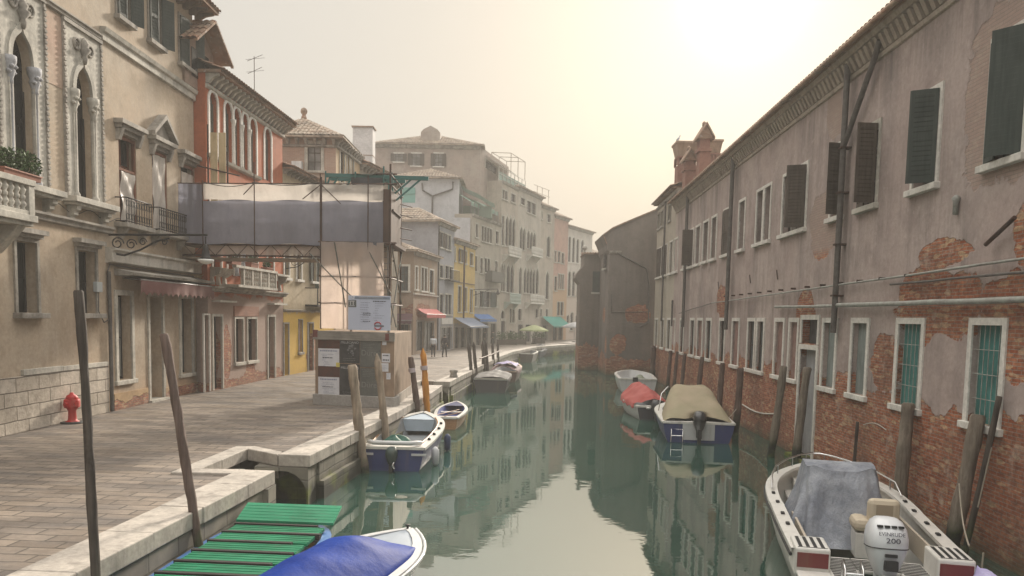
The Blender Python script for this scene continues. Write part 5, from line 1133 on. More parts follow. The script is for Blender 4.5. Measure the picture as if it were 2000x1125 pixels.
# chimneys above the far end
CHB = rough_mat('chimney_brick', (.2, .09, .065), (.27, .14, .105), 3, .9)
def chimney(label, x, z0, pxl, pxr, pyt, Y, kind):
    (xl, zt), (xr, _) = D(pxl, pyt, Y), D(pxr, pyt, Y); w = (xr - xl) / 2; c = (xl + xr) / 2
    t = thing('chimney', label, 'chimney', (c, Y, z0), 0, 'chimneys on the right-hand roofs'); h = zt - z0; m = M()
    if kind == 'flare':
        b = w * .8; hh = h * .62 if h > 3 else h * .5; m.box(-b, b, -.5, .5, 0, hh); m.obj('shaft', CHB, t)
        m = M()
        n_ = 4
        for i in range(n_ + 1):
            x = -b + 2 * b * i / n_; m.box(x - .07, x + .07, -.5, -.36, hh + .001, hh + .45); m.box(x - .07, x + .07, .36, .5, hh + .001, hh + .45)
        m.box(-b - .05, b + .05, -.56, .56, hh + .45, hh + .55); m.obj('arcade', CHB, t)
        m = M(); m.add([(-b, -.55, hh + .55), (b, -.55, hh + .55), (b, .55, hh + .55), (-b, .55, hh + .55), (-w, -.75, h - .12), (w, -.75, h - .12), (w, .75, h - .12), (-w, .75, h - .12)], [(0, 1, 5, 4), (1, 2, 6, 5), (2, 3, 7, 6), (3, 0, 4, 7), (3, 2, 1, 0), (4, 5, 6, 7)]); m.box(-w - .05, w + .05, -.8, .8, h - .119, h); m.obj('flared_cap', stone_mat('chimney_render', (.36, .25, .18), (.22, .15, .11)), t)
    else:
        b = w * .58; m.box(-b, b, -.4, .4, 0, h * .78); m.box(-b - .1, b + .1, -.48, .48, h * .6, h * .64); m.obj('shaft', CHB, t)
        m = M(); a = h * .78
        for sx in (-1, 1):
            m.add([(sx * w, -.75, a + .05), (sx * w, .75, a + .05), (0, .75, h), (0, -.75, h), (sx * w, -.75, a - .06), (sx * w, .75, a - .06), (0, .75, h - .14), (0, -.75, h - .14)], [(0, 1, 2, 3), (4, 5, 6, 7), (0, 1, 5, 4), (0, 3, 7, 4), (1, 2, 6, 5)])
        m.prism([(-w * .9, a - .02), (w * .9, a - .02), (0, h - .1)], -.55, .55); m.lathe([(.12, h - .1), (.12, h + .1), (.04, h + .18)], n=8); m.obj('gabled_cap', TILE, t)
    return t
chimney('broad flared chimney with a small arcade and a gull on top', 0, 11.6, 1318, 1366, 280, 51, 'flare')
chimney('shortest chimney, with a small gabled tile cap, in front of the flared one', 0, 11.2, 1332, 1359, 291, 48.5, 'gable')
chimney('tallest chimney, slim brick with a gabled tile cap', 0, 11.6, 1359, 1392, 243, 47, 'gable')
chimney('flared chimney half hidden behind the tall slim one', 0, 11.8, 1376, 1406, 277, 50, 'flare')
gx, gz = D(1324, 280, 51)
gl_ = thing('gull', 'small gull perched on the left edge of the broad flared chimney', 'bird', (gx, 51, gz), .5)
m = M(); m.lathe([(.01, -.2), (.06, -.14), (.085, 0), (.07, .12), (.045, .18), (.055, .24), (.05, .29), (.01, .32)], n=10)
m.v = [Matrix.Rotation(.5, 4, 'Y') @ (p + Vector((0, 0, .0))) + Vector((0, 0, .24)) for p in m.v]; m.lathe([(.008, 0), (.008, .1)], (.02, .02, .0), 5); m.lathe([(.008, 0), (.008, .1)], (-.02, -.02, .0), 5); m.tube([(.16, 0, .52), (.24, 0, .49)], [.016, .004], 6); m.obj('body', paint('gull_feathers', (.6, .6, .6), .8), gl_)
m = M(); m.lathe([(.005, -.24), (.06, -.1), (.08, .05), (.02, .16)], n=8); m.v = [Matrix.Rotation(.62, 4, 'Y') @ Matrix.Diagonal((.6, 1.25, 1, 1)) @ p + Vector((-.03, 0, .26)) for p in m.v]; m.obj('wing', flat('grey_wing', (.25, .26, .28)), gl_)

# ------------------------------------------------------------------ two houses standing out into the canal at the far right
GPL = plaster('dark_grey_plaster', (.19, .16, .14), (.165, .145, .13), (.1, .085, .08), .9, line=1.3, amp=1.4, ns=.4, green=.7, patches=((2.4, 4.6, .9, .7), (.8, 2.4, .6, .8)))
gh = thing('gabled_house', 'dark grey house whose blank side wall faces up the canal, beside the long range', 'building', (9, 61, 0), 0)
ga = Fac(gh, (7.12, 60.2), (10.4, 60.2)); gb = Fac(gh, (6.85, 66), (7.12, 60.2))
zl, zr = ga.px(1185, 470)[1], ga.px(1278, 410)[1]
m = M(); n_ = 12; pts = [(0, -1.5), (0, zl - 1.0), (-.18, zl - .7), (-.22, zl - .3), ga.px(1178, 460), ga.px(1196, 447), ga.px(1216, 438), (3.45, zr), (5.2, zr + .75), (5.2, -1.5)]
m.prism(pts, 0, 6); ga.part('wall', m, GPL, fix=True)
m = M()
for (a, za), (b, zb) in zip(pts[3:7], pts[4:8]): m.prism([(a, za + .01), (a, za + .1), (b, zb + .1), (b, zb + .01)], -.12, 6.1)
ga.part('verge', m, TILE)
for x0, y0, x1, y1 in ((1174, 485, 1180, 525), (1174, 640, 1180, 680)): pass
u0, u1 = gb.px(1174, 500)[0], gb.px(1179.5, 500)[0]
m = M(); z0, z1 = 8.2, 10.2; m.box(3.2, 4.3, -.02, .01, z0, z1); gb.part('window', m, GLASS); m = M(); m.box(3.0, 4.5, -.12, .01, z0 - .14, z0 - .002); gb.part('window_sill', m, STONE)
m = M(); m.tube([(ga.px(1198, 490)[0], -.06, ga.px(1198, 490)[1]), (ga.px(1263, 525)[0], -.06, ga.px(1263, 525)[1]), (ga.px(1268, 560)[0], -.06, ga.px(1268, 560)[1]), (ga.px(1266, 630)[0], -.06, ga.px(1266, 630)[1]), (ga.px(1250, 638)[0], -.06, ga.px(1250, 638)[1])], .05, 6); m.tube([(ga.px(1195, 575)[0], -.05, ga.px(1195, 575)[1]), (ga.px(1194, 610)[0], -.05, ga.px(1194, 610)[1]), (ga.px(1265, 609)[0], -.05, ga.px(1265, 609)[1])], .03, 6); ga.part('drainpipe', m, PIPE)
ga.band(-.02, .9, [(.02, zl - .95), (.1, zl - .9), (.14, zl - .78), (.02, zl - .75)], STONED)
dh = thing('corbelled_house', 'low dark house with a ball finial on its tiled parapet at the canal bend', 'building', (6.3, 67, 0), 0)
da = Fac(dh, (5.38, 66.2), (7.6, 66.2)); zt = da.px(1150, 497)[1]; zc = da.px(1130, 540)[1]
ul = da.px(1147, 560)[0] - .55
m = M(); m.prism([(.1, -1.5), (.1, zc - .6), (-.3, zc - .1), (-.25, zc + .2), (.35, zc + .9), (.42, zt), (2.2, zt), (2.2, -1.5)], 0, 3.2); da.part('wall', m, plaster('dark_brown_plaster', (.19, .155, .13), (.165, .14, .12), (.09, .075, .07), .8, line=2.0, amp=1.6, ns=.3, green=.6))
m = M(); m.box(.3, 2.25, -.12, 3.2, zt + .002, zt + .06)
for i in range(9): x = .42 + .22 * i; m.tube([(x, -.2, zt + .1), (x, 3, zt + .3)], .09, 6)
rt = da.part('roof', m, TILE, fix=False)
m = M(); m.lathe([(.1, 0), (.1, .2), (.06, .3), (.2, .45), (.22, .55), (.16, .68), (.04, .76)], (.42, .2, zt), 10); da.part('finial', m, STONED, parent=rt)
(a, z1), (b, z0) = da.px(1158, 530), da.px(1171, 571); m = M(); m.box(a, b, -.03, .01, z0, z1); dw_ = da.part('window', m, SHUTG); m = M(); m.box(a - .1, b + .1, -.14, .01, z0 - .14, z0 - .003); da.part('window_sill', m, STONE, parent=dw_)
# ------------------------------------------------------------------ far row on the left bank, up to the bend
def hip_roof(f, zt, depth, H, over=.45, mat=None, pitch=.3, L=None, u0=0, ends='LR'):
    L = f.L if L is None else L; m = M(); o = over; h = min(L, depth) / 2 + o; wu, wd_ = L + 2 * o, depth + 2 * o
    a = min(.5, h / wu); b = min(.5, h / wd_)
    m.box(u0 - o, u0 + L + o, -o, depth + o, zt + .002, zt + .1); z = zt + .12
    tiles(m, (u0 - o, -o, z), (u0 + L + o, -o, z), (0, h, H), a, 1 - a, pitch, .5); 
    if 'L' in ends: tiles(m, (u0 - o, depth + o, z), (u0 - o, -o, z), (h, 0, H), b, 1 - b, pitch, .5)
    q = [(u0 - o, depth + o, z), (u0 + L + o, depth + o, z), (u0 + L + o - h, depth + o - h, z + H), (u0 - o + h, depth + o - h, z + H)]; m.face(*q)
    m.face((u0 + L + o, -o, z), (u0 + L + o, depth + o, z), (u0 + L + o - h, depth + o - h, z + H), (u0 + L + o - h, -o + h, z + H))
    return f.part('roof', m, mat or TILEH, fix=False)
def house(name, label, a, ya, b, yb, eave, mat, wins, depth=9, H=1.6, roof=True, off=0.0, sides='LRBT', corn=True, cat='building', base=1.1):
    A = (D(a, 650, ya)[0] - off, ya); B = (D(b, 650, yb)[0] - off, yb); t = thing(name, label, cat, (*A, base), math.atan2(yb - ya, B[0] - A[0])); f = Fac(t, A, B)
    zt = f.px((a + b) / 2 if len(eave) == 1 else eave[0], eave[-1])[1]
    for w in wins:
        x0, x1, t_, b_ = w[:4]; o = dict(frame=.12, fmat=STONE, sill=.08, depth=.18, mull=(0, 1), pane=GLASS); o.update(w[4] if len(w) > 4 else {})
        n_ = o.pop('n', 1); (u0, z1), (u1, z0) = f.px(x0, t_), f.px(x1, b_); u0, u1 = max(.1, u0), min(f.L - .1, u1); z1 = min(z1, zt - .3); z0 = max(z0, base + .02)
        if u1 - u0 < .25: u1 = u0 + .25
        for i in range(n_):
            g = (u1 - u0) / n_; f.win(u0 + g * i + (.08 if n_ > 1 else 0), u0 + g * (i + 1) - (.08 if n_ > 1 else 0), z0, z1, **o)
    f.wall(base, zt, mat, depth=depth, sides=sides)
    if corn: f.band(0, f.L, [(.02, zt - .3), (.14, zt - .26), (.22, zt - .1), (.25, zt - .02), (.02, zt - .002)], STONED, 'cornice')
    if roof: hip_roof(f, zt, depth, H)
    return t, f, zt
SH2 = dict(shut=(('L', 168), ('R', 168)), smat=SHUTB, slats=0); SHG = dict(shut=(('L', 168), ('R', 168)), smat=SHUTG, slats=0); DOOR = dict(name='front_door', sill=0, pane=DOORD, mull=(0, 0))
SHOP = dict(sill=0, mull=(1, 0), pane=GLASS, fmat=STONED)
# brown corner house
BR1 = plaster('brown_plaster', (.36, .25, .18), (.33, .26, .2), (.2, .15, .12), .5, patches=((3, 4.6, 2.5, .6),))
t, f, zt = house('brown_corner_house', 'low brown corner house with a tiled hip roof and a red shop awning', 807, 63.5, 853, 71, (830, 498), BR1,
    [(811, 815, 521, 565, dict(pane=GLASSB, fmat=WHITE)), (822, 834, 522, 569, dict(n=2, fmat=WHITE)), (839, 846, 527, 572, dict(fmat=WHITE)), (814, 827, 628, 684, SHOP), (830, 846, 630, 684, SHOP)], H=1.5)
f2 = Fac(t, (D(772, 650, 63.5)[0], 63.5 - .02), (D(806, 650, 63.5)[0], 63.5 - .02))
(a, z1), (b, z0) = f2.px(783, 520), f2.px(797, 568); f2.win(a, b, z0, z1, frame=.16, fmat=WHITE, pane=GLASSB, depth=.1, sill=.08)
(a, z1), (b, z0) = f2.px(778, 634), f2.px(800, 690); f2.win(a, b, 1.15, z1, frame=.12, fmat=STONED, pane=GLASS, depth=.1, sill=0)
f2.wall(1.1, zt, BR1, depth=.5, sides='', name='side_wall'); f.band(-.05, f.L, [(.02, f.px(830, 575)[1] - .12), (.12, f.px(830, 575)[1] - .1), (.14, f.px(830, 575)[1]), (.02, f.px(830, 575)[1] + .02)], WHITE)
m = M(); m.box(.4, 1.9, 2.2, 5, zt + .4, zt + 2.1); m.T = Matrix.Translation((1.15, 0, 0))
for sx in (-1, 1): tiles(m, (sx * 1.05, 1.9, zt + 2.0), (sx * 1.05, 5, zt + 2.0), (-sx * 1.05, 0, .65))
m.prism([(-.95, zt + 2.0), (.95, zt + 2.0), (0, zt + 2.6)], 2.2, 2.3); f.part('dormer', m, TILEH, fix=False)
RAW = cloth('red_awning_cloth', (.5, .1, .1), (.42, .09, .09), .8, .15)
q = f.px(814, 606); q2 = f.px(856, 612); awning('shop_awning', 'bright red awning with a white top bar on the brown corner house', f, q[0] + .1, min(q2[0], f.L), q[1] + .15, q[1] - .3, .8, .35, RAW)
m = M(); q3 = f.px(812, 603); 
q = f2.px(773, 612); q2 = f2.px(806, 628); awning('shop_awning', 'dark purple awning on the end wall of the brown corner house', f2, q[0], f2.L, q[1], q[1] - .55, .7, .3, cloth('purple_awning', (.13, .06, .08), (.1, .05, .06), .8, .1))
# grey-blue house
t, f, zt = house('grey_blue_house', 'narrow house with a plain grey-blue side wall and brown shutters beside the yellow house', 853, 71.2, 885, 76.5, (855, 433), plaster('grey_blue_plaster', (.33, .33, .36), (.3, .3, .33), (.22, .21, .2), .3, low=(1.0, (.3, .28, .25))),
    [(859, 865, 453, 484, SH2), (869, 880, 457, 489, dict(n=2)), (859, 865, 518, 543, {}), (869, 884, 519, 546, dict(n=2, pane=GLASS)), (859, 865, 575, 612, {}), (869, 881, 575, 614, dict(n=2)), (861, 881, 640, 683, SHOP)], H=1.5)
m = M(); m.box(0, f.L, -.013, .01, 1.2, zt - .35); 
FRT = plaster('beige_front', (.42, .36, .27), (.38, .33, .26), (.22, .18, .14), .7)
(a, z1), (b, z0) = f.px(861, 621), f.px(882, 633); m = M(); m.box(a, b, -.1, .01, z0, z1); f.part('shop_sign', m, paint('white_sign', (.55, .53, .5), .5))
m = M(); m.tube([(.15, -.06, 1.2), (.15, -.06, zt - .3)], .06, 6); f.part('drainpipe', m, PIPE)
q = f.px(872, 546); (a, _), (b, _) = f.px(868, 546), f.px(886, 550); m = M(); m.box(a, b + .1, -.6, 0, q[1] - .12, q[1]); k = 9
for i in range(k + 1): m.tube([(a + (b - a) * i / k, -.57, q[1]), (a + (b - a) * i / k, -.57, q[1] + .9)], .02, 4)
m.tube([(a, -.57, q[1] + .9), (b, -.57, q[1] + .9)], .03, 5); f.part('iron_balcony', m, IRON)
# yellow ochre house
t, f, zt = house('yellow_ochre_house', 'yellow ochre house with a dark drainpipe and a blue-grey shop awning', 885, 76.6, 926, 83.8, (906, 475), plaster('yellow_ochre', (.56, .39, .13), (.52, .38, .16), (.36, .25, .11), .4, low=(3.6, (.36, .3, .24))),
    [(884, 888, 482, 509, {}), (897, 901, 486, 512, SH2), (907, 911, 490, 515, {}), (918, 923, 494, 519, {}), (895, 900, 559, 609, {}), (918, 922, 565, 610, {}), (907, 911, 562, 608, {}), (888, 896, 640, 680, SHOP), (900, 908, 640, 679, SHOP), (912, 922, 640, 677, SHOP)], H=1.3)
m = M(); x = f.px(905, 550)[0]; m.tube([(x, -.08, 3.6), (x, -.08, zt - .2)], .09, 6); m.tube([(.3, -.06, f.px(905, 553)[1]), (f.L - .2, -.06, f.px(905, 553)[1])], .04, 5); f.part('drainpipe', m, RUST)
q = f.px(888, 622); awning('shop_awning', 'long blue-grey awning slanting out from the yellow ochre house', f, .1, f.L - .5, q[1] + .1, q[1] - .75, 1.7, .18, cloth('blue_grey_awning', (.2, .24, .33), (.17, .2, .28), .7, .15))
b0 = f.A + (f.B - f.A).normalized() * (f.L - .5)
l3 = thing('street_lamp', 'iron bracket lamp on the yellow ochre house', 'street lamp', (b0.x, b0.y, f.px(915, 566)[1]), 0); m = M(); m.tube([(0, 0, .1), (2.6, 0, .2)], .04, 6); m.tube([(0, 0, -.5), (1, 0, -.2), (1.6, 0, .1)], .035, 6); m.obj('bracket', IRON, l3); m = M(); m.lathe([(.04, .2), (.16, -.15), (.22, -.3), (.05, -.4)], (2.55, 0, 0), 8); m.obj('lamp_hood', IRON, l3)
# grey-beige house with the stepped pale side wall
GB = plaster('grey_beige_plaster', (.38, .33, .27), (.35, .32, .27), (.22, .19, .16), .6)
PALE = plaster('pale_blue_grey_plaster', (.5, .5, .52), (.45, .45, .47), (.34, .33, .32), .35)
t, f, zt = house('grey_beige_house', 'grey-beige house with a stepped pale side wall, a forked drainpipe and green roof-terrace awnings', 918, 84, 975, 93, (930, 420), GB,
    [(929, 933, 437, 464, {}), (940, 961, 441, 476, dict(n=4)), (968, 973, 451, 477, {}), (927, 931, 500, 530, {}), (938, 942, 504, 534, {}), (946, 957, 504, 533, dict(n=2)), (967, 971, 510, 532, {}), (927, 930, 568, 598, {}), (937, 941, 568, 599, {}), (944, 957, 569, 600, SHG), (966, 970, 571, 599, {}),
     (930, 938, 632, 674, SHOP), (942, 952, 632, 673, SHOP), (958, 968, 632, 671, SHOP)], roof=False, depth=11)
f2 = Fac(t, (D(780, 600, 83.9)[0], 83.9), (D(916, 600, 83.9)[0], 83.9)); z2 = f2.px(850, 424)[1]
f2.wall(6, z2, PALE, depth=.5, sides='', name='side_wall')
f3 = Fac(t, (D(770, 600, 84.6)[0], 84.6), (D(893, 600, 84.6)[0], 84.6)); z3 = f3.px(850, 349)[1]; f3.wall(zt - .5, z3, PALE, depth=7, sides='LRT', name='upper_block'); hip_roof(f3, z3, 7, 1.5)
m = M(); p = [f3.px(*q) for q in ((825, 358), (826, 372), (845, 383), (884, 370), (885, 355))]; m.tube([(a, -.12, b) for a, b in p], .09, 6); q = f3.px(845, 383); m.tube([(q[0], -.12, q[1]), (q[0], -.12, zt - .3)], .09, 6)
(a, z1), (b, z0) = f3.px(786, 366), f3.px(811, 396); f3.part('drainpipe', m, PIPE); m = M(); m.box(a, b, -.1, .01, z0 + .9, z1); m.box(a, b, -.02, .01, z0, z0 + .9); f3.part('teal_blind', m, paint('teal_blind_paint', (.16, .36, .32), .6))
for a_, b_, nm in ((798, 806, 'white'), ): pass
m = M(); x0, z0 = f3.px(895, 357); x1, z1 = f3.px(962, 393); m.grid(lambda a, b: (f3.L + .1 + 3.6 * a, 1.5 + 3.5 * b, z0 - (z0 - z1) * a - .06 * math.sin(a * 9)), 10, 3); m.box(f3.L + .3, f3.L + 3.4, 2.5, 4.8, zt, zt + 1.2); f3.part('terrace_awning', m, cloth('grey_green_awning', (.25, .33, .27), (.22, .28, .23), .8, .2), fix=False)
(a, z1), (b, z0) = f.px(931, 403), f.px(975, 430); m = M(); m.grid(lambda s, q: (.4 + (f.L - .6) * s, .3 + 1.6 * q, zt + 1.3 + .9 * q), 12, 3); m.grid(lambda s, q: (.4 + (f.L - .6) * s, .3, zt + .9 + .4 * q + .05 * math.sin(s * 40)), 40, 2); f.part('terrace_awning', m, cloth('green_striped_awning', (.2, .34, .27), (.3, .38, .32), .8, .2), fix=False)
m = M()
for i in range(9): x = .4 + (f.L - .8) * i / 8; m.tube([(x, .25, zt), (x, .25, zt + 1.35)], .04, 5)
m.tube([(.3, .25, zt + .9), (f.L - .3, .25, zt + .9)], .03, 5); f.part('terrace_railing', m, STEEL)
(a, z1), (b, z0) = f.px(948, 533), f.px(972, 550); m = M(); m.box(a, b, -.8, 0, z0 - .15, z0); m.box(a, b, -.82, -.74, z0, z0 + 1); m.box(a, a + .08, -.74, 0, z0, z0 + 1); f.part('covered_balcony', m, flat('dark_balcony', (.1, .095, .08)))
q = f.px(930, 617); awning('shop_awning', 'short bright blue awning on the grey-beige house', f, .5, f.L * .62, q[1] + .2, q[1] - .35, .9, .3, cloth('bright_blue_awning', (.1, .2, .45), (.08, .17, .38), .7, .15))
# big hip-roofed house behind
BG = plaster('faded_rose_plaster', (.36, .28, .24), (.34, .29, .25), (.24, .2, .18), .4)
t = thing('tall_hip_roofed_house', 'tallest far house with a broad hip roof and a rounded dormer above the left row', 'building', (-10, 92, 1.1), 0)
f = Fac(t, (D(733, 300, 91)[0], 91), (D(938, 300, 91)[0], 91)); zt = f.px(850, 284)[1]
for a, b, tt, bb in ((771, 787, 300, 316), (805, 821, 300, 324), (849, 864, 300, 325)): (u0, z1), (u1, z0) = f.px(a, tt), f.px(b, bb); f.win(u0, u1, z0, z1, frame=.14, fmat=WHITE, pane=GLASSW, depth=.15, sill=.1, shut=(('L', 165), ('R', 165)), smat=SHUTB, slats=0)
f.wall(8, zt, BG, depth=12, sides='LBT')
g = Fac(t, (D(938, 300, 91)[0], 91), (D(994, 305, 103)[0], 103)); (u0, z1), (u1, z0) = g.px(948, 308), g.px(972, 343); g.win(u0, u1, z0, min(z1, zt - 1), frame=.1, pane=GLASS, depth=.3, sill=0)
g.wall(8, zt, BG, depth=8, sides='', name='canal_front'); m = M(); u0, u1 = g.px(949, 290)[0], g.px(990, 300)[0]; m.grid(lambda a, b: (u0 + (u1 - u0) * a, -.05 - 1.8 * b, zt - .5 - 1.1 * b), 10, 3); g.part('white_awning', m, cloth('white_awning_cloth', (.6, .58, .52), None, .8, .2), fix=False)
rf = hip_roof(f, zt, 12, 2.4, .5)
m = M(); u = f.px(838, 255)[0]; zz = f.px(838, 256)[1]; pr = [(u - 1.1, zt + .3), (u - 1.1, zz + .2), (u - .8, zz + .55), (u, zz + .95), (u + .8, zz + .55), (u + 1.1, zz + .2), (u + 1.1, zt + .3)]; m.prism(pr, 1.5, 6); f.part('rounded_dormer', m, BG, parent=rf)
f.band(-.1, f.L, [(.02, zt - .4), (.2, zt - .3), (.3, zt - .02), (.02, zt - .002)], STONED, 'cornice')
# gothic palazzi
PA = plaster('weathered_cream_plaster', (.44, .38, .31), (.4, .35, .3), (.24, .2, .17), .8)
PB = plaster('greyish_cream_plaster', (.46, .41, .35), (.42, .38, .33), (.27, .23, .2), .7)
GO = dict(arch='g', frame=.16, mull=(0, 1))
t, f, zt = house('gothic_balcony_palazzo', 'weathered cream palazzo with two balconies and a glazed roof terrace', 975, 93.2, 1007, 99, (990, 357), PA,
    [(979, 991, 369, 392, dict(n=2)), (998, 1006, 377, 397, {}), (987, 1006, 418, 485, dict(GO, n=3)), (978, 984, 420, 480, dict(pane=GLASSW)), (976, 986, 512, 569, dict(GO, n=2)), (989, 1003, 512, 572, dict(GO, n=2)), (978, 985, 606, 622, dict(arch='r')), (978, 986, 627, 664, DOOR), (995, 1005, 603, 630, dict(n=2)), (995, 1000, 646, 660, {})], roof=False, depth=10)
def far_balcony(f, a, b, y, h=1.0, mat=WHITE):
    u0, u1, z = f.px(a, y)[0], f.px(b, y)[0], f.px((a + b) / 2, y)[1]; m = M(); m.box(u0, u1, -.9, 0, z - .18, z); m.box(u0, u1, -.9, -.75, z + h - .12, z + h); k = max(4, int((u1 - u0) / .35))
    for i in range(k + 1): x = u0 + .05 + (u1 - u0 - .1) * i / k; m.lathe([(.07, z), (.1, z + .3), (.05, z + .5), (.1, z + .7), (.07, z + h - .12)], (x, -.82, 0), 6)
    for x in (u0 + .2, u1 - .2): m.xprism([(0, z - .9), (-.2, z - .8), (-.7, z - .18), (0, z - .18)], x - .1, x + .1)
    return f.part('balcony', m, mat)
far_balcony(f, 981, 1005, 499); far_balcony(f, 984, 1004, 590, 1.05, paint('pale_green_rail', (.4, .46, .42)))
(u0, z1), (u1, z0) = f.px(975, 327), f.px(1022, 355); m = M(); L = f.L + 4
for i in range(8): x = L * i / 7; m.tube([(x, .4, zt), (x, .4, zt + 1.6)], .05, 5)
for zz in (zt + .1, zt + .85, zt + 1.6): m.tube([(0, .4, zz), (L, .4, zz)], .04, 5)
f.part('terrace_railing', m, WHITE); m = M(); m.box(0, L, .45, .48, zt, zt + 1.1); f.part('terrace_screen', m, paint('green_glass_screen', (.2, .3, .26), .3))
m = M()
for x in (L * .45, L * .72, L): m.tube([(x, .5, zt + 1.6), (x, .5, zt + 4.0)], .045, 5); m.tube([(x, 3.0, zt), (x, 3.0, zt + 4.2)], .045, 5); m.tube([(x, .5, zt + 4.0), (x, 3.0, zt + 4.2)], .04, 5)
m.tube([(L * .45, .5, zt + 4.0), (L, .5, zt + 4.0)], .045, 5); m.tube([(L * .45, 3.0, zt + 4.2), (L, 3.0, zt + 4.2)], .045, 5); f.part('terrace_pergola', m, POLEP)
t, f, zt = house('gothic_arcade_palazzo', 'greyish cream palazzo with pointed arcades and a balustraded balcony', 1007, 99.2, 1052, 108, (1030, 374), PB,
    [(1017, 1025, 385, 402, {}), (1029, 1046, 391, 421, dict(n=2)), (1015, 1026, 440, 489, dict(GO, n=2)), (1029, 1046, 447, 489, dict(GO, n=3)), (1014, 1018, 519, 577, GO), (1023, 1045, 520, 574, dict(GO, n=4)), (1047, 1051, 522, 574, GO), (1012, 1018, 603, 625, {}), (1012, 1020, 634, 668, SHOP), (1026, 1036, 634, 668, DOOR), (1046, 1051, 604, 620, {})], H=1.8, depth=10)
far_balcony(f, 1027, 1048, 499); far_balcony(f, 1025, 1051, 591)
t, f, zt = house('altana_house', 'plain pale house with an open roof platform between the arcaded palazzo and the pink house', 1052, 108.2, 1078, 112.5, (1065, 404), PA,
    [(1053, 1058, 411, 428, {}), (1069, 1075, 418, 435, {}), (1068, 1074, 461, 502, dict(arch='r')), (1066, 1071, 528, 584, GO), (1055, 1058, 604, 618, {}), (1066, 1070, 604, 618, {}), (1060, 1068, 636, 668, SHOP)], H=1.4, depth=9)
m = M()
for x in (.3, 2.0, 4.2):
    for y in (.8, 3.6): m.tube([(x, y, zt), (x, y, zt + 2.7)], .04, 5)
for y in (.8, 3.6):
    for zz in (1.8, 2.7): m.tube([(-.8, y, zt + zz), (4.6, y, zt + zz)], .035, 5)
f.part('roof_platform', m, POLEP)
t, f, zt = house('pink_house', 'tall pink and ochre house with a green awning near the bend', 1078, 112.7, 1105, 117, (1092, 424), plaster('pink_wash', (.46, .27, .22), (.44, .29, .23), (.3, .2, .17), .4, low=(8.6, (.45, .3, .19))),
    [(1083, 1086, 490, 512, {}), (1090, 1094, 491, 513, {}), (1097, 1101, 494, 515, {}), (1083, 1087, 540, 568, {}), (1090, 1101, 535, 565, dict(n=3)), (1088, 1100, 590, 616, dict(n=2)), (1080, 1087, 636, 667, SHOP), (1091, 1098, 636, 667, SHOP)], H=1.4)
t2, f2, _ = t, f, zt
q = f.px(1080, 624); awning('shop_awning', 'sea-green awning at the foot of the pink house', Fac(t, (D(1057, 650, 108.5)[0], 108.5), (D(1096, 650, 115.5)[0], 115.5)), .2, 7.4, q[1] + .4, q[1] - .9, 1.7, .2, cloth('sea_green_awning', (.06, .3, .25), (.05, .25, .21), .7, .15))
t, f, zt = house('white_arched_house', 'white house with tall round-arched windows at the canal bend', 1105, 117.2, 1152, 126, (1128, 447), plaster('white_wash', (.58, .53, .48), (.55, .5, .45), (.4, .35, .3), .4, low=(8.8, (.5, .42, .36))),
    [(1110, 1114, 461, 512, dict(arch='r', fmat=WHITE)), (1118, 1122, 463, 513, dict(arch='r', fmat=WHITE)), (1126, 1130, 466, 514, dict(arch='r', fmat=WHITE)), (1135, 1139, 468, 514, dict(arch='r', fmat=WHITE)), (1110, 1114, 530, 578, dict(arch='r')), (1118, 1122, 530, 578, dict(arch='r')), (1127, 1131, 530, 578, dict(arch='r')), (1107, 1111, 615, 630, dict(arch='r')), (1114, 1119, 610, 645, dict(arch='r')), (1124, 1128, 615, 630, dict(arch='r'))], H=1.6, depth=10)
t, f, zt = house('distant_house', 'pale distant house with two small chimneys, seen past the bend', 1140, 138, 1200, 150, (1160, 497), PB, [(1158, 1164, 520, 540, {})], H=2, depth=10)
for x in (2.2, 4.6): m = M(); m.box(x, x + .8, 1.5, 2.3, zt, zt + 3.4 - x * .2); f.part('chimney', m, PB)
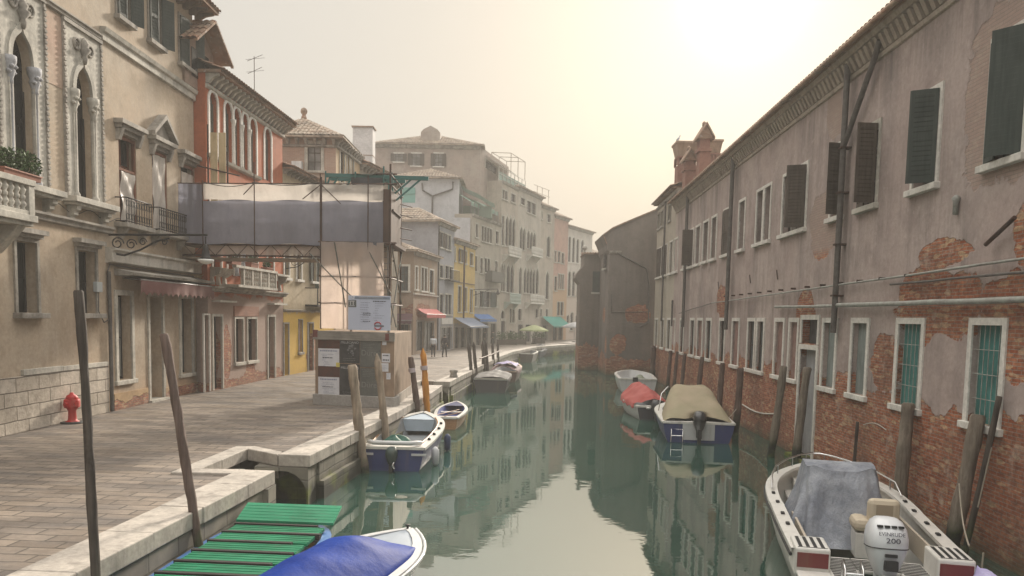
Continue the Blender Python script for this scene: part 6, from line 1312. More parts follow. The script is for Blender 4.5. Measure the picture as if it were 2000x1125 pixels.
# ------------------------------------------------------------------ boats
def boat(name, label, stern, rz, L, B, H, hullm, gunm, inm, s0=.8, sheer=.25, bow=2.2, floor=.22, gw=.13, open_=True, transom=None, group='boats moored along the canal', keel=-.25):
    """stern = midpoint of the stern on the water; local y runs forward"""
    t = thing(name, label, 'boat', (*stern, 0), rz, group); K = 20
    def w(s): return B / 2 * (s0 + (1 - s0) * math.sin(math.pi / 2 * min(1, s / .45))) if s < .45 else B / 2 * max(.0, 1 - ((s - .45) / .55) ** bow) + .015
    def h(s): return H * (1 + sheer * s * s)

    secs = []
    for i in range(K + 1):
        s = i / K; a, z, y = w(s), h(s), L * s; k = keel * (1 - s ** 4) + z * .3 * s ** 6; rake = .25 * s ** 3
        half = [(0, k), (a * .62, k + .08), (a * .86, k + .28 + .1 * s), (a * .95, z * .55), (a, z)]
        secs.append([(x, y - (rake * (1 - zz / z) * 1.6 if zz < z else 0), zz) for x, zz in half])
    m = M()
    for sd in (-1, 1):
        vs = [(sd * p[0], p[1], p[2]) for sec in secs for p in sec]; n = 5
        m.add(vs, [(i * n + j, i * n + j + 1, (i + 1) * n + j + 1, (i + 1) * n + j) for i in range(K) for j in range(n - 1)], True)
    m.obj('hull', hullm, t)
    m = M(); s_ = secs[0]
    if transom is not False: m.add([(p[0], p[1] + .002, p[2]) for p in s_] + [(-p[0], p[1] + .002, p[2]) for p in s_[::-1]], [list(range(10))])
    else: m.add([(p[0], p[1] + .002, min(p[2], .34)) for p in s_] + [(-p[0], p[1] + .002, min(p[2], .34)) for p in s_[::-1]], [list(range(10))])
    m.obj('transom', transom or hullm, t)
    m = M()
    for sd in (-1, 1):
        o = [(sd * (w(i / K) + .03), L * i / K, h(i / K)) for i in range(K + 1)]; q = [(sd * max(0.0, w(i / K) - gw), min(L * i / K, L - gw * 1.3), h(i / K) + .012) for i in range(K + 1)]
        dn = [(p[0], p[1], p[2] - .07) for p in o]; q2 = [(p[0], p[1], p[2] - .06) for p in q]
        vs = o + q + dn + q2; n = K + 1
        for i in range(K): m.add([vs[i], vs[i + 1], vs[n + i + 1], vs[n + i]], [(0, 1, 2, 3)], True); m.add([vs[i], vs[i + 1], vs[2 * n + i + 1], vs[2 * n + i]], [(0, 1, 2, 3)], True); m.add([vs[n + i], vs[n + i + 1], vs[3 * n + i + 1], vs[3 * n + i]], [(0, 1, 2, 3)], True)
    if transom is not False: m.box(-w(0), w(0), -.03, gw, h(0) - .06, h(0) + .012)
    m.obj('gunwale', gunm, t)
    if open_:
        m = M()
        for sd in (-1, 1):
            q = [(sd * max(0.0, w(i / K) - gw), min(L * i / K, L - gw * 1.3), h(i / K) - .0) for i in range(K + 1)]; b = [(sd * max(0.0, w(i / K) * .86 - gw - .04), min(L * i / K, L * .93), floor + .1 * (i / K) ** 3) for i in range(K + 1)]; c = [(0, min(L * i / K, L * .93), floor + .1 * (i / K) ** 3) for i in range(K + 1)]
            for i in range(K): m.add([q[i], q[i + 1], b[i + 1], b[i]], [(0, 1, 2, 3)], True); m.add([b[i], b[i + 1], c[i + 1], c[i]], [(0, 1, 2, 3)])
        if transom is not False: m.face((-w(0) + gw, gw, h(0)), (w(0) - gw, gw, h(0)), (w(0) * .8, gw + .02, floor), (-w(0) * .8, gw + .02, floor)); m.obj('interior', inm, t)
    return t, w, h
def tarp(t, w, h, L, s0, s1, ridge, mat, drop=.12, wr=.03, name='tarpaulin', over=.03, power=1.6, nu=28, nv=26, seed=0):
    m = M()
    def fn(a, b):
        s = s0 + (s1 - s0) * b; x = 2 * a - 1; hw = w(s) + over; r = ridge(b) if callable(ridge) else ridge; e = abs(x)
        wz = wr * (math.sin(b * 17 + x * 5 + seed) + .6 * math.sin(b * 31 - x * 9 + seed * 2) + .5 * math.sin(x * 13 + seed)) * (1 - e ** 6)
        if e > .93: k = (e - .93) / .07; return (math.copysign(hw + .015, x), L * s, h(s) + .03 - (drop + .04 * math.sin(b * 26 + seed)) * k)
        return (math.copysign(hw * (e / .93), x) if e else 0, L * s, h(s) + .03 + max(0, r) * (1 - (e / .93) ** power) + wz)
    m.grid(fn, nu, nv); return m.obj(name, mat, t, fix=False)
def outboard(t, y, z, sc, cowl, legm=None, x=0, tilt=0.0, name='outboard_motor'):
    T = Matrix.Translation((x, y, z)) @ Matrix.Rotation(tilt, 4, 'X') @ Matrix.Diagonal((sc, sc, sc, 1))
    m = M(); m.T = T
    prof = [(-.02, .14, .2, 0), (.08, .19, .27, 0), (.3, .27, .35, -.02), (.48, .31, .4, -.03), (.62, .315, .41, -.03), (.76, .29, .37, -.01), (.88, .23, .3, .02), (.94, .15, .2, .03), (.955, .02, .03, .04)]
    vs = []; n = 20
    for zz, a, b, o in prof:
        for k in range(n):
            th = 2 * math.pi * k / n; c, s = math.cos(th), math.sin(th); e = .62; vs.append((a * math.copysign(abs(c) ** e, c), o + b * math.copysign(abs(s) ** e, s), zz))
    m.add(vs, [(i * n + k, i * n + (k + 1) % n, (i + 1) * n + (k + 1) % n, (i + 1) * n + k) for i in range(len(prof) - 1) for k in range(n)], True); m.add(vs[:n], [list(range(n))])
    o = m.obj(name, cowl, t)
    m = M(); m.T = T; m.box(-.075, .075, -.3, -.02, -1.15, -.0); m.xprism([(-.34, -.35), (.05, -.35), (.02, .02), (-.3, .02)], -.1, .1); m.box(-.16, .16, -.42, -.0, -.88, -.85); m.tube([(0, -.42, -1.1), (0, .1, -1.1)], [.04, .07], 8); m.box(-.12, .12, .05, .3, -.35, .12); m.obj('leg', legm or cowl, o)
    return o, T

GEL = paint('white_gelcoat', (.62, .6, .56), .3, .25, coat=.3); GELG = paint('grey_white_gelcoat', (.5, .5, .5), .35, .25, coat=.2); NAVY = paint('navy_blue_hull', (.022, .035, .13), .3, .25, coat=.3); BLUEG = paint('blue_gunwale', (.05, .14, .34), .35, .25, coat=.2)
VARN = wood_mat('varnished_planks', (.3, .15, .07), (.42, .24, .13), 1, None, .4); GREY = paint('grey_interior', (.2, .215, .23), .6, .35); REDT = paint('dark_red_paint', (.13, .02, .02), .35, .3)
# 1 big white motorboat, near right
t, w, h = boat('white_motorboat', 'large white motorboat with grey covered console and big white outboard, nearest on the right', (5.5, 11.5), RD(-13.0), 7.0, 2.55, .86, GEL, GEL, GEL, .96, .22, 3.0, .34, .2, transom=False)
for sx in (-1, 1):
    x0, x1 = (-1.22, -.72) if sx < 0 else (.72, 1.22)
    m = M(); m.box(x0, x1, -.22, .5, .5, .93); m.obj('stern_box', GEL, t, bevel=.03)
    m = M(); m.box(x0 + .03, x1 - .03, -.235, -.2, .64, .86); m.obj('red_panel', REDT, t)
    m = M()
    for i in range(4): a = x0 + .06 + .105 * i; m.box(a, a + .05, -.14, .42, .931, .937)
    m.box(x0 + .04, x1 - .04, -.19, -.17, .931, .936); m.obj('grip_strip', BLACK, t)
m = M(); m.box(-.715, -.3, -.66, .62, .54, .6); m.box(.3, .715, -.66, .62, .54, .6); m.box(-.3, .3, .0, .62, .54, .6); m.box(-1.2, -.716, -.66, -.24, .54, .6); m.box(.716, 1.2, -.66, -.24, .54, .6); pl = m.obj('swim_platform', GEL, t, bevel=.02)
m = M()
for i in range(15):
    y = -.62 + .08 * i
    for a, b in ((-.69, -.33), (.33, .69)) if y < .0 else ((-.69, .69),): m.box(a, b, y, y + .035, .601, .607)
m.obj('grip_strip', BLACK, pl)
m = M(); m.tube([(-.6, -.7, .1), (-.6, -.7, .8), (-.6, -.52, .88), (-.6, -.44, .6)], .018, 6); m.tube([(-.36, -.7, .1), (-.36, -.7, .8), (-.36, -.52, .88), (-.36, -.44, .6)], .018, 6)
for zz in (.2, .4, .58, .74): m.tube([(-.6, -.7, zz), (-.36, -.7, zz)], .014, 6)
m.obj('boarding_ladder', CHROME, t)
WHM = paint('white_motor_cowl', (.6, .61, .63), .25, .12, coat=.5)
ob, T = outboard(t, -.42, .7, .86, WHM, paint('pale_motor_leg', (.46, .47, .47), .4, .3), -.02, RD(-9))
def oplace(u, z, y): return T @ Matrix.Translation((u, y, z)) @ Matrix.Rotation(math.pi / 2 , 4, 'X')
text('lettering', 'EVINRUDE', .085, INK, ob, oplace(.0, .69, -.447), .003, 'CENTER', 1.0); text('lettering', '200', .115, INK, ob, oplace(.02, .585, -.452), .003, 'CENTER', 1.3)
m = M(); m.T = T
for i in range(4): m.box(-.2 + .105 * i, -.12 + .105 * i, -.385, -.3, .79, .825)
m.obj('air_slot', BLACK, ob); m = M(); m.T = T; m.box(-.09, .09, -.45, -.3, .32, .37); m.obj('vent', BLACK, ob); m = M(); m.T = T; m.box(-.09, .1, -.47, -.3, .1, .26); m.obj('rear_port', BLACK, ob)
m = M(); m.T = T; n = 20
for zz, a, b in ((.455, .305, .395),):
    m.tube([(a * 1.015 * math.copysign(abs(math.cos(t_ * .314)) ** .62, math.cos(t_ * .314)), -.03 + b * 1.015 * math.copysign(abs(math.sin(t_ * .314)) ** .62, math.sin(t_ * .314)), zz) for t_ in range(21)], .008, 5)
m.obj('cowl_seam', BLACK, ob)
TG = cloth('grey_boat_cover', (.17, .185, .22), (.3, .315, .35), .5, 0, 2.2, 1.8)
m = M()
def cf(a, b):
    th = math.pi * 2 * a; top = 1.72 - .1 * max(0, math.sin(th)) + .03 * math.sin(th * 5)
    c, s = math.cos(th), math.sin(th); e = .5; k = 1 + .5 * (1 - b) ** 1.3; rx, ry = .6 * k, .5 * k + (.3 * (1 - b) if s < 0 else 0)
    f_ = (.17 * (abs(math.sin(th * 4.5 + 2.2 * b + .6 * math.sin(th * 2))) - .5) + .04 * math.sin(th * 11 - 3 * b)) * (1 - b) ** .7
    return (-.15 + (rx + f_) * math.copysign(abs(c) ** e, c), 2.95 + (ry + f_) * math.copysign(abs(s) ** e, s), .4 + (top - .4) * min(1, b * 1.0) - (.05 * abs(math.sin(th)) if b > .9 else 0))
m.grid(cf, 72, 14); ring = [cf(i / 36, 1) for i in range(36)]
m.grid(lambda a, b: tuple(q * b + c_ * (1 - b) for q, c_ in zip(cf(a, 1), (-.15, 2.95, 1.74))), 72, 5); m.obj('console_cover', TG, t, fix=False)
SEAT = paint('cream_seat_vinyl', (.48, .41, .31), .5, .2)
m = M(); m.box(.12, .62, 1.55, 1.75, .85, 1.36); m.box(-.1, .16, 1.5, 2.0, .8, 1.02); m.box(.1, .62, 1.5, 2.1, .78, .97); m.obj('helm_seat', SEAT, t, bevel=.08)
m = M(); m.box(.24, .5, 1.535, 1.552, 1.02, 1.28); m.obj('seat_pocket', paint('tan_pocket', (.3, .24, .17), .6), t, bevel=.005)
m = M(); m.box(-.05, .58, 1.55, 2.0, .34, .78); m.obj('seat_base', GEL, t, bevel=.02)
m = M(); m.tube([(w(s) * .93 * sx_ if s < 1 else 0, 7.0 * s - (.1 if s > .97 else 0), h(s) + (.22 if s > .6 else .05)) for s, sx_ in [(.56, -1), (.62, -1), (.75, -1), (.86, -1), (.94, -1), (.985, -1), (.985, 1), (.94, 1), (.86, 1), (.75, 1), (.62, 1), (.56, 1)]], .02, 7)
for s in (.66, .78, .9, .97):
    for sx in (-1, 1): m.tube([(w(s) * .93 * sx, 7 * s, h(s)), (w(s) * .93 * sx, 7 * s, h(s) + .22)], .014, 6)
m.obj('bow_rail', CHROME, t)
m = M(); m.box(-.75, .75, 4.2, 5.9, .5, .56); m.box(-.55, .55, 5.9, 6.5, .62, .78); m.obj('foredeck_hatch', GEL, t, bevel=.02)
for s in (.2, .3, .42, .52):
    for sx in (-1, 1): m = M(); m.box(sx * (w(s) - .1) - .03, sx * (w(s) - .1) + .03, 7 * s - .06, 7 * s + .06, h(s) + .012, h(s) + .04); m.obj('cleat', BLACK, t)
for s0_, s1_ in ((.05, .42),):
    for sx in (-1, 1): m = M(); m.box(sx * (w(.25) - .34) - .02, sx * (w(.25) - .34) + .02, 7 * s0_ + .3, 7 * s1_, .45, .8); m.obj('side_pocket', paint('beige_side_pocket', (.42, .36, .29), .5), t)
m = M()
for sx in (-1, 1): m.tube([(sx * (w(i / 20) + .035), 7 * i / 20, h(i / 20) - .1) for i in range(20)], .028, 6)
m.obj('rub_rail', BLACK, t)
# lilac cushion on the next boat, corner of the frame
lc = G(1925, 1150, .55); t, w, h = boat('lilac_covered_boat', 'small boat with a lilac cover, just showing at the bottom right corner', (lc[0] - .1, lc[1] - 3.45), RD(0), 3.6, 1.3, .5, GELG, GELG, GREY, .8, .2)
tarp(t, w, h, 3.6, .25, .97, .22, cloth('lilac_cover', (.34, .3, .52), (.45, .42, .6), .7), seed=3)
# 2 tan covered motorboat
t, w, h = boat('tan_covered_motorboat', 'navy and white motorboat under a tan cover with a black outboard', (6.55, 27.5), RD(-6), 6.0, 2.55, .72, NAVY, GEL, GREY, .97, .3, 2.6, .3, .28, transom=NAVY)
m = M()
TAN = cloth('tan_cover', (.26, .23, .15), (.33, .27, .19), .85, 0, .8, .8)
def tf(a, b):
    x = 2 * a - 1; s = .02 + .5 * b; top = .85 + .95 * min(1, b * 1.25) ** .8
    notch = .0
    y = 6 * s + (.55 * math.exp(-((x - .05) / .22) ** 2) if b < .12 else 0) * (1 - b / .12)
    e = abs(x); hw = 1.22 - .25 * b * b; edge = h(s) - .05
    z = edge + (top - edge) * (1 - e ** 4.5) + .03 * math.sin(b * 11 + x * 6) - (.12 * math.sin(b * math.pi) * (1 - e))
    return (hw * math.copysign(e ** .8, x) if e else 0, y, z)
m.grid(tf, 30, 24); m.grid(lambda a, b: (lambda p: (p[0] * (1 - .45 * b), p[1] + 2.3 * b, p[2] - (p[2] - h(.9) - .02) * b))(tf(a, 1)), 30, 10); m.obj('boat_cover', TAN, t, fix=False)
outboard(t, -.1, .45, .72, paint('black_motor', (.02, .02, .022), .25, .2, coat=.4), BLACK)
m = M(); m.box(-.55, .55, -.02, .02, .1, .66); m.obj('motor_well', GELG, t)
m = M(); m.tube([(-.95, -.12, .02), (-.95, -.12, .48), (-.55, -.12, .48), (-.55, -.12, .02)], .02, 6); m.tube([(-.95, -.12, .25), (-.55, -.12, .25)], .015, 6); m.obj('boarding_ladder', CHROME, t)
m = M(); m.tube([(-1.2, 2.6, .8), (-1.1, 2.7, 1.45), (-.8, 3.2, 1.7)], .02, 6); m.obj('bow_rail', CHROME, t)
# 3 red covered boat
t, w, h = boat('red_covered_boat', 'small white boat under a faded red cover between two motorboats', (6.1, 33.6), RD(3), 5.2, 1.75, .6, GELG, GEL, GREY, .85, .35, 2.2, .25, .15, transom=paint('dark_transom', (.05, .05, .06)))
tarp(t, w, h, 5.2, .08, .74, lambda b: .62 * math.sin(min(1, b * 1.3 + .25) * math.pi / 2), cloth('faded_red_cover', (.3, .06, .05), (.36, .1, .09), .8, 0, .8), .16, .03, power=1.3)
outboard(t, -.12, .36, .55, paint('dark_grey_motor', (.06, .06, .065), .3, .2))
m = M(); m.lathe([(.02, -.02), (.1, 0), (.1, .06), (.02, .08)], (-.3, -.1, .5), 10); m.obj('white_float', GEL, t)
# 4 pale skiff
t, w, h = boat('pale_skiff', 'open pale grey-white skiff, farthest of the boats on the right', (7.35, 46.2), RD(-4), 6.0, 2.3, .82, GELG, GEL, GELG, .95, .2, 3, .35, .16)
m = M(); m.box(-.85, .85, 1.2, 1.5, .6, .66); m.obj('thwart', GELG, t); m = M(); m.box(-.8, .8, 3.2, 3.5, .6, .66); m.obj('thwart', GELG, t); m = M(); m.grid(lambda a, b: (-.1 + .9 * a, 2 + 1.6 * b, .45 + .45 * math.sin(a * math.pi) * math.sin(b * math.pi)), 10, 10); m.obj('folded_cover', cloth('grey_green_cover', (.24, .26, .2)), t, fix=False)
m = M(); m.box(-.3, .0, -.06, .1, .65, .9); m.obj('motor_bracket', BLACK, t)
# 5 green slatted boat, near left
GRS = wood_mat('green_painted_slats', (.02, .2, .1), (.035, .28, .15), 0, None, .5, .6)
n = N('green_slats'); x, y, z = n.sep(); g = n.noise(1.5, 6); gr = n.noise(1, 6, n.sc((1.2, 24, 1))); c = n.mix(n.rp(g, (.35, 0.), (.65, 1.)), (.008, .16, .075), (.018, .24, .12)); c = n.mix(n.ma('MULTIPLY', n.rp(gr, (.52, 0.), (.7, 1.)), .5), c, (.1, .24, .16)); c = n.mix(n.rp(n.noise(6, 6), (.6, 0.), (.7, .5)), c, (.05, .09, .06)); GRS = n.fin(c, .5, n.bump(gr, .4, .01), spec=.3)
t, w, h = boat('green_slatted_boat', 'wooden boat covered with green slatted hatch boards, bottom left by the kerb', (-4.18, 8.0), RD(-4.0), 5.85, 1.9, .56, VARN, BLUEG, GREY, .95, .12, 7.0, .2, .12, transom=VARN)
ys = [.3, .85, 1.4, 1.95, 2.5, 3.03, 3.56, 4.08, 4.6, 5.1]
for a, b in zip(ys, ys[1:]):
    m = M(); k = 8
    for i in range(k): y0 = a + .05 + (b - a - .1) * i / k; m.box(-.76, .76, y0, y0 + (b - a - .1) / k - .024, .64, .69 + .004 * (i % 2))
    m.obj('slatted_hatch', GRS, t)
    m = M(); m.box(-.8, .82 - (.0, .2, .08, .28)[ys.index(b) % 4], b - .04, b + .035, .62, .712); m.obj('cross_bar', wood_mat('wet_dark_wood', (.014, .013, .012), (.035, .03, .027), 0), t)
m = M()
for i in range(6): y0 = 5.18 + .085 * i; m.add([(-.82, y0, .74 + .03 * i), (.86, y0, .74 + .03 * i), (.86, y0 + .085, .765 + .03 * i), (-.82, y0 + .085, .765 + .03 * i), (-.82, y0, .7 + .03 * i), (.86, y0, .7 + .03 * i), (.86, y0 + .085, .725 + .03 * i), (-.82, y0 + .085, .725 + .03 * i)], [(0, 1, 2, 3), (7, 6, 5, 4), (0, 4, 5, 1), (1, 5, 6, 2), (2, 6, 7, 3), (3, 7, 4, 0)])
m.obj('raised_hatch', GRS, t, label=None) if False else m.obj('raised_hatch', GRS, t)
m = M()
for sx in (-1, 1): m.tube([(sx * (w(i / 20) + .02), 5.85 * i / 20, h(i / 20) - .2) for i in range(21)], .03, 6)
m.obj('rub_rail', wood_mat('pale_rub_rail', (.45, .36, .26), (.55, .46, .34), 1), t)
m = M()
m.tube([(.8, 2.9, .6), (.92, 3.1, .66), (1.05, 2.95, .64), (.92, 2.75, .62), (1.1, 2.7, .6), (1.25, 2.6, .6)], .022, 6); m.obj('mooring_chain', STEEL, t)
# 6 blue tarpaulin boat
t, w, h = boat('blue_tarpaulin_boat', 'grey-white boat under a bright blue tarpaulin, bottom centre', (-3.45, 8.3), RD(-20), 5.2, 1.75, .56, GELG, GELG, GREY, .85, .2, 3.3, .25, .14)
BT = cloth('bright_blue_tarp', (.002, .02, .16), (.004, .035, .24), .6, 0, .7, 1.0)
for q in BT.node_tree.nodes:
    if q.type == 'BSDF_PRINCIPLED': q.inputs['Specular IOR Level'].default_value = .08
tarp(t, w, h, 5.3, .0, .8, lambda b: .36 + .1 * b - .03 * abs(math.sin(b * 12)) if b < .74 else .43 * max(0, (1 - b) / .26) ** .75, BT, .14, .007, power=1.7, nu=40, nv=44, over=-.1)
m = M(); m.grid(lambda a, b: ((2 * a - 1) * max(0.0, w(.72 + .26 * b) - .16), 5.3 * (.72 + .26 * b), h(.72 + .26 * b) - .02 + .03 * (1 - (2 * a - 1) ** 2)), 12, 12); m.obj('foredeck', paint('grey_foredeck', (.33, .37, .42), .3, .15, coat=.3), t, fix=False)
m = M()
for sx in (-1, 1): m.tube([(sx * (w(i / 20) + .035), 5.3 * i / 20, h(i / 20) - .05) for i in range(21)], .03, 6)
m.obj('rub_rail', GELG, t); m = M(); m.lathe([(.02, 0), (.02, .06), (.05, .08)], (0, 5.1, h(.96)), 8); m.obj('bow_cleat', BLACK, t)
# 7 blue and white open motorboat by the hoarding
t, w, h = boat('blue_white_motorboat', 'white-topped navy motorboat with a dark green bag, tied below the poster hoarding', (-3.22, 21.4), RD(-1.5), 6.3, 1.95, .66, NAVY, GEL, GREY, .88, .38, 3.0, .2, .24, transom=NAVY)
m = M(); m.tube([(-.72, .35, .74), (-.62, .1, .78), (-.5, -.02, .78), (.5, -.02, .78), (.62, .1, .78), (.72, .35, .74)], .06, 8); m.obj('stern_rail', GELG, t)
m = M(); m.box(-.45, -.2, .12, .5, .3, .62); m.box(.3, .5, .12, .5, .3, .62); m.obj('stern_locker', GEL, t, bevel=.04)
m = M(); m.grid(lambda a, b: ((2 * a - 1) * (w(.78 + .2 * b) - .23), 6.3 * (.78 + .2 * b), h(.8 + .2 * b) - .03), 10, 6); m.box(-w(.78) + .24, w(.78) - .24, 6.3 * .78, 6.3 * .78 + .03, .4, h(.78) - .04); m.obj('foredeck', paint('pale_blue_deck', (.36, .43, .5), .4, .2), t, fix=False)
m = M(); m.grid(lambda a, b: ((.42 + .05 * math.sin(a * 25)) * math.sin(b * math.pi) * math.cos(2 * math.pi * a) - .1, 1.15 + .36 * math.sin(b * math.pi) * math.sin(2 * math.pi * a), .3 + .24 * (1 - math.cos(b * math.pi)) * (1 + .12 * math.sin(a * 19))), 24, 10); m.obj('covered_bag', cloth('dark_green_bag', (.012, .06, .045), (.02, .09, .065), .6), t, fix=False)
o, _ = outboard(t, -.14, .22, .5, paint('dark_green_motor', (.02, .04, .035), .4), BLACK)
m = M(); m.tube([(.1, -.34, .3), (.06, -.38, .22), (.12, -.36, .14)], [.02, .05, .02], 6); m.obj('propeller', CHROME, o)
m = M()
for s in (.2, .34, .5, .64): m.lathe([(.02, .0), (.05, .02), (.05, .06), (.02, .08)], (w(s) - .1, 6.3 * s, h(s)), 8)
m.obj('fairlead', BLACK, t); m = M()
for sx in (-1, 1): m.tube([(sx * (w(i / 20) - .2), 6.3 * i / 20 if i < 19 else 6.3 * .94, h(i / 20) + .02) for i in range(2, 17)], .03, 6)
m.obj('coaming', VARN, t)
for s, zz in ((.15, .3), (.55, .3)): m = M(); m.lathe([(.03, -.3), (.1, -.24), (.11, .15), (.04, .24)], (w(s) + .14, 6.3 * s, zz), 10); m.obj('fender', paint('dark_blue_fender', (.03, .045, .1) if s > .5 else (.45, .45, .47), .5), t)
m = M()
for sx in (-1, 1): m.box(sx * .72 - .2, sx * .72 + .2, -.05, -.02, .44, .5)
m.obj('transom_step', GELG, t)
# 8 little blue rowing boat
t, w, h = boat('small_blue_boat', 'little blue and white rowing boat behind the blue and white motorboat', (-2.45, 29.6), RD(-1), 4.6, 1.2, .46, VARN, GEL, paint('blue_inside', (.04, .06, .22), .5, .2), .7, .3, 2.2, .12, .1)
m = M(); m.grid(lambda a, b: ((2 * a - 1) * (w(.72 + .26 * b) - .06), 4.6 * (.72 + .26 * b), h(.72 + .26 * b)), 8, 5); m.obj('foredeck', NAVY, t, fix=False); m = M(); m.box(-.5, .5, 2.4, 2.62, .34, .38); m.obj('thwart', GEL, t); m = M(); m.box(-.48, .48, 1.0, 1.2, .32, .36); m.obj('thwart', GEL, t); m = M(); m.tube([(-.5, .5, .46), (.3, 2.2, .5)], .02, 5); m.tube([(-.2, .4, .42), (.45, 1.4, .5)], .02, 5); m.obj('oar', VARN, t)
# 9 - 12 boats along the far quay
t, w, h = boat('dark_covered_boat', 'flat dark-covered boat tied to the row of six mooring poles', (-1.2, 44.4), RD(-3), 5.6, 1.95, .78, paint('dark_hull', (.05, .05, .055), .4), GELG, GREY, .97, .1, 3, .2); tarp(t, w, h, 5.6, .0, .95, .1, cloth('charcoal_cover', (.07, .065, .065), (.1, .095, .09), .7), .2, .015)
m = M(); m.box(-.9, .9, -.06, .0, .76, .82); m.obj('stern_strip', STONE, t)
t, w, h = boat('lilac_tarped_boat', 'brown boat with a crumpled lilac tarpaulin and a white seat, beyond the dark covered boat', (-.55, 52.0), RD(-4), 7.0, 1.9, .72, paint('brown_hull', (.09, .05, .04), .4), wood_mat('pinkish_gunwale', (.4, .28, .22), (.5, .38, .3), 1), GREY, .9, .4, 2.2, .2)
tarp(t, w, h, 7.0, .0, .45, .28, cloth('brown_cover', (.16, .1, .1), (.2, .14, .14), .8), .2, .03, seed=2); m = M(); m.grid(lambda a, b: (-.7 + 1.5 * a, .5 + 2.2 * b, 1.06 + .16 * math.sin(a * 3.1) + .05 * math.sin(a * 11 + b * 9)), 16, 12); m.obj('lilac_sheet', cloth('lilac_sheet', (.3, .26, .42), (.36, .33, .48), .7), t, fix=False); m = M(); m.box(-.2, .6, 4.4, 5.3, .7, 1.0); m.obj('white_seat', GEL, t, bevel=.06)
t, w, h = boat('dark_barge', 'dark flat-sterned boat with a pale rim near the far bend', (.95, 75.5), RD(-8), 6.5, 2.1, .85, paint('dark_brown_hull', (.07, .06, .05), .5), GEL, GREY, .98, .1, 3, .25)
t, w, h = boat('far_small_boat', 'small dark boat with raised pale bow, farthest on the left bank', (2.35, 86), RD(-14), 5.0, 1.7, .7, paint('dark_blue_hull', (.06, .07, .08), .5), GELG, GREY, .85, .6, 2, .25); tarp(t, w, h, 5, .2, .8, .35, cloth('dark_cover', (.08, .08, .08)), .2, .03)
# ------------------------------------------------------------------ mooring poles
def pole(label, base, top, r, mat, group='mooring poles', tip='flat', bend=.02, name='mooring_pole', cap=None):
    """base/top = (x,y,z); the pole starts below the water"""
    b, t = Vector(base), Vector(top); ax = t - b; t0 = thing(name, label, 'mooring pole', (b.x, b.y, 0), 0, group) if cap else None
    pts = []; rs = []; n_ = 26; ph = rnd.uniform(0, 6)
    for i in range(n_ + 1):
        s = i / n_; p = b + ax * s; p = p + Vector((bend * math.sin(s * 4 + ph), bend * math.cos(s * 3 + ph), 0)); pts.append(p - Vector((b.x, b.y, 0))); rs.append(r * (1.06 - .16 * s) * (1 + .07 * math.sin(s * 17 + ph) + .04 * math.sin(s * 41 + ph * 2)))
    if tip == 'point': pts += [pts[-1] + ax.normalized() * r * 2.2]; rs += [r * .12]
    else: pts += [pts[-1] + ax.normalized() * r * .35]; rs += [r * .72]
    m = M(); m.tube(pts, rs, 12)
    for v in m.v: k = rnd.uniform(-.035, .035) * r * 3; v.x += k; v.y += k
    if not cap: return tag(m.obj(name, mat, None, (b.x, b.y, 0)), label, 'mooring pole', group)
    m.obj('shaft', mat, t0); m2 = M(); z = cap; s = (z - b.z) / ax.z; p = b + ax * s - Vector((b.x, b.y, 0)); m2.tube([p, p + ax.normalized() * .16], r * 1.1, 12); m2.obj('band', flat('pale_band', (.42, .36, .38), .6), t0); return t0
def upto(pt, pb, y, z0=-1.5):
    (xt, zt_), (xb, zb_) = D(*pt, y), D(*pb, y); k = (z0 - zb_) / (zt_ - zb_); return (xb + (xt - xb) * k, y, z0), (xt, y, zt_)
pole('tall dark mooring pole nearest the camera, left of the fire hydrant', *upto((149, 570), (186, 1120), 9.3), .055, POLED, bend=.02)
pole('tall dark mooring pole leaning left beside the green slatted boat', *upto((316, 655), (386, 1040), 12.1, -1.2), .072, POLER, bend=.025)
pole('pale stout mooring pole leaning left, left of the pair before the posters', (-3.78, 21.1, -1), (-4.29, 21.1, 2.86), .13, POLEP)
pole('pale stout mooring pole with a split tip, right of the pair before the posters', (-3.55, 23.5, -1), (-4.02, 23.5, 2.85), .115, POLEP, tip='point')
pole('dark brown square-topped mooring pole beside the orange one', (-3.1, 28.5, -1), (-3.68, 28.5, 2.72), .115, POLER, cap=2.2)
pole('orange painted mooring pole with a pointed tip', (-3.02, 30, -1), (-3.39, 30, 2.75), .125, ORANGE, tip='point', cap=2.2)
for lb, x, y, dx, z in (('nearest of the six dark poles by the dark covered boat', -2.3, 46, -.35, 2.5), ('second of the six dark poles by the dark covered boat', -2.12, 47.5, -.28, 2.5), ('thickest of the six dark poles, third along', -1.82, 52, -.25, 2.4), ('fourth of the six dark poles, close behind the third', -1.68, 53, -.22, 2.42), ('fifth of the six dark poles, leaning left', -1.4, 58, -.18, 2.15), ('sixth and farthest of the dark poles on the left quay', -1.12, 61, -.12, 2.1)):
    pole(lb, (x + .12, y, -1), (x + dx + .1, y, z), .13 if 'thick' in lb else .11, POLED, tip='point' if 'six' in lb else 'flat')
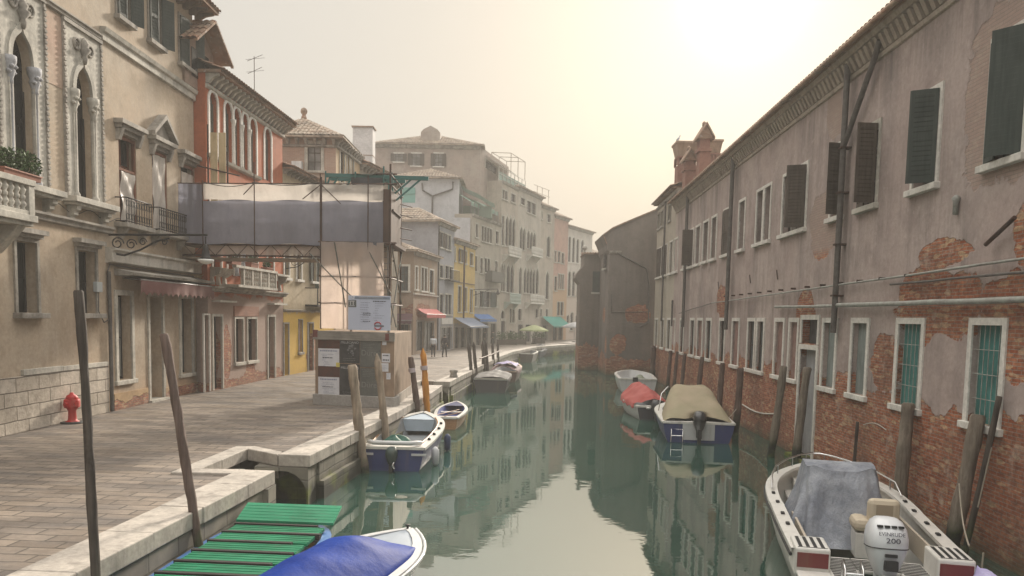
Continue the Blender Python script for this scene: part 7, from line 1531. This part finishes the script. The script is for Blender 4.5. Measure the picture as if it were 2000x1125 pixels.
for lb, x0, y0, x1, z, r, mt in (('stout grey mooring pole behind the large white motorboat', 8.6, 17.3, 8.7, 2.5, .15, POLE), ('stout leaning mooring pole by the stern of the large white motorboat', 8.2, 14.6, 8.62, 2.58, .145, POLE), ('thin black leaning pole at the right edge', 8.15, 14.15, 8.72, 3.0, .055, POLED),
    ('mooring pole leaning right across the water door', 8.75, 24.2, 9.0, 2.87, .13, POLE), ('mooring pole left of the water door', 8.2, 25, 8.55, 2.85, .125, POLE), ('short thin dark post between the water door and the stout pole', 8.75, 20, 8.77, 1.77, .045, POLED), ('reddish mooring pole right of the tan covered motorboat', 8.42, 29.6, 8.52, 2.5, .13, POLER),
    ('dark mooring pole just behind the tan covered motorboat', 8.6, 33, 8.76, 2.5, .12, POLER), ('leaning mooring pole above the tan boat cover', 8.85, 38, 9.1, 2.5, .12, POLER), ('mooring pole above the red boat cover', 9.1, 43, 9.35, 2.45, .11, POLER), ('slim mooring pole beyond the red boat', 9.25, 45.5, 9.45, 2.45, .1, POLER), ('mooring pole beside the pale skiff', 9.45, 48, 9.55, 2.4, .12, POLER), ('broad pale pole farthest along the right wall', 9.8, 55.5, 9.85, 2.4, .2, POLER)):
    pole(lb, (x0 - .02, y0, -1), (x1, y0, z), r, mt, tip='flat')
# low rail between the far poles
t = tag(M().tube([(-1.95, 47.5, 1.75), (-1.4, 53, 1.75), (-.95, 60, 1.72)], .04, 6).obj('handrail', RUST), 'thin rusty rail behind the six dark mooring poles', 'rail')
# ropes
def rope(label, a, b, sag, r=.014):
    a, b = Vector(a), Vector(b); m = M(); m.tube([a.lerp(b, t_) - a - Vector((0, 0, sag * math.sin(t_ * math.pi))) for t_ in [i / 16 for i in range(17)]], r, 6); return tag(m.obj('mooring_rope', cloth('rope_' + label[:6], (.34, .3, .24), None, .9), None, a), label, 'rope', 'mooring ropes')
rope('slack rope from the stern of the large white motorboat to a leaning pole', (6.95, 11.75, .95), (8.3, 14.48, 1.35), .16); rope('thin rope hanging from the thin black pole', (8.45, 14.1, 1.0), (8.62, 14.1, 2.1), .0)
rope('rope hanging over the right stern corner of the white motorboat', (6.9, 11.3, .98), (6.85, 11.25, .45), .0); rope('rope from the tan covered motorboat to its pole', (7.6, 28.6, .75), (8.4, 29.5, 1.0), .15)

# ------------------------------------------------------------------ people
SKIN = flat('skin', (.42, .27, .2), .6); HAIRM = flat('dark_hair', (.03, .022, .018), .6)
def person(label, loc, rz, top, trousers, hgt=1.7, stride=.18, bag=None, lean=0):
    t = thing('person', label, 'person', loc, rz, 'people on the quay'); k = hgt / 1.7
    def skin(name, edges_pts, mat, root=0):
        pts = []; ed = []; rad = []
        for chain in edges_pts:
            prev = None
            for p, r in chain:
                q = tuple(round(c * k, 4) for c in p)
                if q in pts: i = pts.index(q)
                else: pts.append(q); rad.append(r * k); i = len(pts) - 1
                if prev is not None: ed.append((prev, i))
                prev = i
        me = bpy.data.meshes.new(name); me.from_pydata(pts, ed, []); me.materials.append(mat); o = bpy.data.objects.new(name, me); COL.objects.link(o); o.parent = t
        sm = o.modifiers.new('skin', 'SKIN'); sm.use_smooth_shade = True
        if not me.skin_vertices: me.skin_vertices.new()
        for v, r in zip(me.skin_vertices[0].data, rad): v.radius = (r, r)
        me.skin_vertices[0].data[root].use_root = True
        ss = o.modifiers.new('sub', 'SUBSURF'); ss.levels = 1; ss.render_levels = 2; return o
    st = stride
    legs = [[((0, 0, .92), .12), ((sx * .09, 0, .86), .095), ((sx * .1, sx * st * .5 + .05, .48), .065), ((sx * .1, sx * st + (-.04 if sx < 0 else 0), .1 if sx > 0 else .12), .042), ((sx * .11, sx * st + .12, .035), .04)] for sx in (-1, 1)]
    arms = [[((0, .0, 1.36), .12), ((sx * .18, 0, 1.38), .065), ((sx * .23, -sx * st * .4 - .02, 1.1), .045), ((sx * .23, -sx * st * .8 + .08, .87), .035), ((sx * .225, -sx * st * .9 + .12, .78), .035)] for sx in (-1, 1)]
    tor = [((0, 0, .92), .12), ((0, .0, 1.12), .115), ((0, 0, 1.36), .12), ((0, .01, 1.47), .05), ((0, .03, 1.56), .085), ((0, .03, 1.64), .075)]
    skin('body', [tor] + legs + arms, SKIN)
    skin('jacket', [[((0, 0, .84), .15), ((0, 0, 1.1), .14), ((0, -.005, 1.37), .135), ((0, .0, 1.45), .06)]] + [[((0, -.005, 1.37), .135), ((sx * .185, 0, 1.385), .078), ((sx * .235, -sx * st * .4 - .02, 1.1), .06), ((sx * .232, -sx * st * .8 + .075, .88), .05)] for sx in (-1, 1)], top)
    skin('trousers', [[(p, r + .014) for p, r in lg[:4]] for lg in legs], trousers)
    m = M(); m.lathe([(.02, -.13), (.085, -.08), (.1, 0), (.085, .06), (.02, .1)], (0, .015, 1.6 * k), 12); m.obj('hair', HAIRM, t)
    m = M()
    for sx in (-1, 1): m.box(sx * .11 - .05, sx * .11 + .05, sx * st - .07, sx * st + .18, 0, .09)
    m.obj('shoes', BLACK, t, bevel=.03)
    if bag: m = M(); m.box(-.15, .15, -.3, -.12, 1.0 * k, 1.4 * k); m.obj('backpack', bag, t, bevel=.06)
    return t
px_, py_ = G(846, 697, 1.1); person('person in a pale jacket and dark trousers walking away along the quay', (px_, py_, 1.1), .1, cloth('pale_jacket', (.5, .53, .58)), flat('dark_trousers', (.04, .04, .05)), 1.66, .16, cloth('pale_bag', (.55, .57, .6)))
px_, py_ = G(868, 697, 1.1); person('person in a dark coat walking away beside the pale jacket', (px_, py_, 1.1), -.1, cloth('dark_coat', (.035, .03, .035)), flat('black_trousers', (.025, .025, .03)), 1.76, .22)
for px__, lb, jc in ((947, 'person in black standing left of a pair near the blue awning', (.045, .04, .04)), (963, 'person in dark green standing right of a pair near the blue awning', (.05, .055, .045))): q = G(px__, 678, 1.1); person(lb, (q[0], q[1], 1.1), 2.0 if px__ < 950 else 1.0, cloth('coat_%d' % px__, jc), flat('trousers_%d' % px__, (.04, .04, .04)), 1.75, .04)

# ------------------------------------------------------------------ cafe parasols, planters, bollards
def parasol(label, x, y, r, z, mat):
    t = thing('parasol', label, 'parasol', (x, y, 1.1), rnd.uniform(0, 1), 'cafe parasols'); m = M(); n_ = 8
    for i in range(n_):
        a, b = 2 * math.pi * i / n_, 2 * math.pi * (i + 1) / n_
        def fn(u, v, a=a, b=b):
            rr = r * v; th = a + (b - a) * u; sg = 1 - .05 * math.sin(u * math.pi) * v; return (rr * sg * math.cos(th), rr * sg * math.sin(th), z - .62 * v ** 1.3)
        m.grid(fn, 4, 6); m.add([fn(0, 1), fn(.5, 1), fn(1, 1), (*fn(1, 1)[:2], z - .78), (*fn(.5, 1)[:2], z - .76), (*fn(0, 1)[:2], z - .78)], [(0, 1, 4, 5), (1, 2, 3, 4)])
    m.obj('canopy', mat, t, fix=False); m = M(); m.tube([(0, 0, 0), (0, 0, z + .1)], .035, 8); m.obj('pole', STEEL, t); m = M(); m.lathe([(.35, 0), (.35, .08), (.08, .14)], n=12); m.obj('base', BLACK, t)
x, z = D(1043, 640, 96); parasol('cream-green cafe parasol near the bend', x, 96, 1.75, z - 1.1 + .35, cloth('cream_green_canvas', (.5, .55, .3), (.55, .58, .36), .8, .35))
x, z = D(1122, 634, 106); parasol('white cafe parasol half hidden by the dark house at the bend', x, 106, 1.7, z - 1.1 + .35, cloth('white_canvas', (.68, .68, .7), None, .8, .35))
for px__, y, lb, L in ((990, 91, 'dark planter box of shrubs left of the cafe terrace', 2.4), (1010, 93, 'dark planter box of shrubs right of the cafe terrace', 2.2), (1052, 99, 'low planter beside the cream-green parasol', 1.6)):
    x = D(px__, 670, y)[0]; planter(lb, (x, y, 1.1), .3, L, .6, 500, .35, .5, wood_mat('dark_planter_%d' % px__, (.06, .045, .035), (.1, .08, .06), 0), 'planters on the far quay', 'planter', .1)
def stone_bollard(label, px__, py__):
    q = G(px__, py__, 1.14); t = M(); t.lathe([(.22, 0), (.2, .1), (.16, .2), (.22, .3), (.2, .38), (.05, .42)], n=12); tag(t.obj('bollard', STONED, None, (q[0], q[1], 1.14)), label, 'bollard')
stone_bollard('small worn stone bollard on the quay edge beyond the orange pole', 886, 737)
# cafe tables and chairs under the far parasol
for i, (dx, dy) in enumerate(((-1.2, -.3), (1.0, .3), (.2, 1.3))):
    x = D(1043, 640, 96)[0] + dx; t = thing('cafe_table', ('left', 'right', 'rear')[i] + ' of the small cafe tables under the cream-green parasol', 'table', (x, 96 + dy, 1.1), 0, 'cafe tables'); m = M(); m.lathe([(.4, .7), (.4, .74)], n=12); m.obj('table_top', DOORD, t); m = M(); m.tube([(0, 0, 0), (0, 0, .7)], .04, 6); m.lathe([(.25, 0), (.25, .03)], n=8); m.obj('pedestal', IRON, t)
